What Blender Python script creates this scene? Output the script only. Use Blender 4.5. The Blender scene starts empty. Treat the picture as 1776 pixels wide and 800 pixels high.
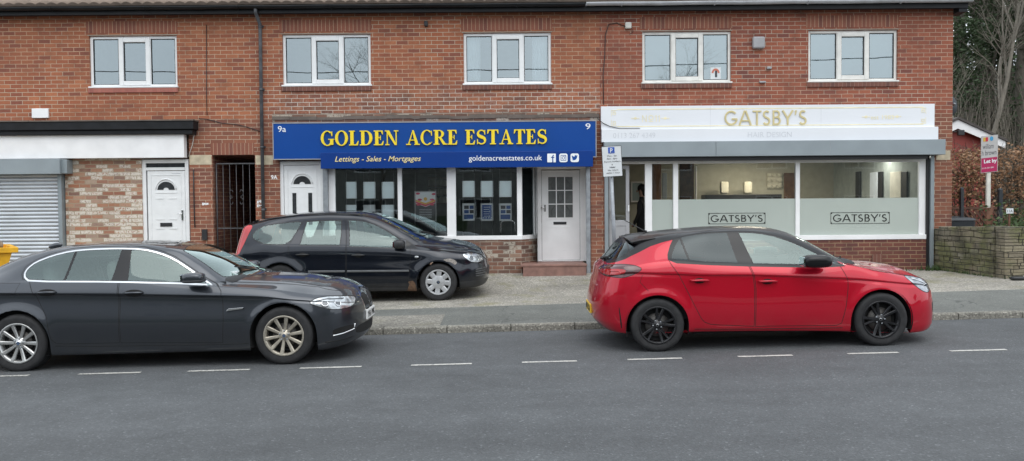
import bpy, bmesh, math, random
import numpy as np
from mathutils import Vector, Matrix
random.seed(7)
PI = math.pi
R = math.radians
scene = bpy.context.scene
COL = scene.collection
# ---------------------------------------------------------------- camera model (metres; camera stands on the far pavement)
CF, CW, CH_, HC = 1450.0, 1776.0, 800.0, 1.68
PITCH, ROLL = math.atan(44 / CF), R(0.46)
def at(px, py, Y):
    """measured point of the photograph -> world point on the plane y=Y"""
    x = (px - CW / 2) / CF; y = -(py - CH_ / 2) / CF
    c, s = math.cos(-ROLL), math.sin(-ROLL)
    x, y = x * c - y * s, x * s + y * c
    f = math.cos(PITCH) + y * math.sin(PITCH); z = -math.sin(PITCH) + y * math.cos(PITCH)
    t = Y / f
    return Vector((x * t, Y, HC + z * t))
YF = 16.86            # plane of the brick front
def rc(x0, y0, x1, y1, Y=YF):
    """measured rectangle -> (X0, X1, Z0, Z1) squared up on plane y=Y"""
    xm, ym = (x0 + x1) / 2, (y0 + y1) / 2
    return at(x0, ym, Y).x, at(x1, ym, Y).x, at(xm, y1, Y).z, at(xm, y0, Y).z

# ---------------------------------------------------------------- objects
def world(o):
    m = Matrix.LocRotScale(o.location, o.rotation_euler, o.scale)
    if o.parent: m = world(o.parent) @ o.matrix_parent_inverse @ m
    return m
def tag(o, label=None, cat=None, group=None, kind=None):
    if label: o['label'] = label
    if cat: o['category'] = cat
    if group: o['group'] = group
    if kind: o['kind'] = kind
    return o
def empty(name, loc, label=None, cat=None, group=None, rot=(0, 0, 0)):
    o = bpy.data.objects.new(name, None); COL.objects.link(o)
    o.empty_display_size = 0.2
    o.location = loc; o.rotation_euler = rot
    return tag(o, label, cat, group)
def link(name, me, parent=None, local=False):
    o = bpy.data.objects.new(name, me); COL.objects.link(o)
    if parent:
        o.parent = parent
        if not local: o.matrix_parent_inverse = world(parent).inverted()
    return o
def copy_tree(o, parent=None):
    c = o.copy(); COL.objects.link(c)
    if parent: c.parent = parent
    for ch in list(o.children): copy_tree(ch, c)
    return c

class MB:
    def __init__(s): s.v = []; s.f = []; s.m = []; s.s = []
    def add(s, vs, fs, mi=0, sm=False):
        b = len(s.v); s.v += [tuple(v) for v in vs]
        for f in fs: s.f.append(tuple(b + i for i in f)); s.m.append(mi); s.s.append(sm)
        return s
    def box(s, x0, x1, y0, y1, z0, z1, mi=0):
        vs = [(x0, y0, z0), (x1, y0, z0), (x1, y1, z0), (x0, y1, z0), (x0, y0, z1), (x1, y0, z1), (x1, y1, z1), (x0, y1, z1)]
        return s.add(vs, [(0, 3, 2, 1), (4, 5, 6, 7), (0, 1, 5, 4), (1, 2, 6, 5), (2, 3, 7, 6), (3, 0, 4, 7)], mi)
    def quad(s, a, b, c, d, mi=0, sm=False): return s.add([a, b, c, d], [(0, 1, 2, 3)], mi, sm)
    def prism(s, poly, y0, y1, mi=0):
        """polygon in (x,z), extruded y0..y1"""
        n = len(poly)
        vs = [(x, y0, z) for x, z in poly] + [(x, y1, z) for x, z in poly]
        fs = [tuple(range(n)), tuple(range(2 * n - 1, n - 1, -1))] + [(i, i + n, (i + 1) % n + n, (i + 1) % n) for i in range(n)]
        return s.add(vs, fs, mi)
    def ring(s, x0, x1, z0, z1, w, y0, y1, mi=0, wt=None, wb=None):
        """rectangular frame made of four butted bars"""
        wt = w if wt is None else wt; wb = w if wb is None else wb
        s.box(x0, x0 + w, y0, y1, z0, z1, mi); s.box(x1 - w, x1, y0, y1, z0, z1, mi)
        s.box(x0 + w, x1 - w, y0, y1, z0, z0 + wb, mi); s.box(x0 + w, x1 - w, y0, y1, z1 - wt, z1, mi)
        return s
    def tube(s, pts, r, n=6, mi=0, caps=True, sm=True):
        pts = [Vector(p) for p in pts]; rs = r if isinstance(r, (list, tuple)) else [r] * len(pts)
        b = len(s.v); prev = None
        for i, p in enumerate(pts):
            t = (pts[min(i + 1, len(pts) - 1)] - pts[max(i - 1, 0)]).normalized()
            if prev is None:
                u = t.cross(Vector((0, 0, 1)));
                if u.length < 1e-3: u = t.cross(Vector((0, 1, 0)))
            else: u = prev - t * prev.dot(t)
            u.normalize(); prev = u; w = t.cross(u)
            for k in range(n):
                a = 2 * PI * k / n
                s.v.append(tuple(p + (u * math.cos(a) + w * math.sin(a)) * rs[i]))
        for i in range(len(pts) - 1):
            for k in range(n):
                s.f.append((b + i * n + k, b + i * n + (k + 1) % n, b + (i + 1) * n + (k + 1) % n, b + (i + 1) * n + k)); s.m.append(mi); s.s.append(sm)
        if caps:
            s.f.append(tuple(b + k for k in range(n - 1, -1, -1))); s.m.append(mi); s.s.append(False)
            e = b + (len(pts) - 1) * n
            s.f.append(tuple(e + k for k in range(n))); s.m.append(mi); s.s.append(False)
        return s
    def lathe_y(s, prof, cx, cy, cz, n=40, mi=0, sm=True):
        """profile [(r, y)] revolved about the y axis"""
        b = len(s.v); m = len(prof)
        for k in range(n):
            a = 2 * PI * k / n
            for r, y in prof: s.v.append((cx + r * math.cos(a), cy + y, cz + r * math.sin(a)))
        for k in range(n):
            k2 = (k + 1) % n
            for j in range(m - 1):
                s.f.append((b + k * m + j, b + k2 * m + j, b + k2 * m + j + 1, b + k * m + j + 1)); s.m.append(mi); s.s.append(sm)
        return s
    def sell(s, c, rad, e=(1, 1), nu=20, nv=12, mi=0, M=None):
        """super-ellipsoid"""
        b = len(s.v)
        def p(v, k): return math.copysign(abs(v) ** k, v)
        for j in range(nv + 1):
            ph = -PI / 2 + PI * j / nv
            for i in range(nu):
                th = 2 * PI * i / nu
                q = Vector((rad[0] * p(math.cos(ph), e[0]) * p(math.cos(th), e[1]), rad[1] * p(math.cos(ph), e[0]) * p(math.sin(th), e[1]), rad[2] * p(math.sin(ph), e[0])))
                if M: q = M @ q
                s.v.append(tuple(q + Vector(c)))
        for j in range(nv):
            for i in range(nu):
                s.f.append((b + j * nu + i, b + j * nu + (i + 1) % nu, b + (j + 1) * nu + (i + 1) % nu, b + (j + 1) * nu + i)); s.m.append(mi); s.s.append(True)
        return s
    def mesh(s, name, mats):
        me = bpy.data.meshes.new(name); me.from_pydata(s.v, [], s.f)
        for m in (mats if isinstance(mats, (list, tuple)) else [mats]): me.materials.append(m)
        me.polygons.foreach_set('material_index', s.m); me.polygons.foreach_set('use_smooth', s.s)
        me.update(); return me
    def build(s, name, mats, parent=None, local=False, bevel=0):
        o = link(name, s.mesh(name, mats), parent, local)
        if bevel:
            b = o.modifiers.new('bevel', 'BEVEL'); b.width = bevel; b.segments = 2; b.limit_method = 'ANGLE'; b.angle_limit = R(50)
        return o

# ---------------------------------------------------------------- materials
M = {}
class NT:
    def __init__(s, name):
        s.mat = bpy.data.materials.new(name); s.mat.use_nodes = True; s.t = s.mat.node_tree; s.t.nodes.clear()
        s.out = s.t.nodes.new('ShaderNodeOutputMaterial'); M[name] = s.mat
    def n(s, typ, ins=None, **kw):
        nd = s.t.nodes.new('ShaderNode' + typ)
        for k, v in kw.items(): setattr(nd, k, v)
        for k, v in (ins or {}).items():
            if isinstance(v, bpy.types.NodeSocket): s.t.links.new(v, nd.inputs[k])
            else: nd.inputs[k].default_value = v
        return nd
    def math(s, op, a, b=0.0, c=None):
        nd = s.t.nodes.new('ShaderNodeMath'); nd.operation = op
        for i, v in enumerate((a, b) if c is None else (a, b, c)):
            if isinstance(v, bpy.types.NodeSocket): s.t.links.new(v, nd.inputs[i])
            else: nd.inputs[i].default_value = v
        return nd.outputs[0]
    def mix(s, f, a, b, blend='MIX'):
        nd = s.t.nodes.new('ShaderNodeMix'); nd.data_type = 'RGBA'; nd.blend_type = blend
        for i, v in ((0, f), (6, a), (7, b)):
            if isinstance(v, bpy.types.NodeSocket): s.t.links.new(v, nd.inputs[i])
            else: nd.inputs[i].default_value = v if i == 0 else (*v[:3], 1)
        return nd.outputs[2]
    def ramp(s, f, stops):
        nd = s.t.nodes.new('ShaderNodeValToRGB'); s.t.links.new(f, nd.inputs[0]); e = nd.color_ramp.elements
        while len(e) < len(stops): e.new(0.5)
        for el, (p, c) in zip(e, stops): el.position = p; el.color = (*c, 1) if isinstance(c, tuple) else (c, c, c, 1)
        return nd.outputs[0]
    def pos(s): return s.n('NewGeometry').outputs['Position']
    def obj(s): return s.n('TexCoord').outputs['Object']
    def noise(s, vec, scale, detail=3, rough=.5):
        return s.n('TexNoise', {'Vector': vec, 'Scale': scale, 'Detail': detail, 'Roughness': rough}).outputs[0]
    def bump(s, h, strength=.3, dist=.01):
        return s.n('Bump', {'Height': h, 'Strength': strength, 'Distance': dist}).outputs[0]
    def bsdf(s, **ins):
        nd = s.n('BsdfPrincipled', {k.replace('_', ' '): v for k, v in ins.items()})
        s.t.links.new(nd.outputs[0], s.out.inputs[0]); return s.mat
def C4(c): return (*c, 1)
def simple(name, col, rough=.5, metal=0, var=.12, nscale=6, bump=0, coat=0, spec=.5):
    """plain material with a little procedural dirt and unevenness"""
    t = NT(name); v = t.obj(); nz = t.noise(v, nscale, 4)
    c = t.mix(t.ramp(nz, [(.3, 0.0), (.7, 1.0)]), [x * (1 - var) for x in col], [min(1, x * (1 + var)) for x in col])
    kw = dict(Base_Color=c, Roughness=rough, Metallic=metal)
    if bump: kw['Normal'] = t.bump(t.noise(v, nscale * 8, 3), bump, .004)
    m = t.bsdf(**kw); m.node_tree.nodes['Principled BSDF'].inputs['Coat Weight'].default_value = coat
    m.node_tree.nodes['Principled BSDF'].inputs['Specular IOR Level'].default_value = spec
    return m
simple('white_pvc', (.78, .79, .79), .32, var=.04)
simple('cream_pvc', (.74, .73, .69), .4, var=.1)
simple('white_paint', (.83, .83, .83), .5, var=.06, nscale=3)
simple('white_sign', (.74, .76, .79), .28, var=.02, nscale=1)
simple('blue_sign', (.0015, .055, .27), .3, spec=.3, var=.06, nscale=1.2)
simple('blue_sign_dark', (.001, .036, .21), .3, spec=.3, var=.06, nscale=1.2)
simple('yellow_letter', (.88, .66, .02), .4, var=.03)
simple('cream_letter', (.84, .70, .34), .4, var=.03)
simple('white_letter', (.82, .84, .86), .4, var=.02)
simple('gold_letter', (.62, .53, .28), .4, .15, var=.08)
simple('gold_line', (.80, .73, .50), .45, var=.1)
simple('pale_letter', (.60, .62, .65), .5, var=.1)
simple('black_letter', (.012, .012, .012), .4)
simple('grey_shutter', (.27, .31, .33), .42, .25, var=.08, nscale=2)
simple('silver_slat', (.52, .55, .58), .38, .45, var=.1, nscale=2)
simple('galvanised', (.30, .32, .34), .45, .5, var=.2, nscale=9)
simple('black_iron', (.016, .017, .02), .5, var=.3, nscale=8)
simple('black_gutter', (.008, .009, .011), .5, spec=.3, var=.4, nscale=5)
simple('grey_gutter', (.40, .41, .43), .4, var=.15, nscale=5)
simple('grey_timber', (.12, .125, .13), .7, var=.4, nscale=12)
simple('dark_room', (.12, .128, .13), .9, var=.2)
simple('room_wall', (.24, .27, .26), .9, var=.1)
simple('olive_wall', (.42, .41, .335), .85, var=.08)
simple('blind_cloth', (.30, .37, .385), .9, var=.05)
simple('curtain_cloth', (.68, .74, .78), .9, var=.06)
simple('dark_item', (.015, .016, .018), .4)
simple('wood_brown', (.12, .06, .03), .6, var=.3, nscale=10)
simple('letting_white', (.42, .41, .40), .5, var=.04)
simple('board_white', (.66, .69, .70), .5, var=.03)
simple('paper_blue', (.02, .07, .24), .5); simple('paper_grey', (.045, .045, .055), .5); simple('paper_pink', (.62, .05, .12), .5); simple('paper_gold', (.66, .40, .07), .5)
simple('panel_film', (.88, .95, .97), .4, var=.03)
simple('magenta', (.36, .006, .075), .4, var=.05)
simple('chrome', (.75, .76, .77), .12, 1, var=.05)
simple('pipe_grey', (.07, .073, .08), .45, var=.35, nscale=6)
simple('rubber', (.012, .012, .013), .55, var=.2)
simple('tyre', (.018, .018, .019), .75, var=.35, nscale=14, bump=.3)
simple('plastic_black', (.020, .021, .023), .45, var=.2)
simple('gloss_black', (.005, .005, .006), .3, var=.1, coat=.25, spec=.3)
simple('liner', (.008, .008, .008), .95)
simple('seat_cloth', (.12, .125, .125), .9, var=.2, nscale=20)
simple('headliner', (.28, .28, .27), .95)
simple('dash', (.022, .023, .025), .7)
simple('alloy_silver', (.50, .50, .49), .3, .75, var=.15, nscale=12)
simple('alloy_dusty', (.42, .385, .32), .42, .6, var=.3, nscale=14)
simple('alloy_black', (.022, .022, .024), .22, .3, var=.3, nscale=12)
simple('hubcap_silver', (.42, .43, .44), .45, .35, var=.18, nscale=14)
simple('brake', (.09, .085, .08), .5, .7, var=.3)
simple('tail_red', (.42, .008, .012), .08, var=.15, coat=1)
simple('tail_dark', (.07, .004, .006), .08, var=.3, coat=1)
simple('plate_yellow', (.75, .50, .04), .4, var=.05); simple('plate_white', (.72, .73, .72), .4, var=.05)
simple('red_timber', (.30, .05, .038), .6, var=.1, nscale=5)
simple('skip_yellow', (.72, .38, .012), .5, var=.25, nscale=5, bump=.2)
simple('skip_orange', (.62, .10, .01), .5, var=.2)
simple('rubble', (.30, .24, .18), .9, var=.5, nscale=14)
simple('bin_plastic', (.02, .026, .032), .5, var=.2)
simple('fence_brown', (.10, .045, .028), .8, var=.35, nscale=9, bump=.3)
simple('post_white', (.62, .60, .54), .6, var=.15, nscale=8)
simple('post_brown', (.16, .075, .045), .7, var=.3, nscale=8)
simple('stone_cream', (.50, .43, .31), .85, var=.2, nscale=9, bump=.3)
simple('step_red', (.23, .125, .10), .6, var=.25, nscale=7, bump=.2)
simple('skin', (.35, .2, .14), .6); simple('clothes_black', (.012, .012, .014), .85); simple('hair_dark', (.01, .008, .007), .7)
simple('rust', (.105, .06, .035), .9, var=.5, nscale=40, bump=.4)
simple('scrape', (.22, .20, .18), .7, var=.5, nscale=40)
simple('seam', (.004, .004, .004), .8)
simple('trim_strip', (.10, .105, .11), .45, var=.1)
simple('badge_blue', (.06, .09, .15), .3)
simple('lens_dark', (.10, .11, .12), .12, .3, coat=1)
simple('green_weed', (.06, .10, .025), .8, var=.4)
simple('opposite_render', (.24, .235, .215), .9, var=.25, nscale=1.5)
simple('sage_wall', (.36, .40, .37), .85)
simple('far_house_wall', (.20, .11, .08), .9, var=.2)
simple('far_roof', (.08, .07, .065), .9, var=.2)
simple('book_cream', (.58, .56, .46), .8, var=.1)
simple('pale_sill', (.62, .60, .55), .6); simple('lintel_grey', (.30, .26, .21), .8)

def glass(name, tint=(.86, .90, .89), k=1.7, ior=1.5, rough=0.0, bmp=.03, gc=(.86, .97, 1.0)):
    t = NT(name)
    fr = t.n('Fresnel', {'IOR': ior}).outputs[0]
    nz = t.noise(t.obj(), 1.3, 2)
    b = t.bump(nz, bmp, .02)
    tr = t.n('BsdfTransparent', {'Color': C4(tint)}).outputs[0]
    gl = t.n('BsdfGlossy', {'Color': C4(gc), 'Roughness': rough, 'Normal': b}).outputs[0]
    f = t.math('MINIMUM', t.math('MULTIPLY', fr, k), 1.0)
    mx = t.n('MixShader', {0: f, 1: tr, 2: gl}).outputs[0]
    t.t.links.new(mx, t.out.inputs[0]); return t.mat
glass('glass', (.80, .86, .86), 7.5)
glass('shop_glass', (.95, .97, .96), 3.0)
glass('car_glass', (.78, .90, .85), 3.0, bmp=.0, gc=(.84, 1.0, .97))
glass('privacy_glass', (.09, .10, .11), 1.3, bmp=0)
glass('mirror_glass', (.02, .02, .02), 8)

def paint(name, col, metal=.0, flake=.0, dirt=(.25, .22, .18), dirtamt=.12):
    t = NT(name); v = t.obj()
    sep = t.n('SeparateXYZ', {0: v})
    nz = t.noise(v, 5, 5, .65)
    low = t.math('MULTIPLY', t.ramp(sep.outputs[2], [(.15, 1.0), (.45, 0.0)]), t.ramp(nz, [(.35, 0.0), (.75, 1.0)]))
    dust = t.math('ADD', t.math('MULTIPLY', low, dirtamt), t.math('MULTIPLY', t.ramp(t.noise(v, 2.2, 4), [(.4, 0.0), (.8, 1.0)]), .015))
    c = t.mix(dust, col, dirt)
    rr = t.math('ADD', .36, t.math('MULTIPLY', dust, .8))
    t.bsdf(Base_Color=c, Roughness=rr, Metallic=metal, Coat_Weight=t.math('SUBTRACT', 1.0, t.math('MULTIPLY', dust, 2.0)), Coat_Roughness=.03, Specular_IOR_Level=.15)
    return t.mat
paint('paint_red', (.46, .003, .020), .35)
paint('paint_grey', (.048, .054, .064), .8)
paint('paint_black', (.008, .011, .018), .6, dirtamt=.14)
def lamp_mat(name, col):
    t = NT(name); v = t.obj()
    w = t.n('TexVoronoi', {'Vector': v, 'Scale': 14.0}).outputs[0]
    c = t.mix(t.ramp(w, [(.15, 0.0), (.5, 1.0)]), [x * .35 for x in col], col)
    t.bsdf(Base_Color=c, Roughness=.18, Metallic=.55, Coat_Weight=1.0, Coat_Roughness=.02, Normal=t.bump(w, .6, .01))
lamp_mat('lamp_clear', (.50, .53, .55)); lamp_mat('lamp_smoky', (.34, .36, .39))

# brick, worked out brick by brick: row and column numbers give each brick its own colour
def brick(name, cols, mortar, mort_w=.011, w=.235, h=.081, stain=(.03, .025, .022), stain_amt=.35, patch=None, jitter=.004, pale=None, psc=22, bloom=False):
    t = NT(name); p = t.pos(); sp = t.n('SeparateXYZ', {0: p}); nn = t.n('SeparateXYZ', {0: t.n('NewGeometry').outputs['Normal']})
    side = t.math('GREATER_THAN', t.math('ABSOLUTE', nn.outputs[0]), .6)
    u = t.math('ADD', t.math('MULTIPLY', sp.outputs[0], t.math('SUBTRACT', 1, side)), t.math('MULTIPLY', sp.outputs[1], side))
    jn = t.n('SeparateXYZ', {0: t.n('TexNoise', {'Vector': p, 'Scale': 9.0, 'Detail': 2.0}).outputs[1]})
    u = t.math('ADD', t.math('ADD', u, 50.0), t.math('MULTIPLY', t.math('SUBTRACT', jn.outputs[0], .5), jitter * 4))
    v = t.math('ADD', t.math('ADD', sp.outputs[2], 10.0), t.math('MULTIPLY', t.math('SUBTRACT', jn.outputs[1], .5), jitter * 3))
    vr = t.math('DIVIDE', v, h); row = t.math('FLOOR', vr); fv = t.math('SUBTRACT', vr, row)
    ur = t.math('ADD', t.math('DIVIDE', u, w), t.math('MULTIPLY', t.math('MODULO', row, 2.0), .5)); colm = t.math('FLOOR', ur); fu = t.math('SUBTRACT', ur, colm)
    cell = t.n('CombineXYZ', {0: colm, 1: row, 2: 3.0}).outputs[0]
    wn = t.n('TexWhiteNoise', {'Vector': cell}); rnd = wn.outputs[0]; rnd2 = t.n('SeparateColor', {0: wn.outputs[1]}).outputs[1]
    mu = t.math('LESS_THAN', fu, mort_w / w); mv = t.math('LESS_THAN', fv, mort_w / h); mort = t.math('MAXIMUM', mu, mv)
    n = len(cols); c = t.ramp(rnd, [(i / max(1, n - 1), cc) for i, cc in enumerate(cols)])
    fine = t.noise(p, 45, 4, .7); big = t.noise(p, .55, 4, .6); mid = t.noise(p, 2.6, 5, .65)
    c = t.mix(t.math('MULTIPLY', t.ramp(fine, [(.3, 0.0), (.75, 1.0)]), .30), c, (.05, .03, .025))
    if pale:
        pm = t.math('MULTIPLY', t.math('GREATER_THAN', rnd2, pale[1]), t.ramp(t.noise(p, psc, 5, .75), [(.40, 0.0), (.50, 1.0)]))
        c = t.mix(pm, c, pale[0])
    mc = t.mix(t.ramp(mid, [(.35, 0.0), (.7, 1.0)]), mortar, [x * .55 for x in mortar])
    if patch: mc = t.mix(t.ramp(big, [(.45, 0.0), (.6, 1.0)]), mc, patch)
    if bloom:   # lime bloom and soot on the courses above the estate agent's fascia
        zone = t.math('MULTIPLY', t.ramp(t.math('MULTIPLY', sp.outputs[2], .1), [(.38, 1.0), (.425, 0.0)]), t.ramp(t.math('MULTIPLY', t.math('ADD', sp.outputs[0], 20.0), .025), [(.37, 0.0), (.385, 1.0)]))
        zone = t.math('MULTIPLY', zone, t.ramp(t.noise(p, 1.8, 4, .6), [(.32, .35), (.6, 1.0)]))
        mc = t.mix(zone, mc, (.66, .62, .54)); c = t.mix(t.math('MULTIPLY', zone, t.ramp(t.noise(p, 14, 4, .7), [(.46, 0.0), (.66, .55)])), c, (.42, .33, .26)); c = t.mix(t.math('MULTIPLY', zone, t.ramp(rnd2, [(.6, 0.0), (.8, .5)])), c, (.10, .06, .05))
    c = t.mix(mort, c, mc)
    st = t.math('MULTIPLY', t.ramp(mid, [(.5, 0.0), (.8, 1.0)]), stain_amt)
    c = t.mix(st, c, stain)
    c = t.mix(t.math('MULTIPLY', t.ramp(big, [(.35, 1.0), (.65, 0.0)]), .22), c, (.09, .05, .04))
    hgt = t.math('ADD', t.math('SUBTRACT', 1.0, mort), t.math('MULTIPLY', fine, .35))
    t.bsdf(Base_Color=c, Roughness=.88, Normal=t.bump(hgt, .55, .006))
brick('brick_red', [(.36, .122, .058), (.41, .142, .066), (.33, .10, .050), (.47, .17, .08), (.25, .082, .052), (.40, .128, .060)], (.60, .41, .27), patch=(.48, .40, .30), mort_w=.0105, bloom=True)
brick('brick_right', [(.32, .095, .052), (.36, .108, .058), (.27, .08, .048), (.40, .125, .068), (.20, .065, .05)], (.55, .39, .28), patch=(.45, .38, .30), mort_w=.010, stain_amt=.45)
brick('brick_low', [(.29, .105, .06), (.34, .125, .07), (.25, .092, .055), (.20, .077, .055)], (.56, .42, .30), stain_amt=.3, mort_w=.0105)
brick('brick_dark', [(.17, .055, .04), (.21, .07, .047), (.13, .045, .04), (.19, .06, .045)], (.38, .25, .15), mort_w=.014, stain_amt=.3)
brick('brick_washed', [(.42, .17, .09), (.50, .30, .20), (.34, .12, .07), (.55, .42, .32), (.24, .13, .10), (.48, .22, .13)], (.50, .41, .29), mort_w=.015, w=.23, h=.078,
      pale=((.70, .65, .57), .45), stain=(.55, .42, .28), stain_amt=.35, jitter=.009, psc=34)
brick('brick_old', [(.20, .10, .07), (.30, .15, .10), (.14, .08, .06), (.36, .24, .17)], (.42, .36, .29), mort_w=.014, stain_amt=.5, pale=((.45, .40, .33), .8))
brick('brick_opposite', [(.20, .09, .06), (.24, .10, .07), (.16, .08, .06)], (.3, .25, .2))
def soldier(name, cols, mortar, w=.079):
    t = NT(name); p = t.pos(); sp = t.n('SeparateXYZ', {0: p})
    ur = t.math('DIVIDE', t.math('ADD', sp.outputs[0], 50.0), w); colm = t.math('FLOOR', ur); fu = t.math('SUBTRACT', ur, colm)
    rnd = t.n('TexWhiteNoise', {'Vector': t.n('CombineXYZ', {0: colm}).outputs[0]}).outputs[0]
    c = t.ramp(rnd, [(i / (len(cols) - 1), cc) for i, cc in enumerate(cols)])
    fine = t.noise(p, 40, 4, .7); c = t.mix(t.math('MULTIPLY', fine, .4), c, (.06, .035, .03))
    mort = t.math('LESS_THAN', fu, .13); c = t.mix(mort, c, mortar)
    t.bsdf(Base_Color=c, Roughness=.88, Normal=t.bump(t.math('SUBTRACT', 1.0, mort), .5, .006))
soldier('brick_soldier', [(.25, .09, .055), (.32, .115, .07), (.20, .075, .055)], (.42, .27, .18))
soldier('brick_sill', [(.40, .13, .10), (.46, .17, .13), (.33, .11, .09)], (.30, .13, .1))
soldier('brick_sill_dark', [(.17, .07, .05), (.22, .085, .06), (.13, .06, .05)], (.25, .16, .12))

def asphalt(name, base, stone, warm=0, lines=False):
    t = NT(name); p = t.pos()
    vo = t.n('TexVoronoi', {'Vector': p, 'Scale': 70.0}); vc = t.n('SeparateColor', {0: vo.outputs[1]}).outputs[0]
    agg = t.ramp(vc, [(.0, .84), (.55, 1.0), (.86, 1.1), (.975, 1.3), (1.0, 2.0)])
    big = t.ramp(t.noise(p, .35, 5, .6), [(.3, .80), (.7, 1.12)]); mid = t.ramp(t.noise(p, 3.0, 5, .7), [(.3, .88), (.7, 1.12)])
    # tyre tracks run along the street
    st = t.n('CombineXYZ', {0: t.math('MULTIPLY', t.n('SeparateXYZ', {0: p}).outputs[0], .05), 1: t.n('SeparateXYZ', {0: p}).outputs[1]}).outputs[0]
    tr = t.ramp(t.noise(st, 1.4, 2), [(.35, .92), (.65, 1.08)])
    k = t.math('MULTIPLY', t.math('MULTIPLY', agg, big), t.math('MULTIPLY', mid, tr))
    c = t.n('VectorMath', {0: base, 'Scale': k}, operation='SCALE').outputs[0]
    crack = t.n('TexVoronoi', {'Vector': t.n('VectorMath', {0: p, 1: t.n('TexNoise', {'Vector': p, 'Scale': 1.5}).outputs[1]}, operation='ADD').outputs[0], 'Scale': .5}, feature='DISTANCE_TO_EDGE').outputs[0]
    if lines: c = t.mix(t.ramp(crack, [(.0, .55), (.006, 0.0)]), c, (.015, .015, .016))
    oil = t.ramp(t.noise(p, 1.1, 3), [(.62, 0.0), (.75, .35)])
    c = t.mix(oil, c, [x * .5 for x in base])
    t.bsdf(Base_Color=c, Roughness=.82, Normal=t.bump(t.math('ADD', vo.outputs[0], t.noise(p, 120, 2)), .55, .006))
asphalt('asphalt', (.080, .085, .089), 0)
asphalt('tarmac_path', (.135, .14, .128), 0, lines=True)
def concrete(name, base, moss=0.0):
    t = NT(name); p = t.pos()
    vo = t.n('TexVoronoi', {'Vector': p, 'Scale': 55.0}); vc = t.n('SeparateColor', {0: vo.outputs[1]}).outputs[0]
    agg = t.ramp(vc, [(.0, .6), (.4, .95), (.85, 1.15), (1.0, 1.9)])
    big = t.ramp(t.noise(p, .8, 6, .7), [(.3, .62), (.7, 1.22)])
    c = t.n('VectorMath', {0: base, 'Scale': t.math('MULTIPLY', agg, big)}, operation='SCALE').outputs[0]
    if moss:
        m = t.math('MULTIPLY', t.ramp(t.noise(p, 1.7, 5, .7), [(.52, 0.0), (.68, 1.0)]), moss)
        c = t.mix(m, c, (.17, .16, .055))
    t.bsdf(Base_Color=c, Roughness=.9, Normal=t.bump(vo.outputs[0], .6, .008))
concrete('forecourt', (.29, .272, .235), .6); concrete('path_patch', (.20, .19, .165), .2); concrete('kerbstone', (.225, .215, .185)); concrete('kerb_stone_dark', (.15, .14, .12))
def stonewall(name):
    t = NT(name); p = t.pos(); sp = t.n('SeparateXYZ', {0: p})
    u = t.math('ADD', t.math('ADD', sp.outputs[0], sp.outputs[1]), 30.0)
    j = t.n('SeparateXYZ', {0: t.n('TexNoise', {'Vector': p, 'Scale': 2.2, 'Detail': 3.0}).outputs[1]})
    v = t.math('ADD', sp.outputs[2], t.math('MULTIPLY', j.outputs[1], .09)); u = t.math('ADD', u, t.math('MULTIPLY', j.outputs[0], .12))
    vr = t.math('DIVIDE', v, .105); row = t.math('FLOOR', vr); fv = t.math('SUBTRACT', vr, row)
    rr = t.n('TexWhiteNoise', {'Vector': t.n('CombineXYZ', {0: row}).outputs[0]}).outputs[0]
    ur = t.math('ADD', t.math('DIVIDE', u, .34), t.math('MULTIPLY', rr, 3.0)); cm = t.math('FLOOR', ur); fu = t.math('SUBTRACT', ur, cm)
    rnd = t.n('TexWhiteNoise', {'Vector': t.n('CombineXYZ', {0: cm, 1: row}).outputs[0]}).outputs[0]
    c = t.ramp(rnd, [(0, (.25, .21, .14)), (.4, (.33, .29, .20)), (.7, (.20, .17, .125)), (1, (.40, .37, .28))])
    c = t.mix(t.math('MULTIPLY', t.noise(p, 30, 5, .7), .5), c, (.08, .07, .05))
    c = t.mix(t.ramp(t.noise(p, 1.6, 4, .6), [(.44, 0.0), (.56, .75)]), c, (.13, .14, .05)); c = t.mix(t.ramp(t.noise(p, 2.3, 5, .7), [(.5, 0.0), (.66, .7)]), c, (.06, .055, .04))
    mort = t.math('MAXIMUM', t.math('LESS_THAN', fu, .05), t.math('LESS_THAN', fv, .13))
    c = t.mix(mort, c, (.045, .04, .03))
    t.bsdf(Base_Color=c, Roughness=.95, Normal=t.bump(t.math('ADD', t.math('SUBTRACT', 1.0, mort), t.noise(p, 25, 4)), .9, .02))
stonewall('stone_wall')
def tiles(name, base):
    t = NT(name); p = t.pos(); n = t.noise(p, 3, 5, .7); f = t.noise(p, 60, 3)
    c = t.mix(t.ramp(n, [(.35, 0.0), (.7, 1.0)]), [x * .7 for x in base], [x * 1.2 for x in base]); c = t.mix(t.math('MULTIPLY', f, .4), c, (.1, .08, .06))
    t.bsdf(Base_Color=c, Roughness=.85, Normal=t.bump(f, .4, .004))
tiles('roof_tile', (.27, .205, .165)); tiles('bark', (.10, .09, .07)); tiles('bark_pale', (.22, .20, .165)); tiles('weathered_board', (.16, .13, .11))
def leaf(name, a, b, sc=1.2):
    t = NT(name); p = t.pos()
    rnd = t.n('TexWhiteNoise', {'Vector': t.n('VectorMath', {0: t.n('VectorMath', {0: p, 'Scale': 14.0}, operation='SCALE').outputs[0]}, operation='FLOOR').outputs[0]}).outputs[0]
    c = t.mix(t.math('ADD', t.math('MULTIPLY', rnd, .6), t.math('MULTIPLY', t.noise(p, sc, 3), .4)), a, b)
    pr = t.n('BsdfPrincipled', {'Base Color': c, 'Roughness': .65}).outputs[0]; tl = t.n('BsdfTranslucent', {'Color': c}).outputs[0]
    mx = t.n('MixShader', {0: .25, 1: pr, 2: tl}).outputs[0]; t.t.links.new(mx, t.out.inputs[0])
leaf('leaf_brown', (.20, .11, .06), (.58, .37, .22)); leaf('leaf_ivy', (.022, .040, .016), (.075, .115, .05)); leaf('leaf_green', (.03, .06, .018), (.08, .13, .04))
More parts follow.
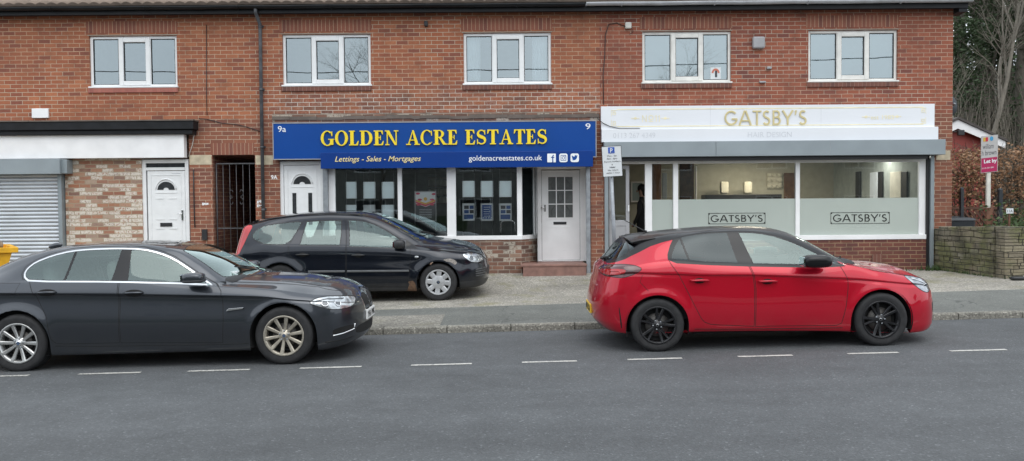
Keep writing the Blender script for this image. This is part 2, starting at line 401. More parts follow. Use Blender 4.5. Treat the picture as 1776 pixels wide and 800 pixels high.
leaf('twig_brown', (.12, .105, .08), (.27, .24, .19)); leaf('hill_brown', (.022, .026, .016), (.055, .055, .038), .6)
def frosted():
    t = NT('frost_film')
    c = t.mix(t.noise(t.obj(), 1.2, 3), (.47, .53, .49), (.55, .61, .57))
    pr = t.n('BsdfPrincipled', {'Base Color': c, 'Roughness': .22, 'Specular IOR Level': .6}).outputs[0]
    tl = t.n('BsdfTranslucent', {'Color': c}).outputs[0]
    mx = t.n('MixShader', {0: .25, 1: pr, 2: tl}).outputs[0]; t.t.links.new(mx, t.out.inputs[0])
frosted()
def emit(name, col, s):
    t = NT(name); e = t.n('Emission', {'Color': C4(col), 'Strength': s}).outputs[0]; t.t.links.new(e, t.out.inputs[0])
emit('lamp_on', (1, .89, .70), 32.0); emit('fill_light_cool', (1, .96, .88), 15.0)
# ================================================================ GROUND
def zr(x): return .0185 * (max(-45, min(45, x)) - 1.7)          # the road climbs gently to the right
KY = 11.3
def zk(x): return zr(x) + .085                                     # top of kerb
def zpath(x): return .115 + .024 * max(-40, min(12, x))           # back edge of the footpath
ZF = .312                                                          # ground along the brick front
def zg(x, y):
    if y <= KY: return zr(x)
    if y <= KY + .125: return zk(x)
    if y <= 13: return zk(x) + (zpath(x) - zk(x)) * (y - KY - .125) / 1.575
    t = min(1, (y - 13) / 3.86)
    return zpath(x) + (ZF - zpath(x)) * t ** 3.2
def sheet(name, ys, mat, xs=None, dz=0.0, f=zg):
    xs = xs or [i * 1.0 for i in range(-60, 61)]
    mb = MB(); n = len(ys)
    for x in xs:
        for y in ys: mb.v.append((x, y, f(x, y) + dz))
    for i in range(len(xs) - 1):
        for j in range(n - 1):
            mb.f.append((i * n + j, (i + 1) * n + j, (i + 1) * n + j + 1, i * n + j + 1)); mb.m.append(0); mb.s.append(True)
    return tag(mb.build(name, mat), kind='structure')
sheet('ground', [-250, -60, -20, -1.0, 3, 12, 16.5, 17.2, 30, 60, 120, 250], M['hill_brown'], [-250, -120, -60, -30, -12, 0, 9, 12, 30, 60, 120, 250], f=lambda x, y: -1.6 if y < 16.5 else .22 + .0185 * max(-60, min(0, x)))
sheet('road', [3.6, 5, 6.5, 8, 9.5, 10.5, KY], M['asphalt'])
path = sheet('pavement', [KY + .125, 11.8, 12.3, 12.7, 13.0], M['tarmac_path'])
sheet('forecourt', [13.0, 13.6, 14.2, 14.8, 15.4, 15.9, 16.3, 16.6, 16.95], M['forecourt'], [i * .5 for i in range(-60, 61)])
sheet('pavement_patch', [KY + .13, 11.7, 12.1, 12.35], M['path_patch'], [-4.6, -4, -3, -2, -1.2, -1.0], dz=.004)
sheet('opposite_pavement', [-1.0, 1, 3.475], M['tarmac_path'], f=lambda x, y: zk(x))
def kerb(name, y0, y1, back=False):
    mb = MB(); x = -46.03; i = 0
    random.seed(3)
    while x < 46:
        L = .868; g = .006
        j = random.uniform(-.004, .004); a, b = x + g, x + L - g
        f = y0 + (0 if back else .018)
        vs = [(a, y0, zr(a) - .1), (b, y0, zr(b) - .1), (b, y0 + (.0 if back else .006), zk(b) - .02 + j), (a, y0 + (.0 if back else .006), zk(a) - .02 + j), (a, f, zk(a) + j), (b, f, zk(b) + j), (b, y1, zk(b) + j), (a, y1, zk(a) + j), (a, y1, zr(a) - .1), (b, y1, zr(b) - .1)]
        mb.add(vs, [(0, 1, 2, 3), (3, 2, 5, 4), (4, 5, 6, 7), (7, 6, 9, 8), (0, 3, 4, 7, 8), (1, 9, 6, 5, 2)], 0)
        x += L; i += 1
    mb.box(-46, 46, y0 + .04, y1 - .02, -1, -.9)
    return tag(mb.build(name, M['kerbstone']), kind='structure')
kerb('kerb', KY, KY + .125); kerb('opposite_kerb', 3.475, 3.6, True)
# dashed bay line, worn thin white paint
mb = MB(); rnd = random.Random(5)
for a, b, y in [(-150, -50, 654), (-40, 47, 652.5), (136, 242, 647), (326, 432, 641.8), (520, 626, 636.8), (713, 818, 632.3), (905, 1001, 627.8), (1088, 1184, 623.8), (1280, 1376, 619.6), (1470, 1560, 615.8), (1648, 1748, 611.5), (1840, 1935, 607)]:
    A = at(a, y + (a - b) * -.006, 9.03); B = at(b, y - .6, 9.0); yy = 9.03; n = 14
    top = []; bot = []
    for i in range(n + 1):
        x = A.x + (B.x - A.x) * i / n
        top.append((x, yy + .034 + rnd.uniform(-.006, .004), zr(x) + .004)); bot.append((x, yy - .034 + rnd.uniform(-.004, .006), zr(x) + .004))
    for i in range(n): mb.quad(bot[i], bot[i + 1], top[i + 1], top[i])
t = NT('road_paint'); t.bsdf(Base_Color=t.mix(t.math('MULTIPLY', t.ramp(t.noise(t.pos(), 38, 6, .8), [(.46, 0.0), (.58, 1.0)]), t.ramp(t.noise(t.pos(), 2.2, 3), [(.35, .25), (.65, 1.0)])), (.54, .53, .49), (.12, .125, .128)), Roughness=.7)
tag(mb.build('road_markings', M['road_paint']), kind='structure')

# ================================================================ TERRACE
TB = empty('brick_terrace', (-1.5, YF, ZF), 'two storey red brick terrace with three shopfronts, white windows and a black gutter', 'building')
XL, XR = -15.0, 8.87
def X(px, y=300, Y=YF): return at(px, y, Y).x
def Z(py, px=888, Y=YF): return at(px, py, Y).z
WINS = [rc(155, 62, 307, 150), rc(490, 60, 643, 150), rc(804, 57, 956, 147), rc(1114, 55, 1268, 145), rc(1402, 53, 1557, 142)]
WINS = [(a, b, 4.112, 5.132) for a, b, c, d in WINS]
s1 = (XL + .6, X(328.5), 0, Z(232, 200)); pas = (X(368.5), X(442.5), 0, Z(269, 400))
s2 = (X(485), X(1024.5), 0, Z(270, 750)); s3 = (X(1048.5), X(1620), 0, Z(262, 1330))
ZT = 5.66
def wall_holes(mb, x0, x1, z0, z1, holes, y, depth, extra_z=(), extra_x=(), matf=None):
    xs = sorted({x0, x1, *extra_x, *[v for h in holes for v in h[:2]]}); zs = sorted({z0, z1, *extra_z, *[v for h in holes for v in h[2:]]})
    xs = [v for v in xs if x0 <= v <= x1]; zs = [v for v in zs if z0 <= v <= z1]
    for i in range(len(xs) - 1):
        for j in range(len(zs) - 1):
            cx, cz = (xs[i] + xs[i + 1]) / 2, (zs[j] + zs[j + 1]) / 2
            if any(h[0] < cx < h[1] and h[2] < cz < h[3] for h in holes): continue
            mb.quad((xs[i], y, zs[j]), (xs[i + 1], y, zs[j]), (xs[i + 1], y, zs[j + 1]), (xs[i], y, zs[j + 1]), matf(cx, cz) if matf else 0)
    for a, b, c, d in holes:
        m = matf(a, c) if matf else 0
        mb.quad((a, y, c), (a, y, d), (a, y + depth, d), (a, y + depth, c), m); mb.quad((b, y, c), (b, y + depth, c), (b, y + depth, d), (b, y, d), m)
        mb.quad((a, y, d), (b, y, d), (b, y + depth, d), (a, y + depth, d), m); mb.quad((a, y, c), (a, y + depth, c), (b, y + depth, c), (b, y, c), m)
zb = Z(207, 300)
xo0, xo1, zo0, zo1 = X(474), X(1040), Z(212), Z(194)
def wm(x, z):
    if xo0 < x < xo1 and zo0 < z < zo1: return 2
    return 1 if z < zb else 3 if x > X(1041) else 0
mb = MB()
wall_holes(mb, XL, XR, 0, ZT, WINS + [s1, pas, s2, s3], YF, .13, (zb, zo0, zo1), (xo0, xo1, X(1041)), wm)
mb.quad((XR, YF, 0), (XR, YF + 8, 0), (XR, YF + 8, ZT), (XR, YF, ZT), 3)
mb.add([(XR, YF, ZT), (XR, YF + 8, ZT), (XR, YF + 4, ZT + 2.75)], [(0, 1, 2)], 3)
mb.quad((XL, YF, 0), (XL, YF, ZT), (XL, YF + 8, ZT), (XL, YF + 8, 0), 0)
mb.quad((XL, YF + 8, 0), (XL, YF + 8, ZT), (XR, YF + 8, ZT), (XR, YF + 8, 0), 0)
mb.build('wall', [M['brick_red'], M['brick_low'], M['brick_old'], M['brick_right']], TB)
# soldier courses over the first-floor windows and over the passage, 3 mm proud
mb = MB()
for a, b, c, d in WINS: mb.box(a - .05, b + .02, YF - .004, YF + .02, d + .055, d + .29); mb.build('soldier_course', M['brick_soldier'], TB); mb = MB()
mb.box(X(366), X(441.5), YF - .004, YF + .02, pas[3] + .004, pas[3] + .24)
mb.build('soldier_course', M['brick_soldier'], TB)
mb = MB()
for a, b, c, d in WINS: mb = MB(); mb.box(a - .03, b + .02, YF - .006, YF + .12, d + .004, d + .02); mb.build('lintel', M['lintel_grey'], TB)
for bb in ((X(329), X(367.5), YF - .006, YF + .02, Z(286, 350), Z(269, 350)), (X(443.5), X(474), YF - .006, YF + .02, Z(286, 455), Z(270, 455)), (X(1623), X(1648), YF - .006, YF + .02, Z(278, 1635), Z(261.5, 1635))):
    mb = MB(); mb.box(*bb); mb.build('stone_block', M['stone_cream'], TB, bevel=.006)
# decayed dark band of mortar and timber above the blue fascia
mb = MB(); rnd = random.Random(11); x = X(474)
while x < X(1040):
    w = rnd.uniform(.15, .6); z0 = Z(205) + rnd.uniform(-.01, .01)
    mb.box(x, min(x + w, X(1040)), YF - .01 - rnd.random() * .015, YF + .01, z0, z0 + rnd.uniform(.05, .09), 0); x += w + rnd.choice([0, 0, .01])
mb.build('decayed_board', M['weathered_board'], TB)
# rooms behind the upstairs windows
mb = MB()
for a, b, c, d in WINS:
    x0, x1, z0, z1, y0, y1 = a - .6, b + .6, c - .8, d + .3, YF + .16, YF + 3
    mb.quad((x0, y1, z0), (x1, y1, z0), (x1, y1, z1), (x0, y1, z1)); mb.quad((x0, y0, z0), (x0, y1, z0), (x0, y1, z1), (x0, y0, z1)); mb.quad((x1, y0, z0), (x1, y0, z1), (x1, y1, z1), (x1, y1, z0))
    mb.quad((x0, y0, z0), (x1, y0, z0), (x1, y1, z0), (x0, y1, z0)); mb.quad((x0, y0, z1), (x0, y1, z1), (x1, y1, z1), (x1, y0, z1))
mb.build('upstairs_room', M['room_wall'], TB)
def window(i, rect, fm, sillm, label, blind=None, curtains=None):
    a, b, c, d = rect; w = b - a; y = YF + .045
    f = MB(); f.ring(a, b, c, d, .055, y, y + .07)
    m1, m2 = a + w * .322, a + w * .672
    f.box(m1, m1 + .035, y, y + .07, c + .055, d - .055); f.box(m2, m2 + .035, y, y + .07, c + .055, d - .055)
    f.box(a - .02, b + .02, YF - .035, y, c - .02, c + .012)
    wo = f.build('window', fm, TB, bevel=.006); wo['label'] = label
    k = MB(); k.ring(m1 + .012, m2 + .022, c + .035, d - .035, .088, y - .022, y + .03); k.build('casement', fm, wo, bevel=.01)
    r = MB()
    for (x0, x1, z0, z1) in ((a + .055, m1, c + .055, d - .055), (m1 + .1, m2 - .066, c + .123, d - .123), (m2 + .035, b - .055, c + .055, d - .055)):
        r.ring(x0, x1, z0, z1, .012, y + .012, y + .04)
    r.build('rubber_seal', M['rubber'], wo)
    for (x0, x1, z0, z1) in ((a + .06, m1 - .005, c + .06, d - .06), (m1 + .10, m2 - .066, c + .123, d - .123), (m2 + .04, b - .06, c + .06, d - .06)):
        g = MB(); g.quad((x0, y + .03, z0), (x1, y + .03, z0), (x1, y + .03, z1), (x0, y + .03, z1)); g.build('pane', M['glass'], wo)
    s = MB(); s.box(a - .03, b + .01, YF - .03, YF + .04, c - .115, c - .022); s.build('sill', sillm, wo, bevel=.006)
    if blind:
        bl = MB(); bl.quad((a + .06, y + .1, c + .04 + blind), (b - .06, y + .1, c + .04 + blind), (b - .06, y + .1, d - .05), (a + .06, y + .1, d - .05)); bl.build('blind', M['blind_cloth'], wo)
    for (x0, x1) in curtains or ():
        q = MB(); n = 26; vs = []
        for t in range(n + 1):
            xx = x0 + (x1 - x0) * t / n; yy = y + .16 + .025 * math.sin(t * 1.5); vs += [(xx, yy, c + .02), (xx + .012 * math.sin(t), yy, d - .04)]
        q.add(vs, [(2 * t, 2 * t + 2, 2 * t + 3, 2 * t + 1) for t in range(n)], 0, True); q.build('curtain', M['curtain_cloth'], wo)
    return wo
window(0, WINS[0], M['white_pvc'], M['brick_sill'], 'white casement window over the left shop, pinkish red brick sill')
window(1, WINS[1], M['white_pvc'], M['brick_sill_dark'], 'white casement window right of the black drainpipe')
window(2, WINS[2], M['white_pvc'], M['brick_sill_dark'], 'white casement window with pale curtains at both sides', curtains=((X(811), X(834)), (X(925), X(950))))
window(3, WINS[3], M['cream_pvc'], M['brick_sill_dark'], 'old cream framed window with a red and white sticker', blind=.001)
w5 = window(4, WINS[4], M['cream_pvc'], M['brick_sill_dark'], 'old cream framed window with a roller blind, nearest the gable', blind=.001)
mb = MB(); xx0, xx1, z0, z1 = rc(1232, 117, 1250, 137.5, YF + .07)
mb.box(xx0, xx1, YF + .066, YF + .070, z0, z1, 0)
cx, cz = (xx0 + xx1) / 2, z0 + .12
pts = [(cx + .08 * math.cos(a) , cz + .095 * math.sin(a)) for a in [R(v) for v in range(0, 181, 15)]] + [(cx + .042 * math.cos(a), cz + .055 * math.sin(a)) for a in [R(v) for v in range(180, -1, -15)]]
for i in range(12): mb.quad(*[(pts[k][0], YF + .063, pts[k][1]) for k in (i, i + 1, 24 - i, 25 - i)], 1)
mb.box(cx - .012, cx + .03, YF + .060, YF + .0625, z0 + .04, z0 + .17, 2)
simple('sticker_red', (.55, .17, .11), .5)
wst = [o for o in TB.children if o.name.startswith('window')][3]
mb.build('window_sticker', [M['board_white'], M['sticker_red'], M['paper_grey']], wst)

# ---- roof of interlocking tiles, gutters, downpipe
RY0, RZ0, RP = YF - .30, 5.672, R(35)
mb = MB(); x0, x1 = XL - .2, XR + .17; per = .21; stp = .03; nx = int((x1 - x0) / stp)
prof = []
for i in range(nx + 1):
    x = x0 + i * stp; prof.append((x, .045 * abs(math.sin(PI * (x - x0) / per)) ** .8))
rows = 16; g = .32
for k in range(rows):
    b = len(mb.v); u0 = k * g; u1 = (k + 1) * g + .02
    off = (k % 2) * .0
    for x, h in prof:
        for u, up in ((u0, -.008), (u0, h + .022), (u1, h + .002)):
            mb.v.append((x, RY0 + u * math.cos(RP) - up * math.sin(RP), RZ0 + u * math.sin(RP) + up * math.cos(RP)))
    for i in range(nx):
        for j in range(2):
            a = b + i * 3 + j; mb.f.append((a, a + 3, a + 4, a + 1)); mb.m.append(0); mb.s.append(j == 1)
top = (RY0 + rows * g * math.cos(RP), RZ0 + rows * g * math.sin(RP))
mb.quad((x0, top[0], top[1] + .02), (x1, top[0], top[1] + .02), (x1, top[0] + 4.4, RZ0), (x0, top[0] + 4.4, RZ0))
rf = mb.build('roof', M['roof_tile'], TB)
mb = MB(); mb.box(XL - .2, XR + .17, YF - .24, YF - .215, 5.50, 5.665); mb.box(XL - .2, XR + .17, YF - .215, YF - .001, 5.535, 5.555); mb.box(XR + .001, XR + .17, YF - .215, YF + .2, 5.43, 5.53)
mb.build('eaves_board', M['black_gutter'], TB)
def gutter(xa, xb, mat, zc=5.635, dz=0):
    mb = MB(); n = 10; k = max(2, int((xb - xa) / .5)); yc = YF - .305; rr = .062
    for i in range(k + 1):
        x = xa + (xb - xa) * i / k; z = zc + dz * i / k + .003 * math.sin(i * 1.7)
        for j in range(n + 1):
            a = PI + PI * j / n
            mb.v.append((x, yc + rr * math.cos(a), z + rr * math.sin(a)))
        for j in range(n + 1):
            a = PI + PI * (n - j) / n
            mb.v.append((x, yc + (rr - .005) * math.cos(a), z + (rr - .005) * math.sin(a)))
    m = 2 * n + 2
    for i in range(k):
        for j in range(m): mb.f.append((i * m + j, (i + 1) * m + j, (i + 1) * m + (j + 1) % m, i * m + (j + 1) % m)); mb.m.append(0); mb.s.append(True)
    x = xa + .7
    while x < xb:   # joints and brackets
        pts = [(x, yc + (rr + .006) * math.cos(PI + PI * j / 8), zc + dz * (x - xa) / (xb - xa) + (rr + .006) * math.sin(PI + PI * j / 8)) for j in range(9)]
        mb.tube(pts, .012, 4); x += 1.83
    return mb.build('gutter', mat, TB)
gutter(XL - .2, X(1012, 10), M['black_gutter']); gutter(X(1014, 10), XR + .22, M['grey_gutter'], zc=5.643, dz=.012)['label'] = 'grey plastic gutter over the right half of the terrace'
mb = MB()
xd = X(455.5, 200)
mb.tube([(xd - .02, YF - .30, 5.60), (xd - .02, YF - .28, 5.50), (xd, YF - .08, 5.33), (xd, YF - .07, 5.2), (xd, YF - .07, .36)], .036, 10)
for z in (5.25, 4.0, 2.85, 1.6): mb.tube([(xd, YF - .07, z), (xd, YF - .07, z + .05)], .040, 10); mb.box(xd - .05, xd + .05, YF - .03, YF, z + .02, z + .06)
mb.build('downpipe', M['pipe_grey'], TB)
# wall furniture
def wbox(name, px0, py0, px1, py1, d, mat, bev=.008, **kw):
    a, b, c, e = rc(px0, py0, px1, py1, YF - d / 2); mb = MB(); mb.box(a, b, YF - d, YF - .001, c, e); return mb.build(name, mat, TB, bevel=bev)
simple('alarm_grey', (.33, .33, .34), .45, var=.08)
wbox('alarm_box', 1305, 64, 1326, 84.5, .11, M['alarm_grey'], .03)
wbox('security_lamp', 1084, 39, 1095, 50, .09, M['pale_sill'], .02)
wbox('vent_block', 56, 188.5, 84.5, 205, .05, M['white_paint'])
wbox('airbrick', 1513, 441, 1530, 455, .012, M['brick_sill_dark'], .002)
wbox('meter_box', 350.5, 398, 359.5, 416.5, .05, M['plastic_black'], .006)
wbox('wall_bracket', 1330, 116, 1338, 120, .06, M['alarm_grey']); wbox('wall_bracket', 1317, 141, 1328, 144, .06, M['alarm_grey'])
wbox('drain_box', 1625, 440, 1640, 458, .06, M['plastic_black'], .006)
wbox('small_lamp', 736, 37, 742, 46, .08, M['black_iron'], .01)
def cable(name, pts, r=.008, off=.02, mat='black_iron'):
    mb = MB(); mb.tube([tuple(at(a, b, YF - off)) for a, b in pts], r, 5); return mb.build(name, M[mat], TB)
cable('cable', [(345, 206), (360, 207), (385, 214), (410, 216), (430, 221), (453, 229)])
cable('cable', [(1084, 46), (1070, 40), (1056, 42), (1050, 60), (1049, 95), (1046, 130), (1047, 182)])
cable('cable', [(1095, 46), (1098, 55), (1092, 60)], .005)
cable('cable', [(358, 43), (358, 160), (359, 200)], .007); cable('cable', [(335.5, 294), (336, 330), (337, 375), (338, 395)], .012)
cable('cable', [(337, 232), (334, 250), (327, 272)], .007, .03, 'pale_sill')
# ---------------- left shop: canopy, blank fascia, roller shutter, washed brick, door
yb = YF - .28
mb = MB(); a, b, c, d = XL + .3, X(335, 215, yb), Z(229, 200, yb), Z(210.5, 200, yb)
mb.box(a, b, yb, YF, c + .045, d); mb.box(a, b - .04, yb + .05, YF, c - .05, c + .04)
mb.build('canopy_beam', M['black_gutter'], TB, bevel=.01)
mb = MB(); x = a
rnd = random.Random(4)
while x < b:
    w = rnd.uniform(.3, .9); mb.box(x, min(b + .01, x + w - .004), yb - .02, YF, d + .002, d + .022 + rnd.random() * .008); x += w
mb.build('canopy_flashing', M['weathered_board'], TB)
yb = YF - .16; a, b, c, d = rc(-20, 232, 319, 275.5, yb)
mb = MB(); mb.box(XL + .4, b, yb, YF - .002, c + .01, d); mb.build('blank_fascia', M['white_paint'], TB, bevel=.004)
yb = YF - .30; mb = MB(); c, d = Z(302, 60, yb), Z(275.5, 60, yb) - .004
mb.box(XL + .4, X(103.5, 290, yb), yb, YF, c, d); sbx = mb.build('shutter_box', M['grey_shutter'], TB, bevel=.006)
xs1 = X(103.5, 400, YF - .05)
mb = MB(); z = ZF - .05; k = 0
while z < c + .1:      # roller shutter of curved laths
    pr = [(0, 0), (-.022, .012), (-.026, .035), (-.014, .062), (0, .074)]
    b0 = len(mb.v)
    for xx in (XL + .5, xs1):
        for dy, dz in pr: mb.v.append((xx, YF - .05 + dy, z + dz))
    for j in range(4): mb.f.append((b0 + j, b0 + 5 + j, b0 + 6 + j, b0 + j + 1)); mb.m.append(0); mb.s.append(True)
    z += .076
mb.build('roller_shutter', M['silver_slat'], TB)
mb = MB(); mb.box(xs1 + .002, X(113, 400), YF - .10, YF + .05, ZF - .05, Z(303, 110)); mb.box(X(103.5, 290, YF - .2), X(117, 290, YF - .2), YF - .22, YF - .003, c + .01, d - .01)
mb.build('shutter_guide_or_gap', M['grey_shutter'], TB, bevel=.004)
mb = MB(); mb.box(X(113.2, 350), X(246.5, 350), YF + .01, YF + .12, 0, Z(274, 180)); mb.build('washed_brick_panel', M['brick_washed'], TB)
def upvc_door(px0, px1, pyt, leaf, transom=None, lights=False, label=None):
    y = YF + .03; x0, x1 = X(px0, 350, y), X(px1, 350, y); zt = Z(pyt, px0, y); zb_ = ZF + .09
    f = MB(); f.ring(x0, x1, zb_ - .06, zt, .075, y, y + .07, wb=.06)
    do = f.build('front_door', M['white_pvc'], TB, bevel=.006); do['label'] = label
    lx0, lx1, lz1 = X(leaf[0], 350, y), X(leaf[1], 350, y), Z(leaf[2], leaf[0], y)
    if transom:
        z0, z1 = Z(transom[1], 288, y), Z(transom[0], 288, y)
        t = MB(); t.box(x0 + .075, x1 - .075, y - .01, y + .06, lz1 + .01, z0); t.build('transom_bar', M['white_pvc'], do, bevel=.005)
        g = MB(); g.quad((x0 + .07, y + .03, z0), (x1 - .07, y + .03, z0), (x1 - .07, y + .03, z1 + .02), (x0 + .07, y + .03, z1 + .02)); g.build('transom_pane', M['dark_glass'], do)
    l = MB(); l.box(lx0, lx1, y + .005, y + .05, zb_, lz1)
    lo = l.build('door_leaf', M['white_pvc'], do, bevel=.01)
    # raised mouldings: frames of thin bars over the leaf
    m = MB(); W = lx1 - lx0; cx = (lx0 + lx1) / 2; yy = y - .004
    def mould(a, b, c, d, t=.016): m.ring(a, b, c, d, t, yy, y + .008)
    mould(lx0 + .07, lx1 - .07, zb_ + .08, lz1 - .08, .012)
    ac = lz1 - .37; pts = []
    for q in range(0, 181, 12): pts.append((cx + .205 * math.cos(R(q)), yy, ac + .205 * math.sin(R(q))))
    m.tube(pts, .012, 6); m.box(cx - .22, cx + .22, yy, y + .008, ac - .075, ac - .06)
    if lights:
        for s in (-1, 1): mould(cx + s * .16 - .055 if s > 0 else cx - .215, cx + s * .16 + .055 if s > 0 else cx - .105, ac - .85, ac - .17, .014)
    else:
        for s in (-1, 1):
            for (u, v) in ((-.18, -.20), (-.6, -.62)):
                m.box(cx + (.05 if s > 0 else -.21), cx + (.21 if s > 0 else -.05), yy, y + .008, ac + u - .012, ac + u + .004)
            m.box(cx + (.05 if s > 0 else -.21), cx + (.21 if s > 0 else -.05), yy, y + .008, ac - .80, ac - .784)
    m.build('moulding', M['white_pvc'], do)
    g = MB(); out = [(cx + .175 * math.cos(R(q)), ac + .165 * math.sin(R(q)) - .01) for q in range(0, 181, 12)]; inn = [(cx + .055 * math.cos(R(q)), ac + .045 * math.sin(R(q)) - .01) for q in range(180, -1, -12)]
    n = len(out)
    for i in range(n - 1): g.quad(*[(p[0], y - .001, p[1]) for p in (out[i], out[i + 1], inn[n - 2 - i], inn[n - 1 - i])])
    if lights:
        for s in (-1, 1): a = cx + s * .16; g.quad((a - .04, y - .001, ac - .83), (a + .04, y - .001, ac - .83), (a + .04, y - .001, ac - .19), (a - .04, y - .001, ac - .19))
    g.build('door_glazing', M['dark_glass'], do)
    if not lights:
        k = MB(); k.box(cx - .13, cx + .11, y - .012, y + .003, ac - .75, ac - .675); k.build('letterbox', M['black_iron'], do, bevel=.004)
        k = MB(); k.box(lx1 - .075, lx1 - .035, y - .018, y, ac - .62, ac - .42); k.tube([(lx1 - .055, y - .03, ac - .49), (lx1 - .14, y - .04, ac - .495)], .009, 6); k.build('door_handle', M['chrome'], do, bevel=.003)
        k = MB(); k.box(lx1 - .26, lx1 - .09, y - .002, y + .003, lz1 - .055, lz1 - .045); k.build('door_tag', M['pale_letter'], do)
    return do
t = NT('dark_glass'); t.bsdf(Base_Color=t.mix(t.noise(t.obj(), 12, 2), (.01, .011, .012), (.06, .065, .07)), Roughness=.08)
upvc_door(247.5, 328, 277, (256, 321, 297), transom=(279.5, 290.5), label='white front door with an arched light and letterbox beside the washed brick')
upvc_door(486, 561, 280, (493, 556, 287), lights=True, label='white front door with two narrow dark lights, left of the office window')
mb = MB(); mb.box(X(247, 350), X(328, 350), YF - .02, YF + .13, ZF - .05, ZF + .03); mb.box(X(485, 350), X(561, 350), YF - .02, YF + .13, ZF - .05, ZF + .03); mb.build('threshold', M['stone_cream'], TB)
# ---------------- passage with an iron gate
a, b, _, d = pas; mb = MB(); y1 = YF + 5
mb.quad((a, YF + .13, 0), (a, y1, 0), (a, y1, d), (a, YF + .13, d)); mb.quad((b, YF + .13, 0), (b, YF + .13, d), (b, y1, d), (b, y1, 0)); mb.quad((a, y1, 0), (b, y1, 0), (b, y1, d), (a, y1, d)); mb.quad((a, YF + .13, d), (a, y1, d), (b, y1, d), (b, YF + .13, d))
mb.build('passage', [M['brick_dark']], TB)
gy = YF + .10; gt = Z(284, 405, gy); gb = ZF + .06
mb = MB(); x0, x1 = a + .045, b - .01
mb.tube([(x0, gy, gb), (x0, gy, gt)], .014, 6); mb.tube([(x1, gy, gb), (x1, gy, gt)], .014, 6)
zm = Z(396, 405, gy)
for z in (gt, zm, gb + .04): mb.box(x0, x1, gy - .012, gy + .012, z - .012, z + .012)
for i in range(1, 6): x = x0 + (x1 - x0) * i / 6; mb.tube([(x, gy, gb), (x, gy, gt)], .0075, 5)
cx, cz = (x0 + x1) / 2, Z(342, 405, gy)
for s in (-1, 1):
    for t_ in (-1, 1):
        pts = []
        for q in range(0, 300, 20): r_ = .02 + .075 * q / 300; pts.append((cx + s * (.09 - r_ * math.cos(R(q)) * .7), gy - .012, cz + t_ * (.10 + r_ * math.sin(R(q)))))
        mb.tube(pts, .006, 5)
simple('gate_iron', (.075, .075, .08), .5, .2, var=.3, nscale=9)
tag(mb.build('passage_gate', M['gate_iron']), 'black iron bar gate with scrollwork closing the covered passage', 'gate')

# ---------------- estate agent's shopfront
def column(px0, px1, py_t, py_b, mat='galvanised', d=.07, y=YF - .06, name='steel_post'):
    mb = MB(); mb.box(X(px0, 400, y), X(px1, 400, y), y, y + d, Z(py_b, px0, y), Z(py_t, px0, y)); return mb.build(name, M[mat], TB, bevel=.006)
column(561, 569.5, 289, 476); column(1017, 1024, 289, 475.5)
YD = YF + .50
zs_t = Z(291, 750); z_sb, z_st = Z(417, 740), Z(410, 740)       # sill of the window
z_step = .505
mb = MB(); mb.box(X(561.5, 440), X(905, 440), YF + .02, YF + .12, 0, z_sb)
xa, xb2 = X(905, 440), X(932, 440, YD - .02)
mb.quad((xa, YF + .02, 0), (xb2, YD, 0), (xb2, YD, z_sb), (xa, YF + .02, z_sb))
mb.quad((X(1021, 440), YF + .13, 0), (X(1021, 440), YF + .13, zs_t), (X(1021, 440), YD + .1, zs_t), (X(1021, 440), YD + .1, 0))
mb.build('stall_riser', M['brick_old'], TB)
sf = MB(); y = YF + .03
sf.box(X(569.5, 350), X(581, 350), y, y + .08, z_st, zs_t); sf.box(X(689.5, 350), X(697, 350), y, y + .08, z_st, zs_t)
sf.box(X(775, 350), X(790.5, 350), y - .01, y + .08, z_st, zs_t); sf.box(X(896.8, 350), X(904.5, 350), y, y + .08, z_st, zs_t)
sf.box(X(569.5, 350), X(905, 350), y - .03, y + .1, z_sb, z_st)
x0, x1 = X(904.5, 350), X(929, 350, YD)
def slant(u0, u1, z0, z1, o=.0, t=.05):   # bar along the canted side
    p, q = Vector((x0, y, 0)), Vector((x1, YD, 0)); e = q - p; nrm = Vector((e.y, -e.x, 0)).normalized()
    A, B = p + e * u0 + nrm * o, p + e * u1 + nrm * o; C_, D_ = B - nrm * t, A - nrm * t
    return [(v.x, v.y, z0) for v in (A, B, C_, D_)] + [(v.x, v.y, z1) for v in (A, B, C_, D_)]
BX = [(0, 3, 2, 1), (4, 5, 6, 7), (0, 1, 5, 4), (1, 2, 6, 5), (2, 3, 7, 6), (3, 0, 4, 7)]
sf.add(slant(0, 1, z_sb, z_st, .03, .1), BX); sf.add(slant(0.003, .06, z_st + .002, zs_t), BX); sf.add(slant(.9, 1, z_st + .002, zs_t), BX)
fr = sf.build('shop_window', M['white_paint'], TB, bevel=.004); fr['label'] = 'white framed estate agent window with a canted side pane by the door'
for (p0, p1) in ((581, 689.5), (697, 775), (790.5, 896.8)):
    g = MB(); g.quad((X(p0, 350), y + .04, z_st), (X(p1, 350), y + .04, z_st), (X(p1, 350), y + .04, zs_t), (X(p0, 350), y + .04, zs_t)); g.build('pane', M['shop_glass'], fr)
g = MB(); s_ = slant(.06, .9, z_st, zs_t, -.02, 0); g.quad(s_[0], s_[1], s_[5], s_[4]); g.build('pane', M['shop_glass'], fr)
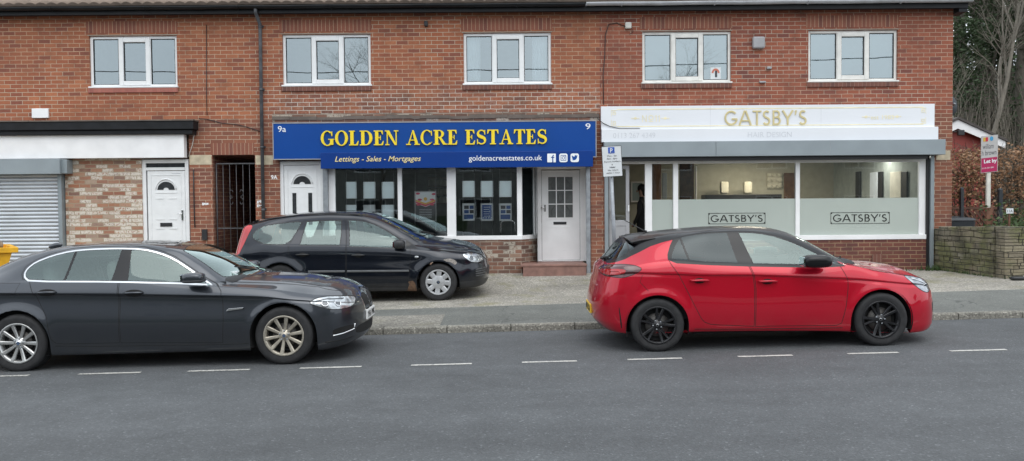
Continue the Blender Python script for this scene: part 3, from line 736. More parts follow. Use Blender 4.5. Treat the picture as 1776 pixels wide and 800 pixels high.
# entrance door
dx0, dx1 = X(929.5, 370, YD), X(1021, 370, YD); dzt = Z(288, 970, YD)
f = MB(); f.ring(dx0, dx1, z_step, dzt, .07, YD, YD + .09, wb=.02); f.box(dx0 + .07, X(939, 370, YD), YD + .01, YD + .08, z_step, dzt - .07); f.box(X(1006.5, 370, YD), dx1 - .07, YD + .01, YD + .08, z_step, dzt - .07)
ed = f.build('entrance_door', M['white_paint'], TB, bevel=.005); ed['label'] = 'white shop entrance door with nine leaded panes and a black letterbox'
lx0, lx1, lz0, lz1 = X(939, 370, YD), X(1006.5, 370, YD), z_step + .02, Z(295, 970, YD)
px0, px1, pz0, pz1 = rc(950.5, 306.5, 994, 378, YD)
l = MB(); yy = YD + .02
l.box(lx0, px0, yy, yy + .045, lz0, lz1); l.box(px1, lx1, yy, yy + .045, lz0, lz1); l.box(px0, px1, yy, yy + .045, lz0, pz0); l.box(px0, px1, yy, yy + .045, pz1, lz1)
l.ring(px0 - .02, px1 + .02, pz0 - .02, pz1 + .02, .026, yy - .014, yy + .01)
l.build('door_leaf', M['white_paint'], ed)
l = MB(); l.ring(lx0 + .005, lx1 - .005, lz0, lz1, .006, yy - .003, yy + .002)
l.build('door_gap', M['seam'], ed)
l = MB()
for i in (1, 2):
    x = px0 + (px1 - px0) * i / 3; l.box(x - .009, x + .009, yy - .008, yy + .03, pz0, pz1)
    z = pz0 + (pz1 - pz0) * i / 3; l.box(px0, px1, yy - .0065, yy + .028, z - .009, z + .009)
l.build('glazing_bar', M['white_paint'], ed)
for i in range(3):
    for j in range(3):
        a0 = px0 + (px1 - px0) * i / 3 + .01; a1 = a0 + (px1 - px0) / 3 - .02; c0 = pz0 + (pz1 - pz0) * j / 3 + .01; c1 = c0 + (pz1 - pz0) / 3 - .02
        g = MB(); g.quad((a0, yy + .02, c0), (a1, yy + .02, c0), (a1, yy + .02, c1), (a0, yy + .02, c1)); go = g.build('door_pane', M['obscure_glass'], ed) if 'obscure_glass' in M else None
        if go is None:
            t = NT('obscure_glass'); t.bsdf(Base_Color=t.mix(t.noise(t.obj(), 9, 3), (.05, .055, .055), (.15, .16, .155)), Roughness=.15, Normal=t.bump(t.noise(t.obj(), 60, 2), .4, .01))
            g.build('door_pane', M['obscure_glass'], ed)
l = MB(); cxm = (px0 + px1) / 2   # leading
for sg in (-1, 1):
    for zc_ in (pz0 + .14, pz1 - .16):
        l.tube([(cxm + sg * .17, yy + .012, zc_ - .1), (cxm + sg * .2, yy + .012, zc_), (cxm + sg * .12, yy + .012, zc_ + .1)], .003, 4)
l.tube([(cxm + .045 * math.cos(R(q)), yy + .012, (pz0 + pz1) / 2 + .09 * math.sin(R(q))) for q in range(0, 361, 30)], .003, 4)
l.build('leading', M['rubber'], ed)
l = MB(); a0, a1, c0, c1 = rc(960, 385, 982.5, 389.5, YD); l.box(a0, a1, yy - .012, yy + .002, c0, c1); l.build('letterbox', M['black_iron'], ed)
l = MB(); a = at(944, 360.5, YD); l.tube([(a.x + .02, yy - .04, a.z), (a.x - .07, yy - .045, a.z)], .011, 6); l.box(a.x + .0, a.x + .035, yy - .012, yy + .001, a.z - .08, a.z + .06); l.build('door_handle', M['chrome'], ed)
l = MB()
for (q0, q1) in ((952, 969), (975, 992)):
    a0, a1, c0, c1 = rc(q0, 394, q1, 434, YD); l.ring(a0, a1, c0, c1, .012, yy - .006, yy + .002)
l.build('moulding', M['white_paint'], ed)
mb = MB(); mb.box(X(907, 460, YF - .3), X(1017, 460, YF - .3), YF - .32, YD + .05, 0, z_step - .001)
mb.box(X(903, 460, YF - .3) , X(1018, 460, YF - .3), YF - .335, YF - .02, z_step - .05, z_step)
mb.build('tiled_step', M['step_red'], TB, bevel=.012)
mb = MB(); mb.quad((X(561), YF, zs_t), (X(1024), YF, zs_t), (X(1024), YD + .2, zs_t), (X(561), YD + .2, zs_t)); mb.quad((dx0 - .1, YD + .1, dzt - .07), (dx1 + .1, YD + .1, dzt - .07), (dx1 + .1, YD + .1, zs_t + .1), (dx0 - .1, YD + .1, zs_t + .1)); mb.build('soffit', M['white_paint'], TB)
def room(x0, x1, y0, y1, z0, z1, mats, name, idx=(0, 1, 2, 3, 4)):
    mb = MB()
    mb.quad((x0, y1, z0), (x1, y1, z0), (x1, y1, z1), (x0, y1, z1), idx[0]); mb.quad((x0, y0, z0), (x0, y1, z0), (x0, y1, z1), (x0, y0, z1), idx[1]); mb.quad((x1, y0, z0), (x1, y0, z1), (x1, y1, z1), (x1, y1, z0), idx[2])
    mb.quad((x0, y0, z0), (x1, y0, z0), (x1, y1, z0), (x0, y1, z0), idx[3]); mb.quad((x0, y0, z1), (x0, y1, z1), (x1, y1, z1), (x1, y0, z1), idx[4])
    return mb.build(name, mats, TB)
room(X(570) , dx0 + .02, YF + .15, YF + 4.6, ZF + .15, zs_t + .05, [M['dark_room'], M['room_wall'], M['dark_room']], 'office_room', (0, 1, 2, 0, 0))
# ---------------- hairdresser's shopfront
y = YF + .04; zt3 = Z(282.5, 1330); zs0, zs1 = Z(416.5, 1390), Z(408.5, 1390); zfr = Z(344.5, 1390)
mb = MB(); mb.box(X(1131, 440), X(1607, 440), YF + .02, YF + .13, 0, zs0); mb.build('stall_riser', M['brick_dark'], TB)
sf = MB()
sf.box(X(1056, 300), X(1607, 300), y - .01, y + .09, zt3, Z(276, 1330))
sf.box(X(1119.5, 350), X(1131.5, 350), y, y + .08, ZF, zt3); sf.box(X(1168.5, 350), X(1177, 350), y, y + .08, zs1, zt3); sf.box(X(1381.5, 350), X(1388.5, 350), y, y + .08, zs1, zt3)
sf.box(X(1596, 350), X(1607, 350), y, y + .08, zs1, zt3); sf.box(X(1131.5, 350), X(1607, 350), y - .04, y + .1, zs0, zs1)
fr3 = sf.build('shop_window', M['white_paint'], TB, bevel=.004); fr3['label'] = 'white framed salon window with a frosted lower half'
for (p0, p1) in ((1131.5, 1168.5), (1177, 1381.5), (1388.5, 1596)):
    g = MB(); g.quad((X(p0, 350), y + .04, zfr), (X(p1, 350), y + .04, zfr), (X(p1, 350), y + .04, zt3), (X(p0, 350), y + .04, zt3)); g.build('pane', M['shop_glass'], fr3)
    g = MB(); g.quad((X(p0, 350), y + .04, zs1), (X(p1, 350), y + .04, zs1), (X(p1, 350), y + .04, zfr), (X(p0, 350), y + .04, zfr)); g.build('frosted_pane', M['frost_film'], fr3)
column(1049, 1055.5, 271, 476, 'grey_shutter', name='shutter_guide_or_gap'); column(1614, 1620, 270, 470, 'grey_shutter', name='shutter_guide_or_gap'); column(1607.5, 1613.5, 276, 470, 'dark_item', y=YF - .01, name='shutter_guide_or_gap')  # last column is a dark strip standing in for the shaded gap
# grey glazed door, ajar
f = MB(); x0, x1 = X(1056.5, 350), X(1092, 350); zt_ = Z(287, 1090); f.ring(x0, x1, ZF + .02, zt_, .07, y, y + .05, wb=.1); f.box(x0 + .07, x1 - .07, y + .002, y + .045, Z(392, 1080), Z(382, 1080)); f.box(x0 + .07, x1 - .07, y + .01, y + .035, ZF + .12, Z(392, 1080))
sd = f.build('salon_door', M['alarm_grey'], TB, bevel=.004)
g = MB(); g.quad((x0 + .07, y + .025, Z(382, 1080)), (x1 - .07, y + .025, Z(382, 1080)), (x1 - .07, y + .025, zt_ - .07), (x0 + .07, y + .025, zt_ - .07)); g.build('door_pane', M['shop_glass'], sd)
f = MB(); f.ring(X(1059.5), X(1064), Z(380, 1060), Z(363, 1060), .012, y - .05, y - .03); f.box(X(1089.5), X(1091.5), y - .015, y, Z(367, 1090), Z(356, 1090)); f.build('door_handle', M['white_pvc'], sd)
RX0, RX1, RY1 = X(1049), X(1611), YF + 5.0
room(RX0, RX1, YF + .15, RY1, ZF + .02, zt3 + .25, [M['olive_wall'], M['wood_brown'], M['sage_wall'], M['dark_room'], M['room_wall']], 'salon_room', (0, 1, 2, 3, 4))
def inner(name, px0, py0, px1, py1, Y, d, mat, label, cat, group=None, bev=.01):
    a, b, c, e = rc(px0, py0, px1, py1, Y); mb = MB(); mb.box(a, b, Y, Y + d, c, e); o = mb.build(name, M[mat], bevel=bev); return tag(o, label, cat, group)
yb = RY1 - .5
for i, (p, q) in enumerate(((1249, 1263), (1289.5, 1303.5))):
    a, b, c, e = rc(p, 315, q, 336, yb); mb = MB(); mb.sell(((a + b) / 2, yb, (c + e) / 2), ((b - a) / 2, .09, (e - c) / 2), (.35, .35), 20, 12); mb.box(a + .02, b - .02, yb - .03, yb + .06, c - .03, c + .01)
    tag(mb.build('wall_dispenser', M['book_cream']), ('cream dispenser on the salon wall, the one nearer the entrance', 'cream dispenser on the salon wall, the one nearer the picture')[i], 'dispenser', 'dispensers on the salon wall')
inner('salon_counter', 1224, 337.5, 1356, 372, yb - .6, .5, 'dark_item', 'long black counter below the dispensers inside the salon', 'counter')
a, b, c, e = rc(1331, 300, 1356, 327, RY1 - .06); mb = MB(); mb.box(a, b, RY1 - .06, RY1 - .02, c, e)
for i in range(9): mb.sell((a + .05 + (i % 3) * (b - a - .1) / 2, RY1 - .07, c + .06 + (i // 3) * (e - c - .12) / 2), (.07, .03, .05), (1, 1), 10, 6)
tag(mb.build('wall_picture', M['book_cream']), 'pale relief picture of blossoms on the salon back wall', 'picture')
inner('inner_doorway', 1360, 300, 1381, 360, RY1 - .05, .03, 'wood_brown', 'brown inner doorway at the back of the salon, right of the picture', 'doorway')
def side_panel(px0, px1, py0, py1, m_, label):
    ya, yb_ = RX1 * CF / (px0 - 888), RX1 * CF / (px1 - 888); ym = (ya + yb_) / 2; pm = (px0 + px1) / 2
    mb = MB(); mb.box(RX1 - .05, RX1 - .012, yb_, ya, at(pm, py1, ym).z, at(pm, py0, ym).z); return tag(mb.build('styling_mirror' if m_ != 'dark_item' else 'wall_panel', M[m_], bevel=.006), label, 'mirror' if m_ != 'dark_item' else 'panel')
for i, (p, q, m_, nm) in enumerate(((1487, 1494.5, 'dark_item', 'narrow dark wall panel, leftmost behind the right salon pane'), (1512, 1525, 'curtain_cloth', 'pale styling mirror behind the right salon pane'), (1526, 1533, 'dark_item', 'narrow dark wall panel touching the pale styling mirror'), (1547, 1566, 'book_cream', 'gold framed mirror nearest the gable end'), (1567, 1576, 'dark_item', 'dark wall panel right of the gold framed mirror'))):
    side_panel(p, q, 298 if i != 1 else 299, 343 + 20 * (i % 2), m_, nm)
mb = MB(); lx, lz = X(1300, 290, RY1 - 1), zt3 + .2; mb.lathe_y([(0, 0), (.15, 0)], 0, 0, 0, 16) if False else mb.box(lx - .5, lx + .5, RY1 - 1.6, RY1 - 1.3, lz, lz + .04); tag(mb.build('ceiling_lamp_or_fill', M['lamp_on']), 'warm ceiling light glowing over the salon counter', 'lamp'); mb = MB(); lx = X(1490, 290, RY1 - 1); mb.box(lx - 1.6, lx - .4, YF + 1.6, YF + 1.9, lz, lz + .04); tag(mb.build('ceiling_lamp_or_fill', M['fill_light_cool']), 'added cooler fill light brightening the right end of the salon', 'lamp')  # the second, cooler panel is an added fill brightening the right pane
simple('wood_orange', (.26, .12, .06), .6, var=.2)
inner('partition', 1180, 284, 1204, 352, RY1 - 1.6, .12, 'wood_brown', 'brown partition inside the salon left of the dispensers', 'partition')
inner('door_post', 1206, 288, 1209, 352, RY1 - 1.2, .05, 'white_paint', 'white door post inside the salon right of the brown partition', 'post')
inner('styling_mirror', 1149, 300, 1157, 345, RY1 - 1.0, .05, 'curtain_cloth', 'narrow bright mirror in the slim pane beside the salon door', 'mirror')
inner('wall_panel', 1132, 284, 1147, 352, RY1 - .8, .05, 'wood_orange', 'orange brown panel in the slim pane beside the salon door', 'panel')
mb = MB(); a, b, c, e = rc(1094, 315, 1117, 351, RY1 - .06); mb.ring(a, b, c, e, .04, RY1 - .07, RY1 - .02, 0); mb.quad((a + .04, RY1 - .03, c + .04), (b - .04, RY1 - .03, c + .04), (b - .04, RY1 - .03, e - .04), (a + .04, RY1 - .03, e - .04), 1)
tag(mb.build('salon_mirror', [M['white_paint'], M['blind_cloth']]), 'white framed mirror seen through the open salon door', 'mirror')
# ================================================================ LETTERING
def textmesh(mb, s, x0, x1, z0, zh, y, d=.008, mi=0, shear=0, bold=0, center=False, space=1.0):
    """built-in font, fitted to x0..x1, baseline z0, capital height zh"""
    cu = bpy.data.curves.new('lettering', 'FONT'); cu.body = s; cu.size = 1; cu.extrude = 0.0; cu.shear = shear; cu.offset = bold; cu.space_character = space; cu.resolution_u = 4
    o = bpy.data.objects.new('lettering', cu); COL.objects.link(o)
    bpy.context.view_layer.update(); me = bpy.data.meshes.new_from_object(o.evaluated_get(bpy.context.evaluated_depsgraph_get()))
    bpy.data.objects.remove(o); xs = [v.co.x for v in me.vertices]; a, b = min(xs), max(xs)
    k = (x1 - x0) / (b - a); kz = zh / .729
    base = len(mb.v)
    for v in me.vertices: mb.v.append((x0 + (v.co.x - a) * k, y, z0 + v.co.y * kz))
    n = len(me.vertices)
    for v in me.vertices: mb.v.append((x0 + (v.co.x - a) * k, y + d, z0 + v.co.y * kz))
    for p in me.polygons: mb.f.append(tuple(base + i for i in p.vertices)); mb.m.append(mi); mb.s.append(False)
    ec = {}
    for p in me.polygons:
        for e in p.edge_keys: ec[e] = ec.get(e, 0) + 1
    for (i, j), c in ec.items():
        if c == 1: mb.f.append((base + i, base + j, base + n + j, base + n + i)); mb.m.append(mi); mb.s.append(False)
    bpy.data.meshes.remove(me)
def ribbon(pts, w0, w1=None):
    """centre line -> outline with widths"""
    ws = w0 if isinstance(w0, (list, tuple)) else [w0] * len(pts); L = []; Rr = []
    for i, p in enumerate(pts):
        a = pts[max(0, i - 1)]; b = pts[min(len(pts) - 1, i + 1)]; dx, dy = b[0] - a[0], b[1] - a[1]; l = math.hypot(dx, dy) or 1
        nx, ny = -dy / l, dx / l; L.append((p[0] + nx * ws[i] / 2, p[1] + ny * ws[i] / 2)); Rr.append((p[0] - nx * ws[i] / 2, p[1] - ny * ws[i] / 2))
    return L, Rr
def arc(cx, cy, rx, ry, a0, a1, n=16): return [(cx + rx * math.cos(R(a0 + (a1 - a0) * i / n)), cy + ry * math.sin(R(a0 + (a1 - a0) * i / n))) for i in range(n + 1)]
def crescent(cx, cy, ro, ri, a0, a1, n=22, dx=0): return (arc(cx, cy, *ro, a0, a1, n), arc(cx + dx, cy, *ri, a0, a1, n))
def box_(x0, y0, x1, y1): return ([(x0, y0), (x0, y1)], [(x1, y0), (x1, y1)])
def tri_(a, b, c): return ([a, b], [a, c])
def serif_glyph(ch):
    T, t, s = .21, .07, .05   # thick, thin, serif height
    if ch == 'E': return .68, [box_(.09, 0, .09 + T, 1), box_(.0, 0, .6, t), box_(.0, 1 - t, .58, 1), box_(.25, .48, .44, .53), box_(.41, .36, .455, .65), ([(.60, .0), (.645, .28)], [(.45, .0), (.60, .28)]), ([(.58, 1), (.60, .74)], [(.44, 1), (.555, .74)])]
    if ch == 'L': return .66, [box_(.09, 0, .09 + T, 1), box_(.0, 0, .58, t), box_(.0, 1 - t, .38, 1), ([(.58, .0), (.63, .30)], [(.43, .0), (.585, .30)])]
    if ch == 'T': return .74, [box_(.275, 0, .275 + T, 1), box_(.17, 0, .565, t), box_(.02, 1 - t, .72, 1), ([(.02, 1), (.0, .72)], [(.16, 1), (.05, .72)]), ([(.72, 1), (.74, .72)], [(.58, 1), (.69, .72)])]
    if ch == 'N': return .9, [box_(.12, 0, .185, 1), box_(.70, 0, .765, 1), ([(.05, 1), (.64, 0)], [(.28, 1), (.765, .0)]), box_(.02, 0, .29, t), box_(.59, 1 - t, .88, 1), box_(.0, 1 - t, .16, 1)]
    if ch == 'D': return .86, [box_(.09, 0, .09 + T, 1), box_(0, 0, .42, t), box_(0, 1 - t, .42, 1), crescent(.38, .5, (.44, .5), (.24, .44), -90, 90)]
    if ch == 'O': return .86, [crescent(.42, .5, (.42, .52), (.235, .455), 0, 360, 36)]
    if ch == 'C': return .80, [crescent(.42, .5, (.42, .52), (.25, .455), 48, 312, 26), ([(.70, .62), (.745, .62)], [(.66, .88), (.74, .97)]), ([(.62, .07), (.70, .14)], [(.71, .19), (.77, .19)])]
    if ch == 'G': return .88, [crescent(.42, .5, (.42, .52), (.25, .455), 48, 318, 26), ([(.70, .64), (.745, .64)], [(.66, .88), (.74, .97)]), box_(.60, .05, .60 + T, .44), box_(.48, .40, .87, .455)]
    if ch == 'A': return .90, [([(.40, 1), (.61, 0)], [(.50, 1), (.82, 0)]), ([(.42, .98), (.12, .02)], [(.48, .98), (.19, .02)]), box_(.23, .30, .62, .36), box_(.0, 0, .31, t), box_(.53, 0, .90, t)]
    if ch == 'R': return .86, [box_(.09, 0, .09 + T, 1), box_(0, 0, .37, t), box_(0, 1 - t, .40, 1), crescent(.37, .735, (.31, .265), (.14, .205), -90, 90, 16), box_(.25, .47, .40, .53), ([(.34, .50), (.62, .0)], [(.50, .50), (.83, .0)]), box_(.62, 0, .88, t)]
    if ch == 'S':
        pts = arc(.33, .745, .225, .215, 35, 250, 14) + arc(.33, .265, .235, .225, 75, -145, 14); n = len(pts)
        ws = [.075 + .14 * math.exp(-((i - n / 2 + .5) / (n * .2)) ** 2) for i in range(n)]
        return .66, [ribbon(pts, ws), ([(.53, .66), (.575, .66)], [(.48, .90), (.575, 1.0)]), ([(.09, .36), (.045, .36)], [(.12, .06), (.045, .0)])]
    return .38, []
def geo_glyph(ch):
    W = .125
    if ch == 'G': return 1.02, [ribbon(arc(.5, .5, .44, .445, 42, 345, 26), W), ribbon([(.55, .42), (.97, .42)], .11), ]
    if ch == 'A': return 1.0, [ribbon([(.06, 0), (.47, 1.0)], W), ribbon([(.53, 1.0), (.94, 0)], W), ribbon([(.24, .30), (.76, .30)], .10)]
    if ch == 'T': return .70, [ribbon([(.35, 0), (.35, .95)], W), ribbon([(.02, .945), (.68, .945)], .11)]
    if ch == 'S': return .68, [ribbon(arc(.33, .73, .21, .21, 40, 255, 14) + arc(.32, .27, .23, .22, 72, -150, 14), W)]
    if ch == 'B': return .74, [ribbon([(.13, 0), (.13, 1)], W), ribbon(arc(.36, .745, .2, .2, 90, -90, 10), W), ribbon(arc(.38, .285, .235, .235, 90, -90, 10), W), box_(.13, .89, .37, 1), box_(.13, .47, .37, .57), box_(.13, 0, .39, .105)]
    if ch == 'Y': return .84, [ribbon([(.03, 1), (.42, .44)], W), ribbon([(.81, 1), (.42, .44)], W), ribbon([(.42, 0), (.42, .5)], W)]
    if ch == "'": return .30, [([(.10, .99), (.08, .66)], [(.24, .99), (.13, .66)])]
    if ch == '1': return .40, [ribbon([(.22, 0), (.22, .98)], W * .7), ribbon([(.05, .78), (.2, .95)], W * .7)]
    if ch == 'N': return .85, [ribbon([(.12, 0), (.12, 1)], W * .7), ribbon([(.12, 1), (.72, 0)], W * .7), ribbon([(.72, 0), (.72, 1)], W * .7)]
    return .34, []
def glyphs(mb, s, x0, x1, z0, h, y, d, fn, mi=0, slant=0):
    total = sum(fn(c)[0] + .05 for c in s) - .05; k = (x1 - x0) / total; cur = 0; q = 0
    for c in s:
        w, parts = fn(c)
        for L, Rr in parts:
            q += 1; yy = y - .0004 * (q % 7); n = len(L); b = len(mb.v)
            for P in (L, Rr):
                for (px, py) in P: mb.v.append((x0 + (cur + px + slant * py) * k, yy, z0 + py * h))
            for P in (L, Rr):
                for (px, py) in P: mb.v.append((x0 + (cur + px + slant * py) * k, y + d, z0 + py * h))
            for i in range(n - 1):
                for f in ((b + i, b + i + 1, b + n + i + 1, b + n + i), (b + i, b + 2 * n + i, b + 2 * n + i + 1, b + i + 1), (b + n + i, b + n + i + 1, b + 3 * n + i + 1, b + 3 * n + i)):
                    mb.f.append(f); mb.m.append(mi); mb.s.append(False)
            for f in ((b, b + n, b + 3 * n, b + 2 * n), (b + n - 1, b + 3 * n - 1, b + 4 * n - 1, b + 2 * n - 1)): mb.f.append(f); mb.m.append(mi); mb.s.append(False)
        cur += w + .05
# ================================================================ SIGNS
y1 = YF - .20; x0, x1, z0, z1 = rc(473, 211.5, 1034.5, 274.5, y1)
sg = empty('shop_sign', ((x0 + x1) / 2, YF, z0), 'long blue estate agent fascia sign with yellow capital lettering', 'sign')
mb = MB(); mb.box(x0 + .012, x1 - .012, y1, YF - .01, z0 + .004, z1 - .012); mb.build('sign_panel', M['blue_sign'], sg)
mb = MB(); mb.ring(x0, x1, z0 - .008, z1 + .006, .016, y1 - .008, y1 + .06); mb.build('trim', M['alarm_grey'], sg)
y2 = YF - .28; a0, a1, c0, c1 = rc(556, 263.5, 1028.5, 291, y2)
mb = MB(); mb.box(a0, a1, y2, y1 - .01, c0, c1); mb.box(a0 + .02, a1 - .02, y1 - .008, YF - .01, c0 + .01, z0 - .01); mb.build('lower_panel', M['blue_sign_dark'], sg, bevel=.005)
mb = MB(); glyphs(mb, 'GOLDEN ACRE ESTATES', X(557, 240, y1), X(949, 240, y1), Z(251.5, 750, y1), Z(226, 750, y1) - Z(251.5, 750, y1), y1 - .035, .035, serif_glyph)
mb.build('raised_lettering', M['yellow_letter'], sg)
mb = MB(); textmesh(mb, 'Lettings - Sales - Mortgages', X(581, 276, y2), X(730, 276, y2), Z(280, 655, y2), .108, y2 - .008, .006, shear=.28, bold=.003); mb.build('lettering', M['cream_letter'], sg)
mb = MB(); textmesh(mb, 'goldenacreestates.co.uk', X(813, 276, y2), X(940, 276, y2), Z(278.5, 876, y2), .108, y2 - .006, .005, bold=.004)
textmesh(mb, '9a', X(482, 224, y1), X(496, 224, y1), Z(229, 489, y1), .122, y1 - .006, .005); textmesh(mb, '9', X(1015.5, 220, y1), X(1024, 220, y1), Z(224.3, 1020, y1), .122, y1 - .006, .005)
mb.build('lettering', M['white_letter'], sg)
def rrect(mb, x0, x1, z0, z1, r, ya, yb_, mi):
    pts = []
    for cx, cz, s in ((x1 - r, z1 - r, 0), (x0 + r, z1 - r, 90), (x0 + r, z0 + r, 180), (x1 - r, z0 + r, 270)):
        pts += [(cx + r * math.cos(R(s + q)), cz + r * math.sin(R(s + q))) for q in (0, 30, 60, 90)]
    mb.prism(pts[::-1], ya, yb_, mi)
zi0, zi1 = Z(281.5, 980, y2), Z(266.5, 980, y2)
mb = MB(); ic = [(949.2, 964), (970, 984.3), (989.5, 1004)]
for i, (p, q) in enumerate(ic):
    a, b = X(p, 274, y2), X(q, 274, y2); rrect(mb, a, b, zi0, zi1, .008 if i == 0 else .035, y2 - .006, y2 - .001, 0); w = b - a; cx, cz = (a + b) / 2, (zi0 + zi1) / 2
    if i == 0:
        mb.box(cx + w * .08, cx + w * .2, y2 - .008, y2 - .0065, zi0, zi1 - w * .3, 1); mb.box(cx - w * .06, cx + w * .33, y2 - .0084, y2 - .0069, cz + w * .02, cz + w * .12, 1)
        L = arc(cx + w * .28, zi1 - w * .33, w * .14, w * .14, 180, 90, 6); l, r_ = ribbon(L, w * .11)
        for k in range(6): mb.quad(*[(v[0], y2 - .0088, v[1]) for v in (l[k], l[k + 1], r_[k + 1], r_[k])], 1)
    if i == 1:
        for (rr, ww) in ((.16, .06),):
            L = arc(cx, cz, w * rr, w * rr, 0, 360, 20); l, r_ = ribbon(L, w * ww)
            for k in range(20): mb.quad(*[(v[0], y2 - .0078, v[1]) for v in (l[k], l[k + 1], r_[k + 1], r_[k])], 1)
        mb.ring(cx - w * .33, cx + w * .33, cz - w * .33, cz + w * .33, w * .06, y2 - .0078, y2 - .0065, 1); mb.box(cx + w * .17, cx + w * .23, y2 - .0078, y2 - .0065, cz + w * .17, cz + w * .23, 1)
    if i == 2:
        bird = [(-.34, -.26), (-.1, -.30), (.12, -.22), (.26, -.02), (.29, .16), (.37, .27), (.24, .25), (.12, .33), (.0, .26), (-.02, .12), (-.18, .16), (-.33, .29), (-.36, .14), (-.28, .02), (-.34, .0), (-.26, -.12), (-.18, -.18)]
        mb.prism([(cx + u * w, cz + v * w) for u, v in bird][::-1], y2 - .0078, y2 - .0065, 1)
mb.build('social_icon', [M['white_letter'], M['blue_sign']], sg)

y1 = YF - .12; x0, x1, z0, z1 = rc(1042.5, 182.5, 1621, 222.5, y1)
sg = empty('shop_sign', ((x0 + x1) / 2, YF, z0), 'long white hairdresser fascia sign with gold lettering above a grey shutter box', 'sign')
mb = MB(); mb.box(x0, x1, y1, YF - .01, z0, z1); mb.build('sign_panel', M['white_sign'], sg, bevel=.004)
y2 = YF - .20; b0, b1, c0, c1 = rc(1043.5, 223, 1627.5, 244.5, y2); mb = MB(); mb.box(b0, b1, y2, YF - .01, c0, z0 - .004); mb.build('lower_panel', M['white_sign'], sg, bevel=.006)
y3 = YF - .30; e0, e1, g0, g1 = rc(1048, 244.5, 1640, 270.5, y3); mb = MB()
xm = X(1242, 255, y3); mb.box(e0, xm - .003, y3, YF - .01, g0, c0 - .003); mb.box(xm, e1, y3 - .004, YF - .01, g0, c0 - .003); sb_ = mb.build('shutter_box', M['grey_shutter'], sg, bevel=.006)
mb = MB(); mb.box(e0 + .02, e1 - .3, y3 + .10, YF - .01, g0 - .075, g0 - .003); mb.build('shutter_slot', M['dark_item'], sg)
mb = MB()
for px in (1042 + 200 * .97,): 
    for k in range(4): mb.box(xm + .012, xm + .022, y3 - .007, y3 - .003, g0 + .04 + k * .07, g0 + .05 + k * .07); mb.box(xm - .022, xm - .012, y3 - .003, y3 + .002, g0 + .04 + k * .07, g0 + .05 + k * .07)
mb.build('rivet', M['galvanised'], sg)
for q in (1232, 1424): mb = MB(); xq = X(q, 200, y1); mb.box(xq - .0025, xq + .0025, y1 - .0012, y1 + .001, z0 + .01, z1 - .01); mb.build('panel_joint', M['pale_letter'], sg)
mb = MB(); xq = X(1440, 255, y3); mb.box(xq - .004, xq + .004, y3 - .0055, y3 - .003, g0 + .005, c0 - .01); mb.build('panel_joint', M['galvanised'], sg)
mb = MB(); glyphs(mb, "GATSBY'S", X(1256.5, 204, y1), X(1400, 204, y1), Z(217, 1328, y1), Z(191.8, 1328, y1) - Z(217, 1328, y1), y1 - .016, .015, geo_glyph); mb.build('raised_lettering', M['gold_letter'], sg)
mb = MB(); yy = y1 - .003
l0, l1 = X(1060, 200, y1), X(1606, 200, y1)
mb.box(l0 + .12, l1 - .05, yy, y1 + .001, z1 - .075, z1 - .055); mb.box(l0 + .12, l1 - .05, yy, y1 + .001, z0 + .045, z0 + .065)
for xx, sx in ((l0, 1), (l1, -1)):
    for zz, sz in ((z1 - .08, -1), (z0 + .07, 1)):
        for k in range(3): mb.box(min(xx + sx * k * .035, xx + sx * (k * .035 + .008)), max(xx + sx * k * .035, xx + sx * (k * .035 + .008)), yy - .0005 * k, y1 + .001, min(zz, zz + sz * (.12 - k * .03)), max(zz, zz + sz * (.12 - k * .03)))
        mb.box(min(xx, xx + sx * .11), max(xx, xx + sx * .11), yy - .002, y1 + .001, zz - .004, zz + .004)
        mb.ring(min(xx + sx * .03, xx + sx * .09), max(xx + sx * .03, xx + sx * .09), min(zz + sz * .03, zz + sz * .09), max(zz + sz * .03, zz + sz * .09), .008, yy - .003, y1 + .001)
def diamond(cx, cz, r): mb.prism([(cx - r * 1.6, cz), (cx, cz + r), (cx + r * 1.6, cz), (cx, cz - r)], y1 - .0045, y1 + .001)
for p, q in ((1102, 205.5), (1154, 205.5), (1502, 203), (1556, 202.5)):
    c = at(p, q, y1); diamond(c.x, c.z, .03); diamond(c.x - .065, c.z, .012); diamond(c.x + .065, c.z, .012)
nx0, nx1 = X(1113, 205, y1), X(1144, 205, y1); nz = Z(211.8, 1128, y1)
glyphs(mb, 'N', nx0, nx0 + .11, nz, .135, y1 - .004, .005, geo_glyph); glyphs(mb, '11', nx0 + .26, nx1 + .02, nz, .135, y1 - .004, .005, geo_glyph)
L = arc(nx0 + .185, nz + .085, .042, .045, 0, 360, 20); l, r_ = ribbon(L, .016)
for k in range(20): mb.quad(*[(v[0], y1 - .004, v[1]) for v in (l[k], l[k + 1], r_[k + 1], r_[k])])
mb.box(nx0 + .14, nx0 + .23, y1 - .004, y1, nz + .005, nz + .018)
textmesh(mb, 'est 1985', X(1510.5, 203, y1), X(1550.5, 203, y1), Z(207, 1530, y1), .085, y1 - .004, .004)
mb.build('gold_ornament', M['gold_line'], sg)
mb = MB(); textmesh(mb, '0113 267 4349', X(1063.5, 234, y2), X(1136.5, 234, y2), Z(239.5, 1100, y2), .11, y2 - .003, .003, bold=-.006); textmesh(mb, 'HAIR DESIGN', X(1297, 232, y2), X(1373, 232, y2), Z(238, 1335, y2), .11, y2 - .003, .003, bold=-.006); mb.build('lettering', M['pale_letter'], sg)
mb = MB(); mb.tube([tuple(at(p, q, y1 - .02)) for p, q in ((1036, 205), (1046, 214), (1058, 219.5), (1075, 223.5), (1110, 223.5))], .008, 5); mb.build('cable', M['black_iron'], sg)
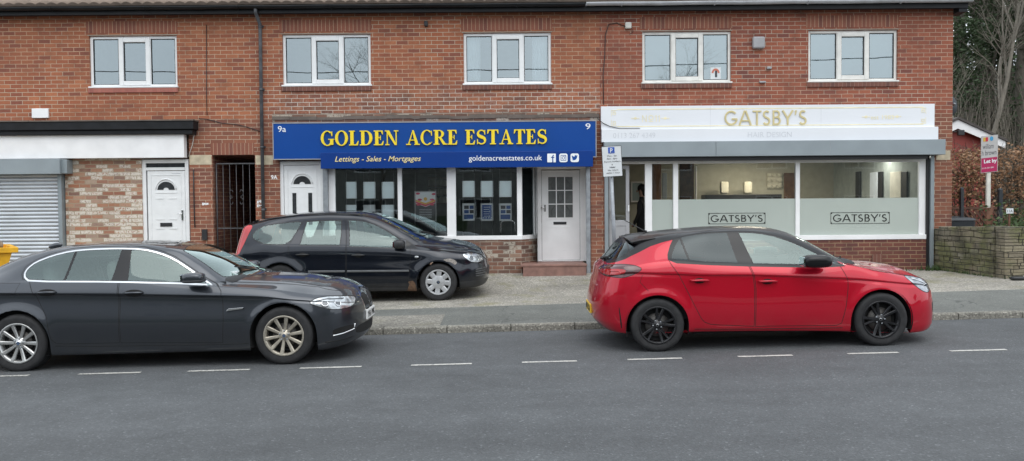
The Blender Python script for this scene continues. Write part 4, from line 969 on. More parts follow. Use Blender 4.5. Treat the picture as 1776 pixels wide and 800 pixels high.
# black name panels stuck on the frosted glass
for (p0, q0, p1, q1) in ((1228.5, 369.5, 1327.5, 388.5), (1440.6, 368.3, 1543, 388.2)):
    yy = YF + .074; a, b, c, d = rc(p0, q0, p1, q1, yy); mb = MB()
    mb.ring(a, b, c, d, .009, yy, yy + .003)
    for (u, v) in ((a, c), (b - .03, c), (a, d - .03), (b - .03, d - .03)): mb.box(u, u + .03, yy - .001, yy + .0025, v, v + .03)
    glyphs(mb, "GATSBY'S", a + .05, b - .045, c + .042, d - c - .085, yy, .002, geo_glyph)
    mb.build('window_lettering', M['black_letter'], fr3)
# ---- things in the estate agent's window
yw = YF + .095; simple('cable_wire', (.45, .46, .47), .3, .8)
def holder(px0, py0, px1, py1, kind, label):
    a, b, c, d = rc(px0, py0, px1, py1, yw); r = empty('display_holder', ((a + b) / 2, yw, c), label, 'display panel', 'display panels hung in the estate agent window')
    mb = MB()
    if kind == 0: mb.box(a, b, yw, yw + .012, c, d, 0)
    else:
        mb.ring(a, b, c, d, .022, yw, yw + .012, 0); mb.box(a + .022, b - .022, yw + .003, yw + .012, c + .022, d - .022, 1)
        w, h = b - a, d - c
        if kind == 1 or kind == 3:
            mb.box(a + .03, b - .03, yw + .001, yw + .003, c + .03, c + h * .36, 2)
            for k in range(2):
                for j in range(2): mb.box(a + .035 + k * w * .44, a + .02 + w * .44 + k * w * .42, yw + .001, yw + .003, c + h * (.42 + j * .26), c + h * (.62 + j * .26), (2 if (k + j + kind) % 2 else 3))
        if kind == 2:
            mb.box(a + .03, b - .03, yw + .001, yw + .003, c + .03, d - .03, 2)
            for j in range(5): mb.box(a + .06, b - .06 - .02 * (j % 2), yw - .001, yw + .001, c + h * (.25 + j * .13), c + h * (.25 + j * .13) + .010, 1)
            for k in range(4): mb.box(a + .05 + k * w * .2, a + .07 + k * w * .2, yw - .001, yw + .001, c + h * .14, c + h * .19, 1)
        if kind == 4:
            for k in range(4): mb.ring(a + .05 + k * .045, a + .085 + k * .045, c + h * .35, c + h * .6, .008, yw, yw + .003, 3)
    mb.build('panel', [M['panel_film'] if kind == 0 else M['board_white'], M['board_white'], M['paper_blue'], M['paper_grey']], r)
    return r

cols1 = ((600, 618.5), (630, 651), (662, 683.5)); cols2 = ((802, 823.5), (833.7, 855.3), (865.5, 887.5))
nm = ('left', 'middle', 'right')
for i, (p, q) in enumerate(cols1):
    holder(p, 315.5, q, 344.5, 0, 'blank pale panel in the upper row of the left office pane, %s one' % nm[i]); holder(p, 355.5, q, 385, 4 if i == 1 else 0, ('blank pale panel in the lower row of the left office pane, first from the left', 'lower row panel printed with a line of black figures', 'blank pale panel in the lower row of the left office pane, next to the mullion')[i])
for i, (p, q) in enumerate(cols2):
    holder(p, 314, q, 342, 0, 'blank pale panel in the upper row of the right office pane, %s one' % nm[i]); holder(p, 353, q, 383, (1, 2, 3)[i], ('framed leaflet with four photographs and a blue foot, left of the dark blue one', 'framed dark blue leaflet with white lines of text', 'framed leaflet with photographs over a bright blue foot, above the chrome chair')[i])
mb = MB()
for cols, ya, yb_ in ((cols1, 292, 408), (cols2, 292, 408)):
    for p, q in cols:
        for u in (p + 1, q - 1): mb.tube([tuple(at(u, ya, yw - .01)), tuple(at(u, yb_, yw - .01))], .003, 4)
for u in (720, 756): mb.tube([tuple(at(u, 292, yw - .01)), tuple(at(u, 408, yw - .01))], .003, 4)
tag(mb.build('display_wires', M['cable_wire']), 'thin vertical steel wires holding the panels in the office window', 'wires')
# poster
a, b, c, d = rc(719, 331.7, 757, 384.5, yw); w, h = b - a, d - c; r = empty('poster', ((a + b) / 2, yw, c), 'framed poster with pink ovals and a gold chevron over dark grey', 'poster')
mb = MB(); mb.ring(a, b, c, d, .022, yw - .004, yw + .012); mb.build('frame', M['alarm_grey'], r)
mb = MB(); mb.box(a + .022, b - .022, yw + .002, yw + .01, c + .022, d - .022, 0); cx = (a + b) / 2; zc = c + h * .60
mb.prism([(a + .022, c + .022), (a + .022, zc), (cx, zc - .12 * h), (b - .022, zc), (b - .022, c + .022)][::-1], yw - .001, yw + .001, 1)
for k, m_ in ((0, 3), (1, 2)):
    o_ = k * .035; mb.prism([(a + .022, zc + .01 + o_), (cx, zc - .12 * h + .01 + o_), (b - .022, zc + .01 + o_), (b - .022, zc + .04 + o_), (cx, zc - .12 * h + .045 + o_), (a + .022, zc + .04 + o_)][::-1], yw - .002 - k * .001, yw - .0012, m_)
for u, v in ((.16, .92), (.88, .9), (.24, .72), (.80, .72), (.18, .56), (.80, .56)): mb.sell((a + w * u, yw - .003, c + h * v), (w * .1, .002, h * .035), (1, 1), 14, 6, 3)
mb.sell((cx, yw - .003, c + h * .74), (w * .08, .002, h * .06), (1, 1), 14, 6, 2)
for j in range(6): mb.box(a + w * .22, b - w * .22, yw - .003, yw - .0015, c + h * (.12 + j * .055), c + h * (.12 + j * .055) + .007, 0 if j < 3 else 4)
mb.build('print', [M['board_white'], M['paper_grey'], M['paper_gold'], M['paper_pink'], M['pale_letter']], r)
# chrome chair
r = empty('chair', (at(881, 408, YF + .5).x, YF + .5, ZF + .15), 'chair with an arched chrome back behind the right office pane', 'chair')
cx, yy = at(881, 408, YF + .5).x, YF + .5; zt = Z(383.5, 881, yy); mb = MB(); ww = .145
pts = [(cx - ww - .02, yy, ZF + .16), (cx - ww, yy, zt - .08)] + [(cx - ww + .06 - .06 * math.cos(R(q)), yy, zt - .06 + .06 * math.sin(R(q))) for q in range(15, 91, 15)] + [(cx + ww - .06 + .06 * math.sin(R(q)), yy, zt - .06 + .06 * math.cos(R(q))) for q in range(0, 91, 15)] + [(cx + ww + .02, yy, ZF + .16)]
mb.tube(pts, .012, 8); mb.tube([(cx - ww, yy, ZF + .6), (cx - ww, yy + .42, ZF + .6), (cx - ww, yy + .45, ZF + .16)], .012, 8); mb.tube([(cx + ww, yy, ZF + .6), (cx + ww, yy + .42, ZF + .6), (cx + ww, yy + .45, ZF + .16)], .012, 8)
mb.build('frame', M['chrome'], r); mb = MB(); mb.box(cx - ww + .01, cx + ww - .01, yy + .02, yy + .43, ZF + .6, ZF + .65); mb.build('seat', M['seat_cloth'], r, bevel=.02)
# shelves with folders, desks in the dark office
ys = YF + 3.6; a, b, c, d = rc(742, 308, 778, 352, ys); r = empty('shelf_unit', ((a + b) / 2, ys, c), 'shelf of cream folders deep in the office behind the poster', 'shelves')
mb = MB()
for k in range(4): mb.box(a, b, ys, ys + .3, c + k * (d - c) / 3 - .02, c + k * (d - c) / 3)
mb.build('shelf', M['wood_brown'], r); mb = MB(); x = a; rnd = random.Random(2)
for k in range(3):
    x = a + .02
    while x < b - .07: mb.box(x, x + .06, ys - .02, ys + .25, c + k * (d - c) / 3 + .002, c + k * (d - c) / 3 + (d - c) / 3 * rnd.uniform(.6, .8)); x += .068
mb.build('folders', M['book_cream'], r)
mb = MB(); a, b = X(655, 400, YF + 2.2), X(775, 400, YF + 2.2); mb.box(a, b, YF + 1.9, YF + 2.6, 1.02, 1.06); mb.box(a + .03, a + .07, YF + 1.95, YF + 2.55, ZF + .15, 1.02); mb.box(b - .07, b - .03, YF + 1.95, YF + 2.55, ZF + .15, 1.02)
mb.box(a + .4, a + .9, YF + 2.1, YF + 2.13, 1.16, 1.5); mb.box(a + .62, a + .68, YF + 2.13, YF + 2.16, 1.06, 1.3)
tag(mb.build('office_desk', M['dark_item'], bevel=.005), 'dark desk with a screen in the unlit estate agent office', 'desk')
# ================================================================ PARKING SIGN
yp = 12.55; gx = at(1067, 420, yp).x; r = empty('parking_sign', (gx, yp, zg(gx, yp)), 'leaning grey pole with a white parking times plate', 'sign')
base = Vector((at(1070, 470, yp).x, yp, zg(gx, yp) - .02)); tp = at(1058.5, 262, yp + .02); mb = MB(); mb.tube([tuple(base), tuple(tp)], .028, 12); mb.build('pole', M['galvanised'], r)
A, B, C_, D_ = [at(p, q, yp - .035) for p, q in ((1046, 307.5), (1080.3, 305.5), (1077.2, 252.5), (1043, 254.5))]
ex = (B - A); ez = (D_ - A); W_, H_ = ex.length, ez.length; th = math.atan2(ex.z, ex.x)
def plate(u, v): return A + ex * u + ez * v
def pbox(mb, u0, u1, v0, v1, o0, o1, mi):
    vs = [plate(u, v) + Vector((0, o, 0)) for o in (o0, o1) for u, v in ((u0, v0), (u1, v0), (u1, v1), (u0, v1))]
    mb.add(vs, [(0, 1, 2, 3), (7, 6, 5, 4), (0, 4, 5, 1), (1, 5, 6, 2), (2, 6, 7, 3), (3, 7, 4, 0)], mi)
mb = MB(); pbox(mb, 0, 1, 0, 1, 0, .004, 0); pbox(mb, .33, .65, .76, .96, -.003, -.0005, 1); mb.build('plate', [M['board_white'], M['sign_p_blue'] if 'sign_p_blue' in M else simple('sign_p_blue', (.004, .07, .42), .4)], r)
mb = MB(); mb.ring(0, 1, 0, 1, .012, 0, 0) if False else None
for (u0, u1, v0, v1) in ((.0, .02, 0, 1), (.98, 1, 0, 1), (.02, .98, 0, .012), (.02, .98, .988, 1)): pbox(mb, u0, u1, v0, v1, -.002, -.0005, 0)
mb.build('border', M['black_letter'], r)
tb = MB(); lines = [('Mon - Sat', .27, .75, .655), ('8am - 6pm', .24, .76, .565), ('Permit holders', .10, .92, .47), ('or', .46, .54, .375), ('1 hour', .36, .66, .29), ('No return', .27, .78, .19), ('within 1 hour', .17, .86, .10)]
for s, u0, u1, v in lines: textmesh(tb, s, u0 * W_, u1 * W_, v * H_, .024, 0, .0005, bold=-.002)
pm = MB(); textmesh(pm, 'P', .42 * W_, .56 * W_, .79 * H_, .065, 0, .0005, bold=.02)
for src, nme, mt, off in ((tb, 'lettering', 'black_letter', -.0026), (pm, 'parking_letter', 'board_white', -.0045)):
    src.v = [tuple(A + ex * (x / W_) + ez * (z / H_) + Vector((0, off + y_, 0))) for x, y_, z in src.v]; src.build(nme, M[mt], r)
for k in (.3, .8):
    mb = MB(); c = plate(.5, k); mb.tube([(c.x - .03, yp - .028, c.z), (c.x + .03, yp - .028, c.z)], .012, 6); mb.build('clip', M['galvanised'], r)
# ================================================================ RIGHT SIDE: stone walls, posts, bin, fence, board, hedge, outbuilding
XW = XR + .002
def stone_run(name, pts, thick, zt, label, cap=True):
    """rubble wall along pts [(x,y)], courses of slightly uneven stones"""
    mb = MB(); rnd = random.Random(21)
    for (p, q) in zip(pts[:-1], pts[1:]):
        p, q = Vector(p), Vector(q); e = q - p; L = e.length; e.normalize(); nr = Vector((-e.y, e.x)); z = 0; 
        ztop0, ztop1 = zt
        while z < max(ztop0, ztop1) - .03:
            h = rnd.uniform(.07, .13); u = 0
            while u < L:
                w = rnd.uniform(.14, .42); u1 = min(L, u + w); zz = z; top = ztop0 + (ztop1 - ztop0) * u / L
                if zz + h * .3 < top:
                    o = rnd.uniform(-.012, .012); g = .006
                    c = [p + e * (u + g) + nr * (-thick / 2 + o), p + e * (u1 - g) + nr * (-thick / 2 + o), p + e * (u1 - g) + nr * (thick / 2 + o), p + e * (u + g) + nr * (thick / 2 + o)]
                    z1_ = min(zz + h - g, top + rnd.uniform(-.01, .015))
                    mb.add([(v.x, v.y, zz) for v in c] + [(v.x, v.y, z1_) for v in c], BX)
                u = u1
            z += h
    return tag(mb.build(name, M['stone_wall'], bevel=.012), label, 'wall')
stone_run('stone_wall', [(8.66, 16.9), (8.76, 14.93)], .3, (1.17, 1.235), 'mossy rubble stone wall running out from the end of the brick terrace')
stone_run('stone_wall', [(8.62, 14.76), (13.5, 14.62)], .3, (1.23, 1.2), 'paler yellowish stone wall facing the street, right of the mossy wall corner')
def post_thing(name, px, py0, py1, Y, r, mat, label, cat, group=None, cap=True):
    t_ = at(px, py0, Y); b_ = at(px, py1, Y); mb = MB(); mb.box(b_.x - r, b_.x + r, Y - r, Y + r, min(b_.z, .25), t_.z)
    if cap: mb.add([(b_.x - r, Y - r, t_.z + .001), (b_.x + r, Y - r, t_.z + .001), (b_.x + r, Y + r, t_.z + .001), (b_.x - r, Y + r, t_.z + .001), (b_.x, Y, t_.z + r)], [(0, 1, 4), (1, 2, 4), (2, 3, 4), (3, 0, 4)])
    return tag(mb.build(name, M[mat], bevel=.004), label, cat, group)
post_thing('metal_post', 1667.5, 327, 400, 17.9, .033, 'bin_plastic', 'dark metal post rising above the wheelie bin', 'post', 'dark posts behind the stone wall')
post_thing('metal_post', 1734, 329, 400, 16.6, .036, 'bin_plastic', 'dark metal post between the letting board and the house number plate', 'post', 'dark posts behind the stone wall')
# letting board
yl = 16.3; c = at(1714.5, 400, yl); r = empty('letting_board', (c.x, yl, .25), 'white and magenta letting board on a pale post behind the stone wall', 'sign')
mb = MB(); mb.box(c.x - .035, c.x + .035, yl, yl + .05, Z(360, 1714, yl), Z(236, 1714, yl)); mb.build('post', M['post_white'], r)
mb = MB(); mb.box(c.x - .04, c.x + .045, yl - .002, yl + .06, .1, Z(362, 1714, yl)); mb.box(c.x + .045, c.x + .085, yl + .01, yl + .05, .1, Z(357, 1714, yl)); mb.build('stake', M['post_brown'], r)
a, b, e, f_ = rc(1702, 236.5, 1731, 300.5, yl - .02); tl = .035; zm = e + (f_ - e) * .40
mb = MB()
def sk(x, z): return (x, z + (x - a) * .10)
mb.prism([sk(a, e), sk(a, f_), sk(b, f_), sk(b, e)], yl - .012, yl - .004, 0); mb.prism([sk(a + .006, e + .01), sk(a + .006, zm), sk(b - .012, zm), sk(b - .012, e + .01)], yl - .0155, yl - .0125, 1)
mb.prism([sk(a + .04, f_ - .11), sk(a + .04, f_ - .03), sk(a + .11, f_ - .03), sk(a + .11, f_ - .11)], yl - .0155, yl - .0125, 2); mb.prism([sk(a + .082, f_ - .11), sk(a + .082, f_ - .03), sk(a + .13, f_ - .03), sk(a + .13, f_ - .11)], yl - .017, yl - .0157, 3)
mb.prism([(a + .20 + .035 * math.cos(R(q)), f_ - .045 + .045 * math.sin(R(q))) for q in range(360, 0, -30)], yl - .0155, yl - .0125, 4)
simple('logo_gold', (.55, .35, .04), .5); simple('logo_red', (.45, .02, .03), .5); simple('logo_blue', (.05, .28, .5), .5)
mb.build('board', [M['letting_white'], M['magenta'], M['logo_gold'], M['logo_red'], M['logo_blue']], r)
mb = MB(); textmesh(mb, 'william', a + .03, a + .24, f_ - .255, .105, yl - .0135, .001, bold=-.004); textmesh(mb, 'h brown', a + .015, b - .03, f_ - .38, .105, yl - .0135, .001, bold=-.004); mb.v = [(x, y, z + (x - a) * .1) for x, y, z in mb.v]; mb.build('lettering', M['paper_grey'], r)
mb = MB(); textmesh(mb, 'Let by', a + .055, b - .02, zm - .10, .07, yl - .0165, .001, bold=.03); textmesh(mb, '0113 239 1991', a + .02, b - .08, e + .075, .03, yl - .0165, .001, bold=.0); mb.v = [(x, y, z + (x - a) * .1) for x, y, z in mb.v]; mb.build('white_lettering', M['board_white'], r)
# wheelie bin
yb = 17.5; a, b, e, f_ = rc(1649, 377.5, 1692, 402, yb); r = empty('wheelie_bin', ((a + b) / 2, yb + .3, .25), 'dark wheelie bin behind the mossy stone wall', 'bin')
mb = MB(); zb0 = .25; n0 = [(a + .05, yb + .06), (b - .05, yb + .06), (b - .05, yb + .56), (a + .05, yb + .56)]; n1 = [(a, yb), (b, yb), (b, yb + .6), (a, yb + .6)]
mb.add([(x, y, zb0 + .08) for x, y in n0] + [(x, y, f_ - .07) for x, y in n1], BX); mb.build('body', M['bin_plastic'], r, bevel=.02)
mb = MB(); mb.add([(a - .02, yb - .03, f_ - .066), (b + .02, yb - .03, f_ - .066), (b + .02, yb + .64, f_ - .066), (a - .02, yb + .64, f_ - .066), (a + .02, yb + .02, f_ - .01), (b - .02, yb + .02, f_ - .01), (b - .02, yb + .6, f_ + .02), (a + .02, yb + .6, f_ + .02)], BX); mb.build('lid', M['bin_plastic'], r, bevel=.015)
for s in (a + .03, b - .07): mb = MB(); mb.lathe_y([(0, 0), (.09, 0), (.09, .05), (0, .05)], s + .03, yb + .6, zb0 + .09, 16); mb.build('wheel', M['rubber'], r)
# low fence of diagonal boards
yfn = 18.3; a, b, e, f_ = rc(1650, 359, 1746, 400, yfn); mb = MB(); e = .2
mb.box(a, b, yfn - .02, yfn + .03, f_ - .05, f_); mb.box(a, b, yfn - .02, yfn + .03, e + .1, e + .15)
x = a - .9
while x < b:
    x0_, x1_ = x, x + (f_ - e - .1) * .8
    if x1_ > a and x0_ < b - .02:
        p, q = max(x0_, a), min(x1_, b); k = (f_ - e - .1) / (x1_ - x0_); zz0 = e + .1 + (p - x0_) * k; zz1 = e + .1 + (q - x0_) * k
        fz = (f_ + e + .1)
        mb.add([(p, yfn, fz - zz0 - .05), (p, yfn, fz - zz0 + .02), (q, yfn, fz - zz1 + .02), (q, yfn, fz - zz1 - .05), (p, yfn + .02, fz - zz0 - .05), (p, yfn + .02, fz - zz0 + .02), (q, yfn + .02, fz - zz1 + .02), (q, yfn + .02, fz - zz1 - .05)], [(0, 1, 2, 3), (7, 6, 5, 4), (0, 4, 5, 1), (2, 6, 7, 3), (1, 5, 6, 2), (3, 7, 4, 0)])
    x += .125
tag(mb.build('board_fence', M['fence_brown']), 'low brown fence of diagonal boards in front of the beech hedge', 'fence')
yn = 15.4; c = at(1751, 400, yn); r = empty('number_post', (c.x, yn, .9), 'small white house number plate on a short post', 'sign')
mb = MB(); mb.box(c.x - .013, c.x + .013, yn, yn + .03, .9, Z(364, 1751, yn)); mb.build('post', M['post_brown'], r)
a, b, e, f_ = rc(1745, 361.5, 1757, 370.5, yn); mb = MB(); mb.box(a, b, yn - .012, yn - .002, e, f_); mb.build('plate', M['board_white'], r); mb = MB(); textmesh(mb, '11A', a + .015, b - .015, e + .022, f_ - e - .045, yn - .014, .001); mb.build('lettering', M['black_letter'], r)
# red boarded outbuilding with white bargeboard
yo = 26.0; r = empty('outbuilding', (at(1668, 300, yo).x, yo, .3), 'red boarded outbuilding with a white bargeboard beyond the hedge', 'building')
ap = at(1662, 208, yo); rt = at(1744, 245, yo); x0 = ap.x - (rt.x - ap.x); mb = MB()
mb.prism([(x0 + .15, .2), (x0 + .15, rt.z - .1), (ap.x, ap.z - .18), (rt.x - .2, rt.z - .1), (rt.x - .2, .2)], yo + .25, yo + 6); mb.build('wall', M['red_timber'], r)
mb = MB()
for s, q in ((-1, x0), (1, rt.x)):
    e = Vector((q, 0, rt.z)); A2 = Vector((ap.x, 0, ap.z)); mb.add([(A2.x, yo, A2.z), (e.x, yo, e.z), (e.x, yo, e.z - .22), (A2.x, yo, A2.z - .27), (A2.x, yo + .04, A2.z), (e.x, yo + .04, e.z), (e.x, yo + .04, e.z - .22), (A2.x, yo + .04, A2.z - .27)], [(0, 1, 2, 3), (7, 6, 5, 4), (0, 4, 5, 1), (3, 2, 6, 7), (1, 5, 6, 2)])
mb.build('bargeboard', M['white_paint'], r)
mb = MB()
for q in (x0 - .05, rt.x + .05):
    mb.add([(ap.x, yo - .05, ap.z + .012), (q, yo - .05, rt.z - .02), (q, yo + 6.2, rt.z - .02), (ap.x, yo + 6.2, ap.z + .012), (ap.x, yo - .05, ap.z + .09), (q, yo - .05, rt.z + .05), (q, yo + 6.2, rt.z + .05), (ap.x, yo + 6.2, ap.z + .09)], BX)
mb.build('roof', M['far_roof'], r)
c = at(1660, 231, 24); mb = MB(); mb.box(c.x - .12, c.x + .12, 24.3, 24.42, c.z - .06, c.z + .1); mb.tube([(c.x, 24.4, c.z + .1), (c.x - .2, 25, c.z + .5), (c.x - .2, 26.25, c.z + .5)], .02, 6)
# satellite dish on the gable
c = Vector((XR + .33, YF + .9, at(1655, 184, YF + .9).z)); r2 = empty('satellite_dish', (XR, YF + .9, c.z - .2), 'dark satellite dish fixed to the gable wall', 'dish')
mb = MB(); rr = .27; rows = []
for j in range(7):
    q = rr * j / 6
    for k in range(24): mb.v.append((c.x + q * math.cos(2 * PI * k / 24), c.y - .0 + .35 * q * q / rr - .05, c.z + q * math.sin(2 * PI * k / 24)))
for j in range(6):
    for k in range(24): mb.f.append((j * 24 + k, j * 24 + (k + 1) % 24, (j + 1) * 24 + (k + 1) % 24, (j + 1) * 24 + k)); mb.m.append(0); mb.s.append(True)
mb.build('dish', M['bin_plastic'], r2); mb = MB(); mb.tube([(c.x, c.y + .05, c.z - .1), (c.x - .1, c.y + .1, c.z - .25), (XR, c.y + .1, c.z - .25)], .015, 6); mb.tube([(c.x, c.y - .05, c.z - .25), (c.x, c.y - .3, c.z - .02)], .01, 6); mb.sell((c.x, c.y - .32, c.z), (.03, .05, .03)); mb.build('arm', M['galvanised'], r2)
r3 = empty('floodlight', (XR, YF + .4, at(1662, 231, YF + .4).z), 'small black floodlight on the gable wall near the outbuilding', 'lamp')
c = at(1665, 231, YF + .4); mb = MB(); mb.box(c.x - .07, c.x + .06, YF + .33, YF + .40, c.z - .05, c.z + .06); mb.build('housing', M['plastic_black'], r3, bevel=.01); mb = MB(); mb.tube([(c.x, YF + .4, c.z), (c.x - .05, YF + .45, c.z + .03), (XR, YF + .45, c.z + .03)], .012, 6); mb.build('bracket', M['plastic_black'], r3)
# skip at the left edge
ysk = 14.0; a = at(31.5, 430, ysk).x; zt_ = Z(429, 20, ysk); zg0 = zg(a, ysk + .8); r = empty('skip', (a - 1.3, ysk + .8, zg0), 'yellow builder skip heaped with rubble in front of the roller shutter', 'skip')
mb = MB(); L = 3.0
def hexa(lo, hi): return [(x, y, lo[4]) for x, y in ((lo[0], lo[2]), (lo[1], lo[2]), (lo[1], lo[3]), (lo[0], lo[3]))] + [(x, y, hi[4]) for x, y in ((hi[0], hi[2]), (hi[1], hi[2]), (hi[1], hi[3]), (hi[0], hi[3]))]
vs = hexa((a - L + .5, a - .35, ysk + .1, ysk + 1.5, zg0 + .03), (a - L, a - .09, ysk + .03, ysk + 1.57, zt_ - .09)); mb.add(vs, BX); mb.build('body', M['skip_yellow'], r)
mb = MB(); mb.box(a - L - .08, a, ysk - .04, ysk + .05, zt_ - .088, zt_); mb.box(a - L - .08, a, ysk + 1.55, ysk + 1.64, zt_ - .088, zt_); mb.box(a - .09, a, ysk + .05, ysk + 1.55, zt_ - .088, zt_); mb.box(a - L - .08, a - L + .01, ysk + .05, ysk + 1.55, zt_ - .088, zt_)
for x in (a - .75, a - 1.5, a - 2.2): mb.box(x, x + .09, ysk - .02, ysk + .07, zg0 + .2, zt_ - .09)
mb.build('rim', M['skip_yellow'], r, bevel=.008)
mb = MB(); mb.box(a - L + .3, a - .22, ysk + .0, ysk + .06, zg0 + .35, zg0 + .45); mb.build('stripe', M['skip_orange'], r)
mb = MB(); rnd = random.Random(9)
for k in range(70):
    x, y = a - rnd.uniform(.25, L - .2), ysk + rnd.uniform(.2, 1.4); s = rnd.uniform(.05, .15); Mx = Matrix.Rotation(rnd.uniform(0, 3), 3, Vector((rnd.random(), rnd.random(), rnd.random() + .1)).normalized())
    mb.sell((x, y, zt_ - .1 + rnd.uniform(0, .12) + .1 * math.sin((x - a) * 1.5) ** 2), (s, s * .7, s * .45), (.3, .3), 8, 4, 0, Mx)
mb.add([(a - .1, ysk + .06, zt_ - .12), (a - L, ysk + .06, zt_ - .12), (a - L, ysk + 1.55, zt_ - .12), (a - .1, ysk + 1.55, zt_ - .12)], [(0, 1, 2, 3)]); SKA = R(35); r.location = (a, ysk, zg0)
for ch in r.children: ch.matrix_parent_inverse = Matrix.Translation((-a, -ysk, -zg0))
r.rotation_euler.z = SKA; mb.v = [(a + (x - a) * math.cos(SKA) - (y - ysk) * math.sin(SKA), ysk + (x - a) * math.sin(SKA) + (y - ysk) * math.cos(SKA), z) for x, y, z in mb.v]
tag(mb.build('rubble_heap', M['rubble']), 'heap of brown rubble filling the yellow skip', 'rubble')

mb = MB(); yy = YF - .004; a = at(470, 311, yy); textmesh(mb, '9A', a.x, a.x + .13, a.z, .085, yy, .003, bold=.02); mb.build('painted_mark', M['white_paint'], TB)
for px, py in ((355, 355), (450, 351), (450, 358)):
    mb = MB(); a = at(px, py, yy); rnd = random.Random(px + py)
    for k in range(4): mb.box(a.x + k * .03 - .05, a.x + k * .03 - .015, yy, yy + .003, a.z + rnd.uniform(-.03, .01), a.z + rnd.uniform(.02, .05))
    mb.build('painted_mark', M['white_paint'], TB)
# ================================================================ CARS
def pchip(xs, ys, q):
    xs = np.asarray(xs, float); ys = np.asarray(ys, float); q = np.clip(np.asarray(q, float), xs[0], xs[-1])
    if len(xs) == 1: return np.full_like(q, ys[0])
    h = np.diff(xs); d = np.diff(ys) / h; n = len(xs); m = np.zeros(n)
    if n == 2: m[:] = d[0]
    else:
        for i in range(1, n - 1):
            if d[i - 1] * d[i] > 0:
                w1, w2 = 2 * h[i] + h[i - 1], h[i] + 2 * h[i - 1]; m[i] = (w1 + w2) / (w1 / d[i - 1] + w2 / d[i])
        m[0] = d[0]; m[-1] = d[-1]
    i = np.clip(np.searchsorted(xs, q) - 1, 0, n - 2); t = (q - xs[i]) / h[i]
    return (2 * t**3 - 3 * t**2 + 1) * ys[i] + (t**3 - 2 * t**2 + t) * h[i] * m[i] + (-2 * t**3 + 3 * t**2) * ys[i + 1] + (t**3 - t**2) * h[i] * m[i + 1]
def body_grid(S):
    xa, xb, nr, nf = S['xa'], S['xb'], S['nr'], S['nf']; NE = 22
    side = np.arange(xa, xb + 1e-6, .025); rows = []
    for (yk, zk_, (xr, zr_), (xf, zf)) in S['lines']:
        ysd = pchip([p[0] for p in yk], [p[1] for p in yk], side); zsd = pchip([p[0] for p in zk_], [p[1] for p in zk_], side)
        ty = np.linspace(0, PI / 2, NE + 1); ex = 2 / nr; fx = 2 / nf
        # rear: from centre (t=0) to the side (t=90)
        tt = (ty / (PI / 2)) ** .9 * PI / 2
        c, s = np.cos(tt), np.sin(tt)
        X_ = xa + (xr - xa) * np.abs(c) ** ex; Y_ = ysd[0] * s ** ex
        k = np.abs(c) ** 1.6; Z_ = zsd[0] + (zr_ - zsd[0]) * k
        Xf = xb + (xf - xb) * np.abs(c) ** fx; Yf = ysd[-1] * s ** fx; Zf = zsd[-1] + (zf - zsd[-1]) * k
        P = np.concatenate([np.stack([X_, Y_, Z_], 1)[:-1], np.stack([side, ysd, zsd], 1), np.stack([Xf, Yf, Zf], 1)[:-1][::-1]])
        rows.append(P)
    kb = S['belt']; A, B = rows[kb], rows[kb + 1]; new = A + (B - A) * .06; inr = np.clip((A[:, 0] - S['cab'][0]) / .2, 0, 1) * np.clip((S['cab'][1] - A[:, 0]) / .2, 0, 1)
    new[:, 1] = np.maximum(0, new[:, 1] - .010 * inr * (A[:, 1] > .5)); rows.insert(kb + 1, new)
    ks = S['crease']; A, B = rows[ks], rows[ks - 1]; new = A + (B - A) * .25; new[:, 1] = np.maximum(0, new[:, 1] - S['creased'] * (A[:, 1] > .5)); rows.insert(ks, new)
    G = np.stack(rows)                        # lines x columns x 3
    mid = G.shape[1] // 2
    seg = np.linalg.norm(np.diff(G, axis=0), axis=2); seg = np.maximum(.02, np.median(seg, axis=1)); v = np.concatenate([[0], np.cumsum(seg)])
    nv = 84; q = np.linspace(0, v[-1], nv); q = np.unique(np.concatenate([q, v]))
    out = np.zeros((len(q), G.shape[1], 3))
    for c in range(G.shape[1]):
        for a in range(3): out[:, c, a] = pchip(v, G[:, c, a], q)
    return out
def pip(x, y, poly):
    ins = False; n = len(poly); j = n - 1
    for i in range(n):
        xi, yi = poly[i]; xj, yj = poly[j]
        if (yi > y) != (yj > y) and x < (xj - xi) * (y - yi) / (yj - yi) + xi: ins = not ins
        j = i
    return ins
def offset_poly(poly, d):
    """grow (d>0) or shrink a simple polygon"""
    n = len(poly); A = sum(poly[i][0] * poly[(i + 1) % n][1] - poly[(i + 1) % n][0] * poly[i][1] for i in range(n)); sg = 1 if A > 0 else -1; out = []
    for i in range(n):
        p0, p1, p2 = Vector(poly[i - 1]), Vector(poly[i]), Vector(poly[(i + 1) % n]); e0 = (p1 - p0).normalized(); e1 = (p2 - p1).normalized()
        n0 = Vector((e0.y, -e0.x)) * sg; n1 = Vector((e1.y, -e1.x)) * sg; b = (n0 + n1)
        if b.length < 1e-4: b = n0
        b.normalize(); k = d / max(.5, b.dot(n0)); out.append(tuple(p1 + b * k))
    return out
def smooth_poly(poly, n=3, closed=True):
    """round a polygon a little by Chaikin cutting, keeps it inside"""
    for _ in range(n):
        out = []
        for i in range(len(poly)):
            p, q = Vector(poly[i]), Vector(poly[(i + 1) % len(poly)]); out += [tuple(p * .78 + q * .22), tuple(p * .22 + q * .78)]
        poly = out
    return poly
AX = {'y': (0, 2, 1), 'z': (0, 1, 2), 'x': (1, 2, 0)}
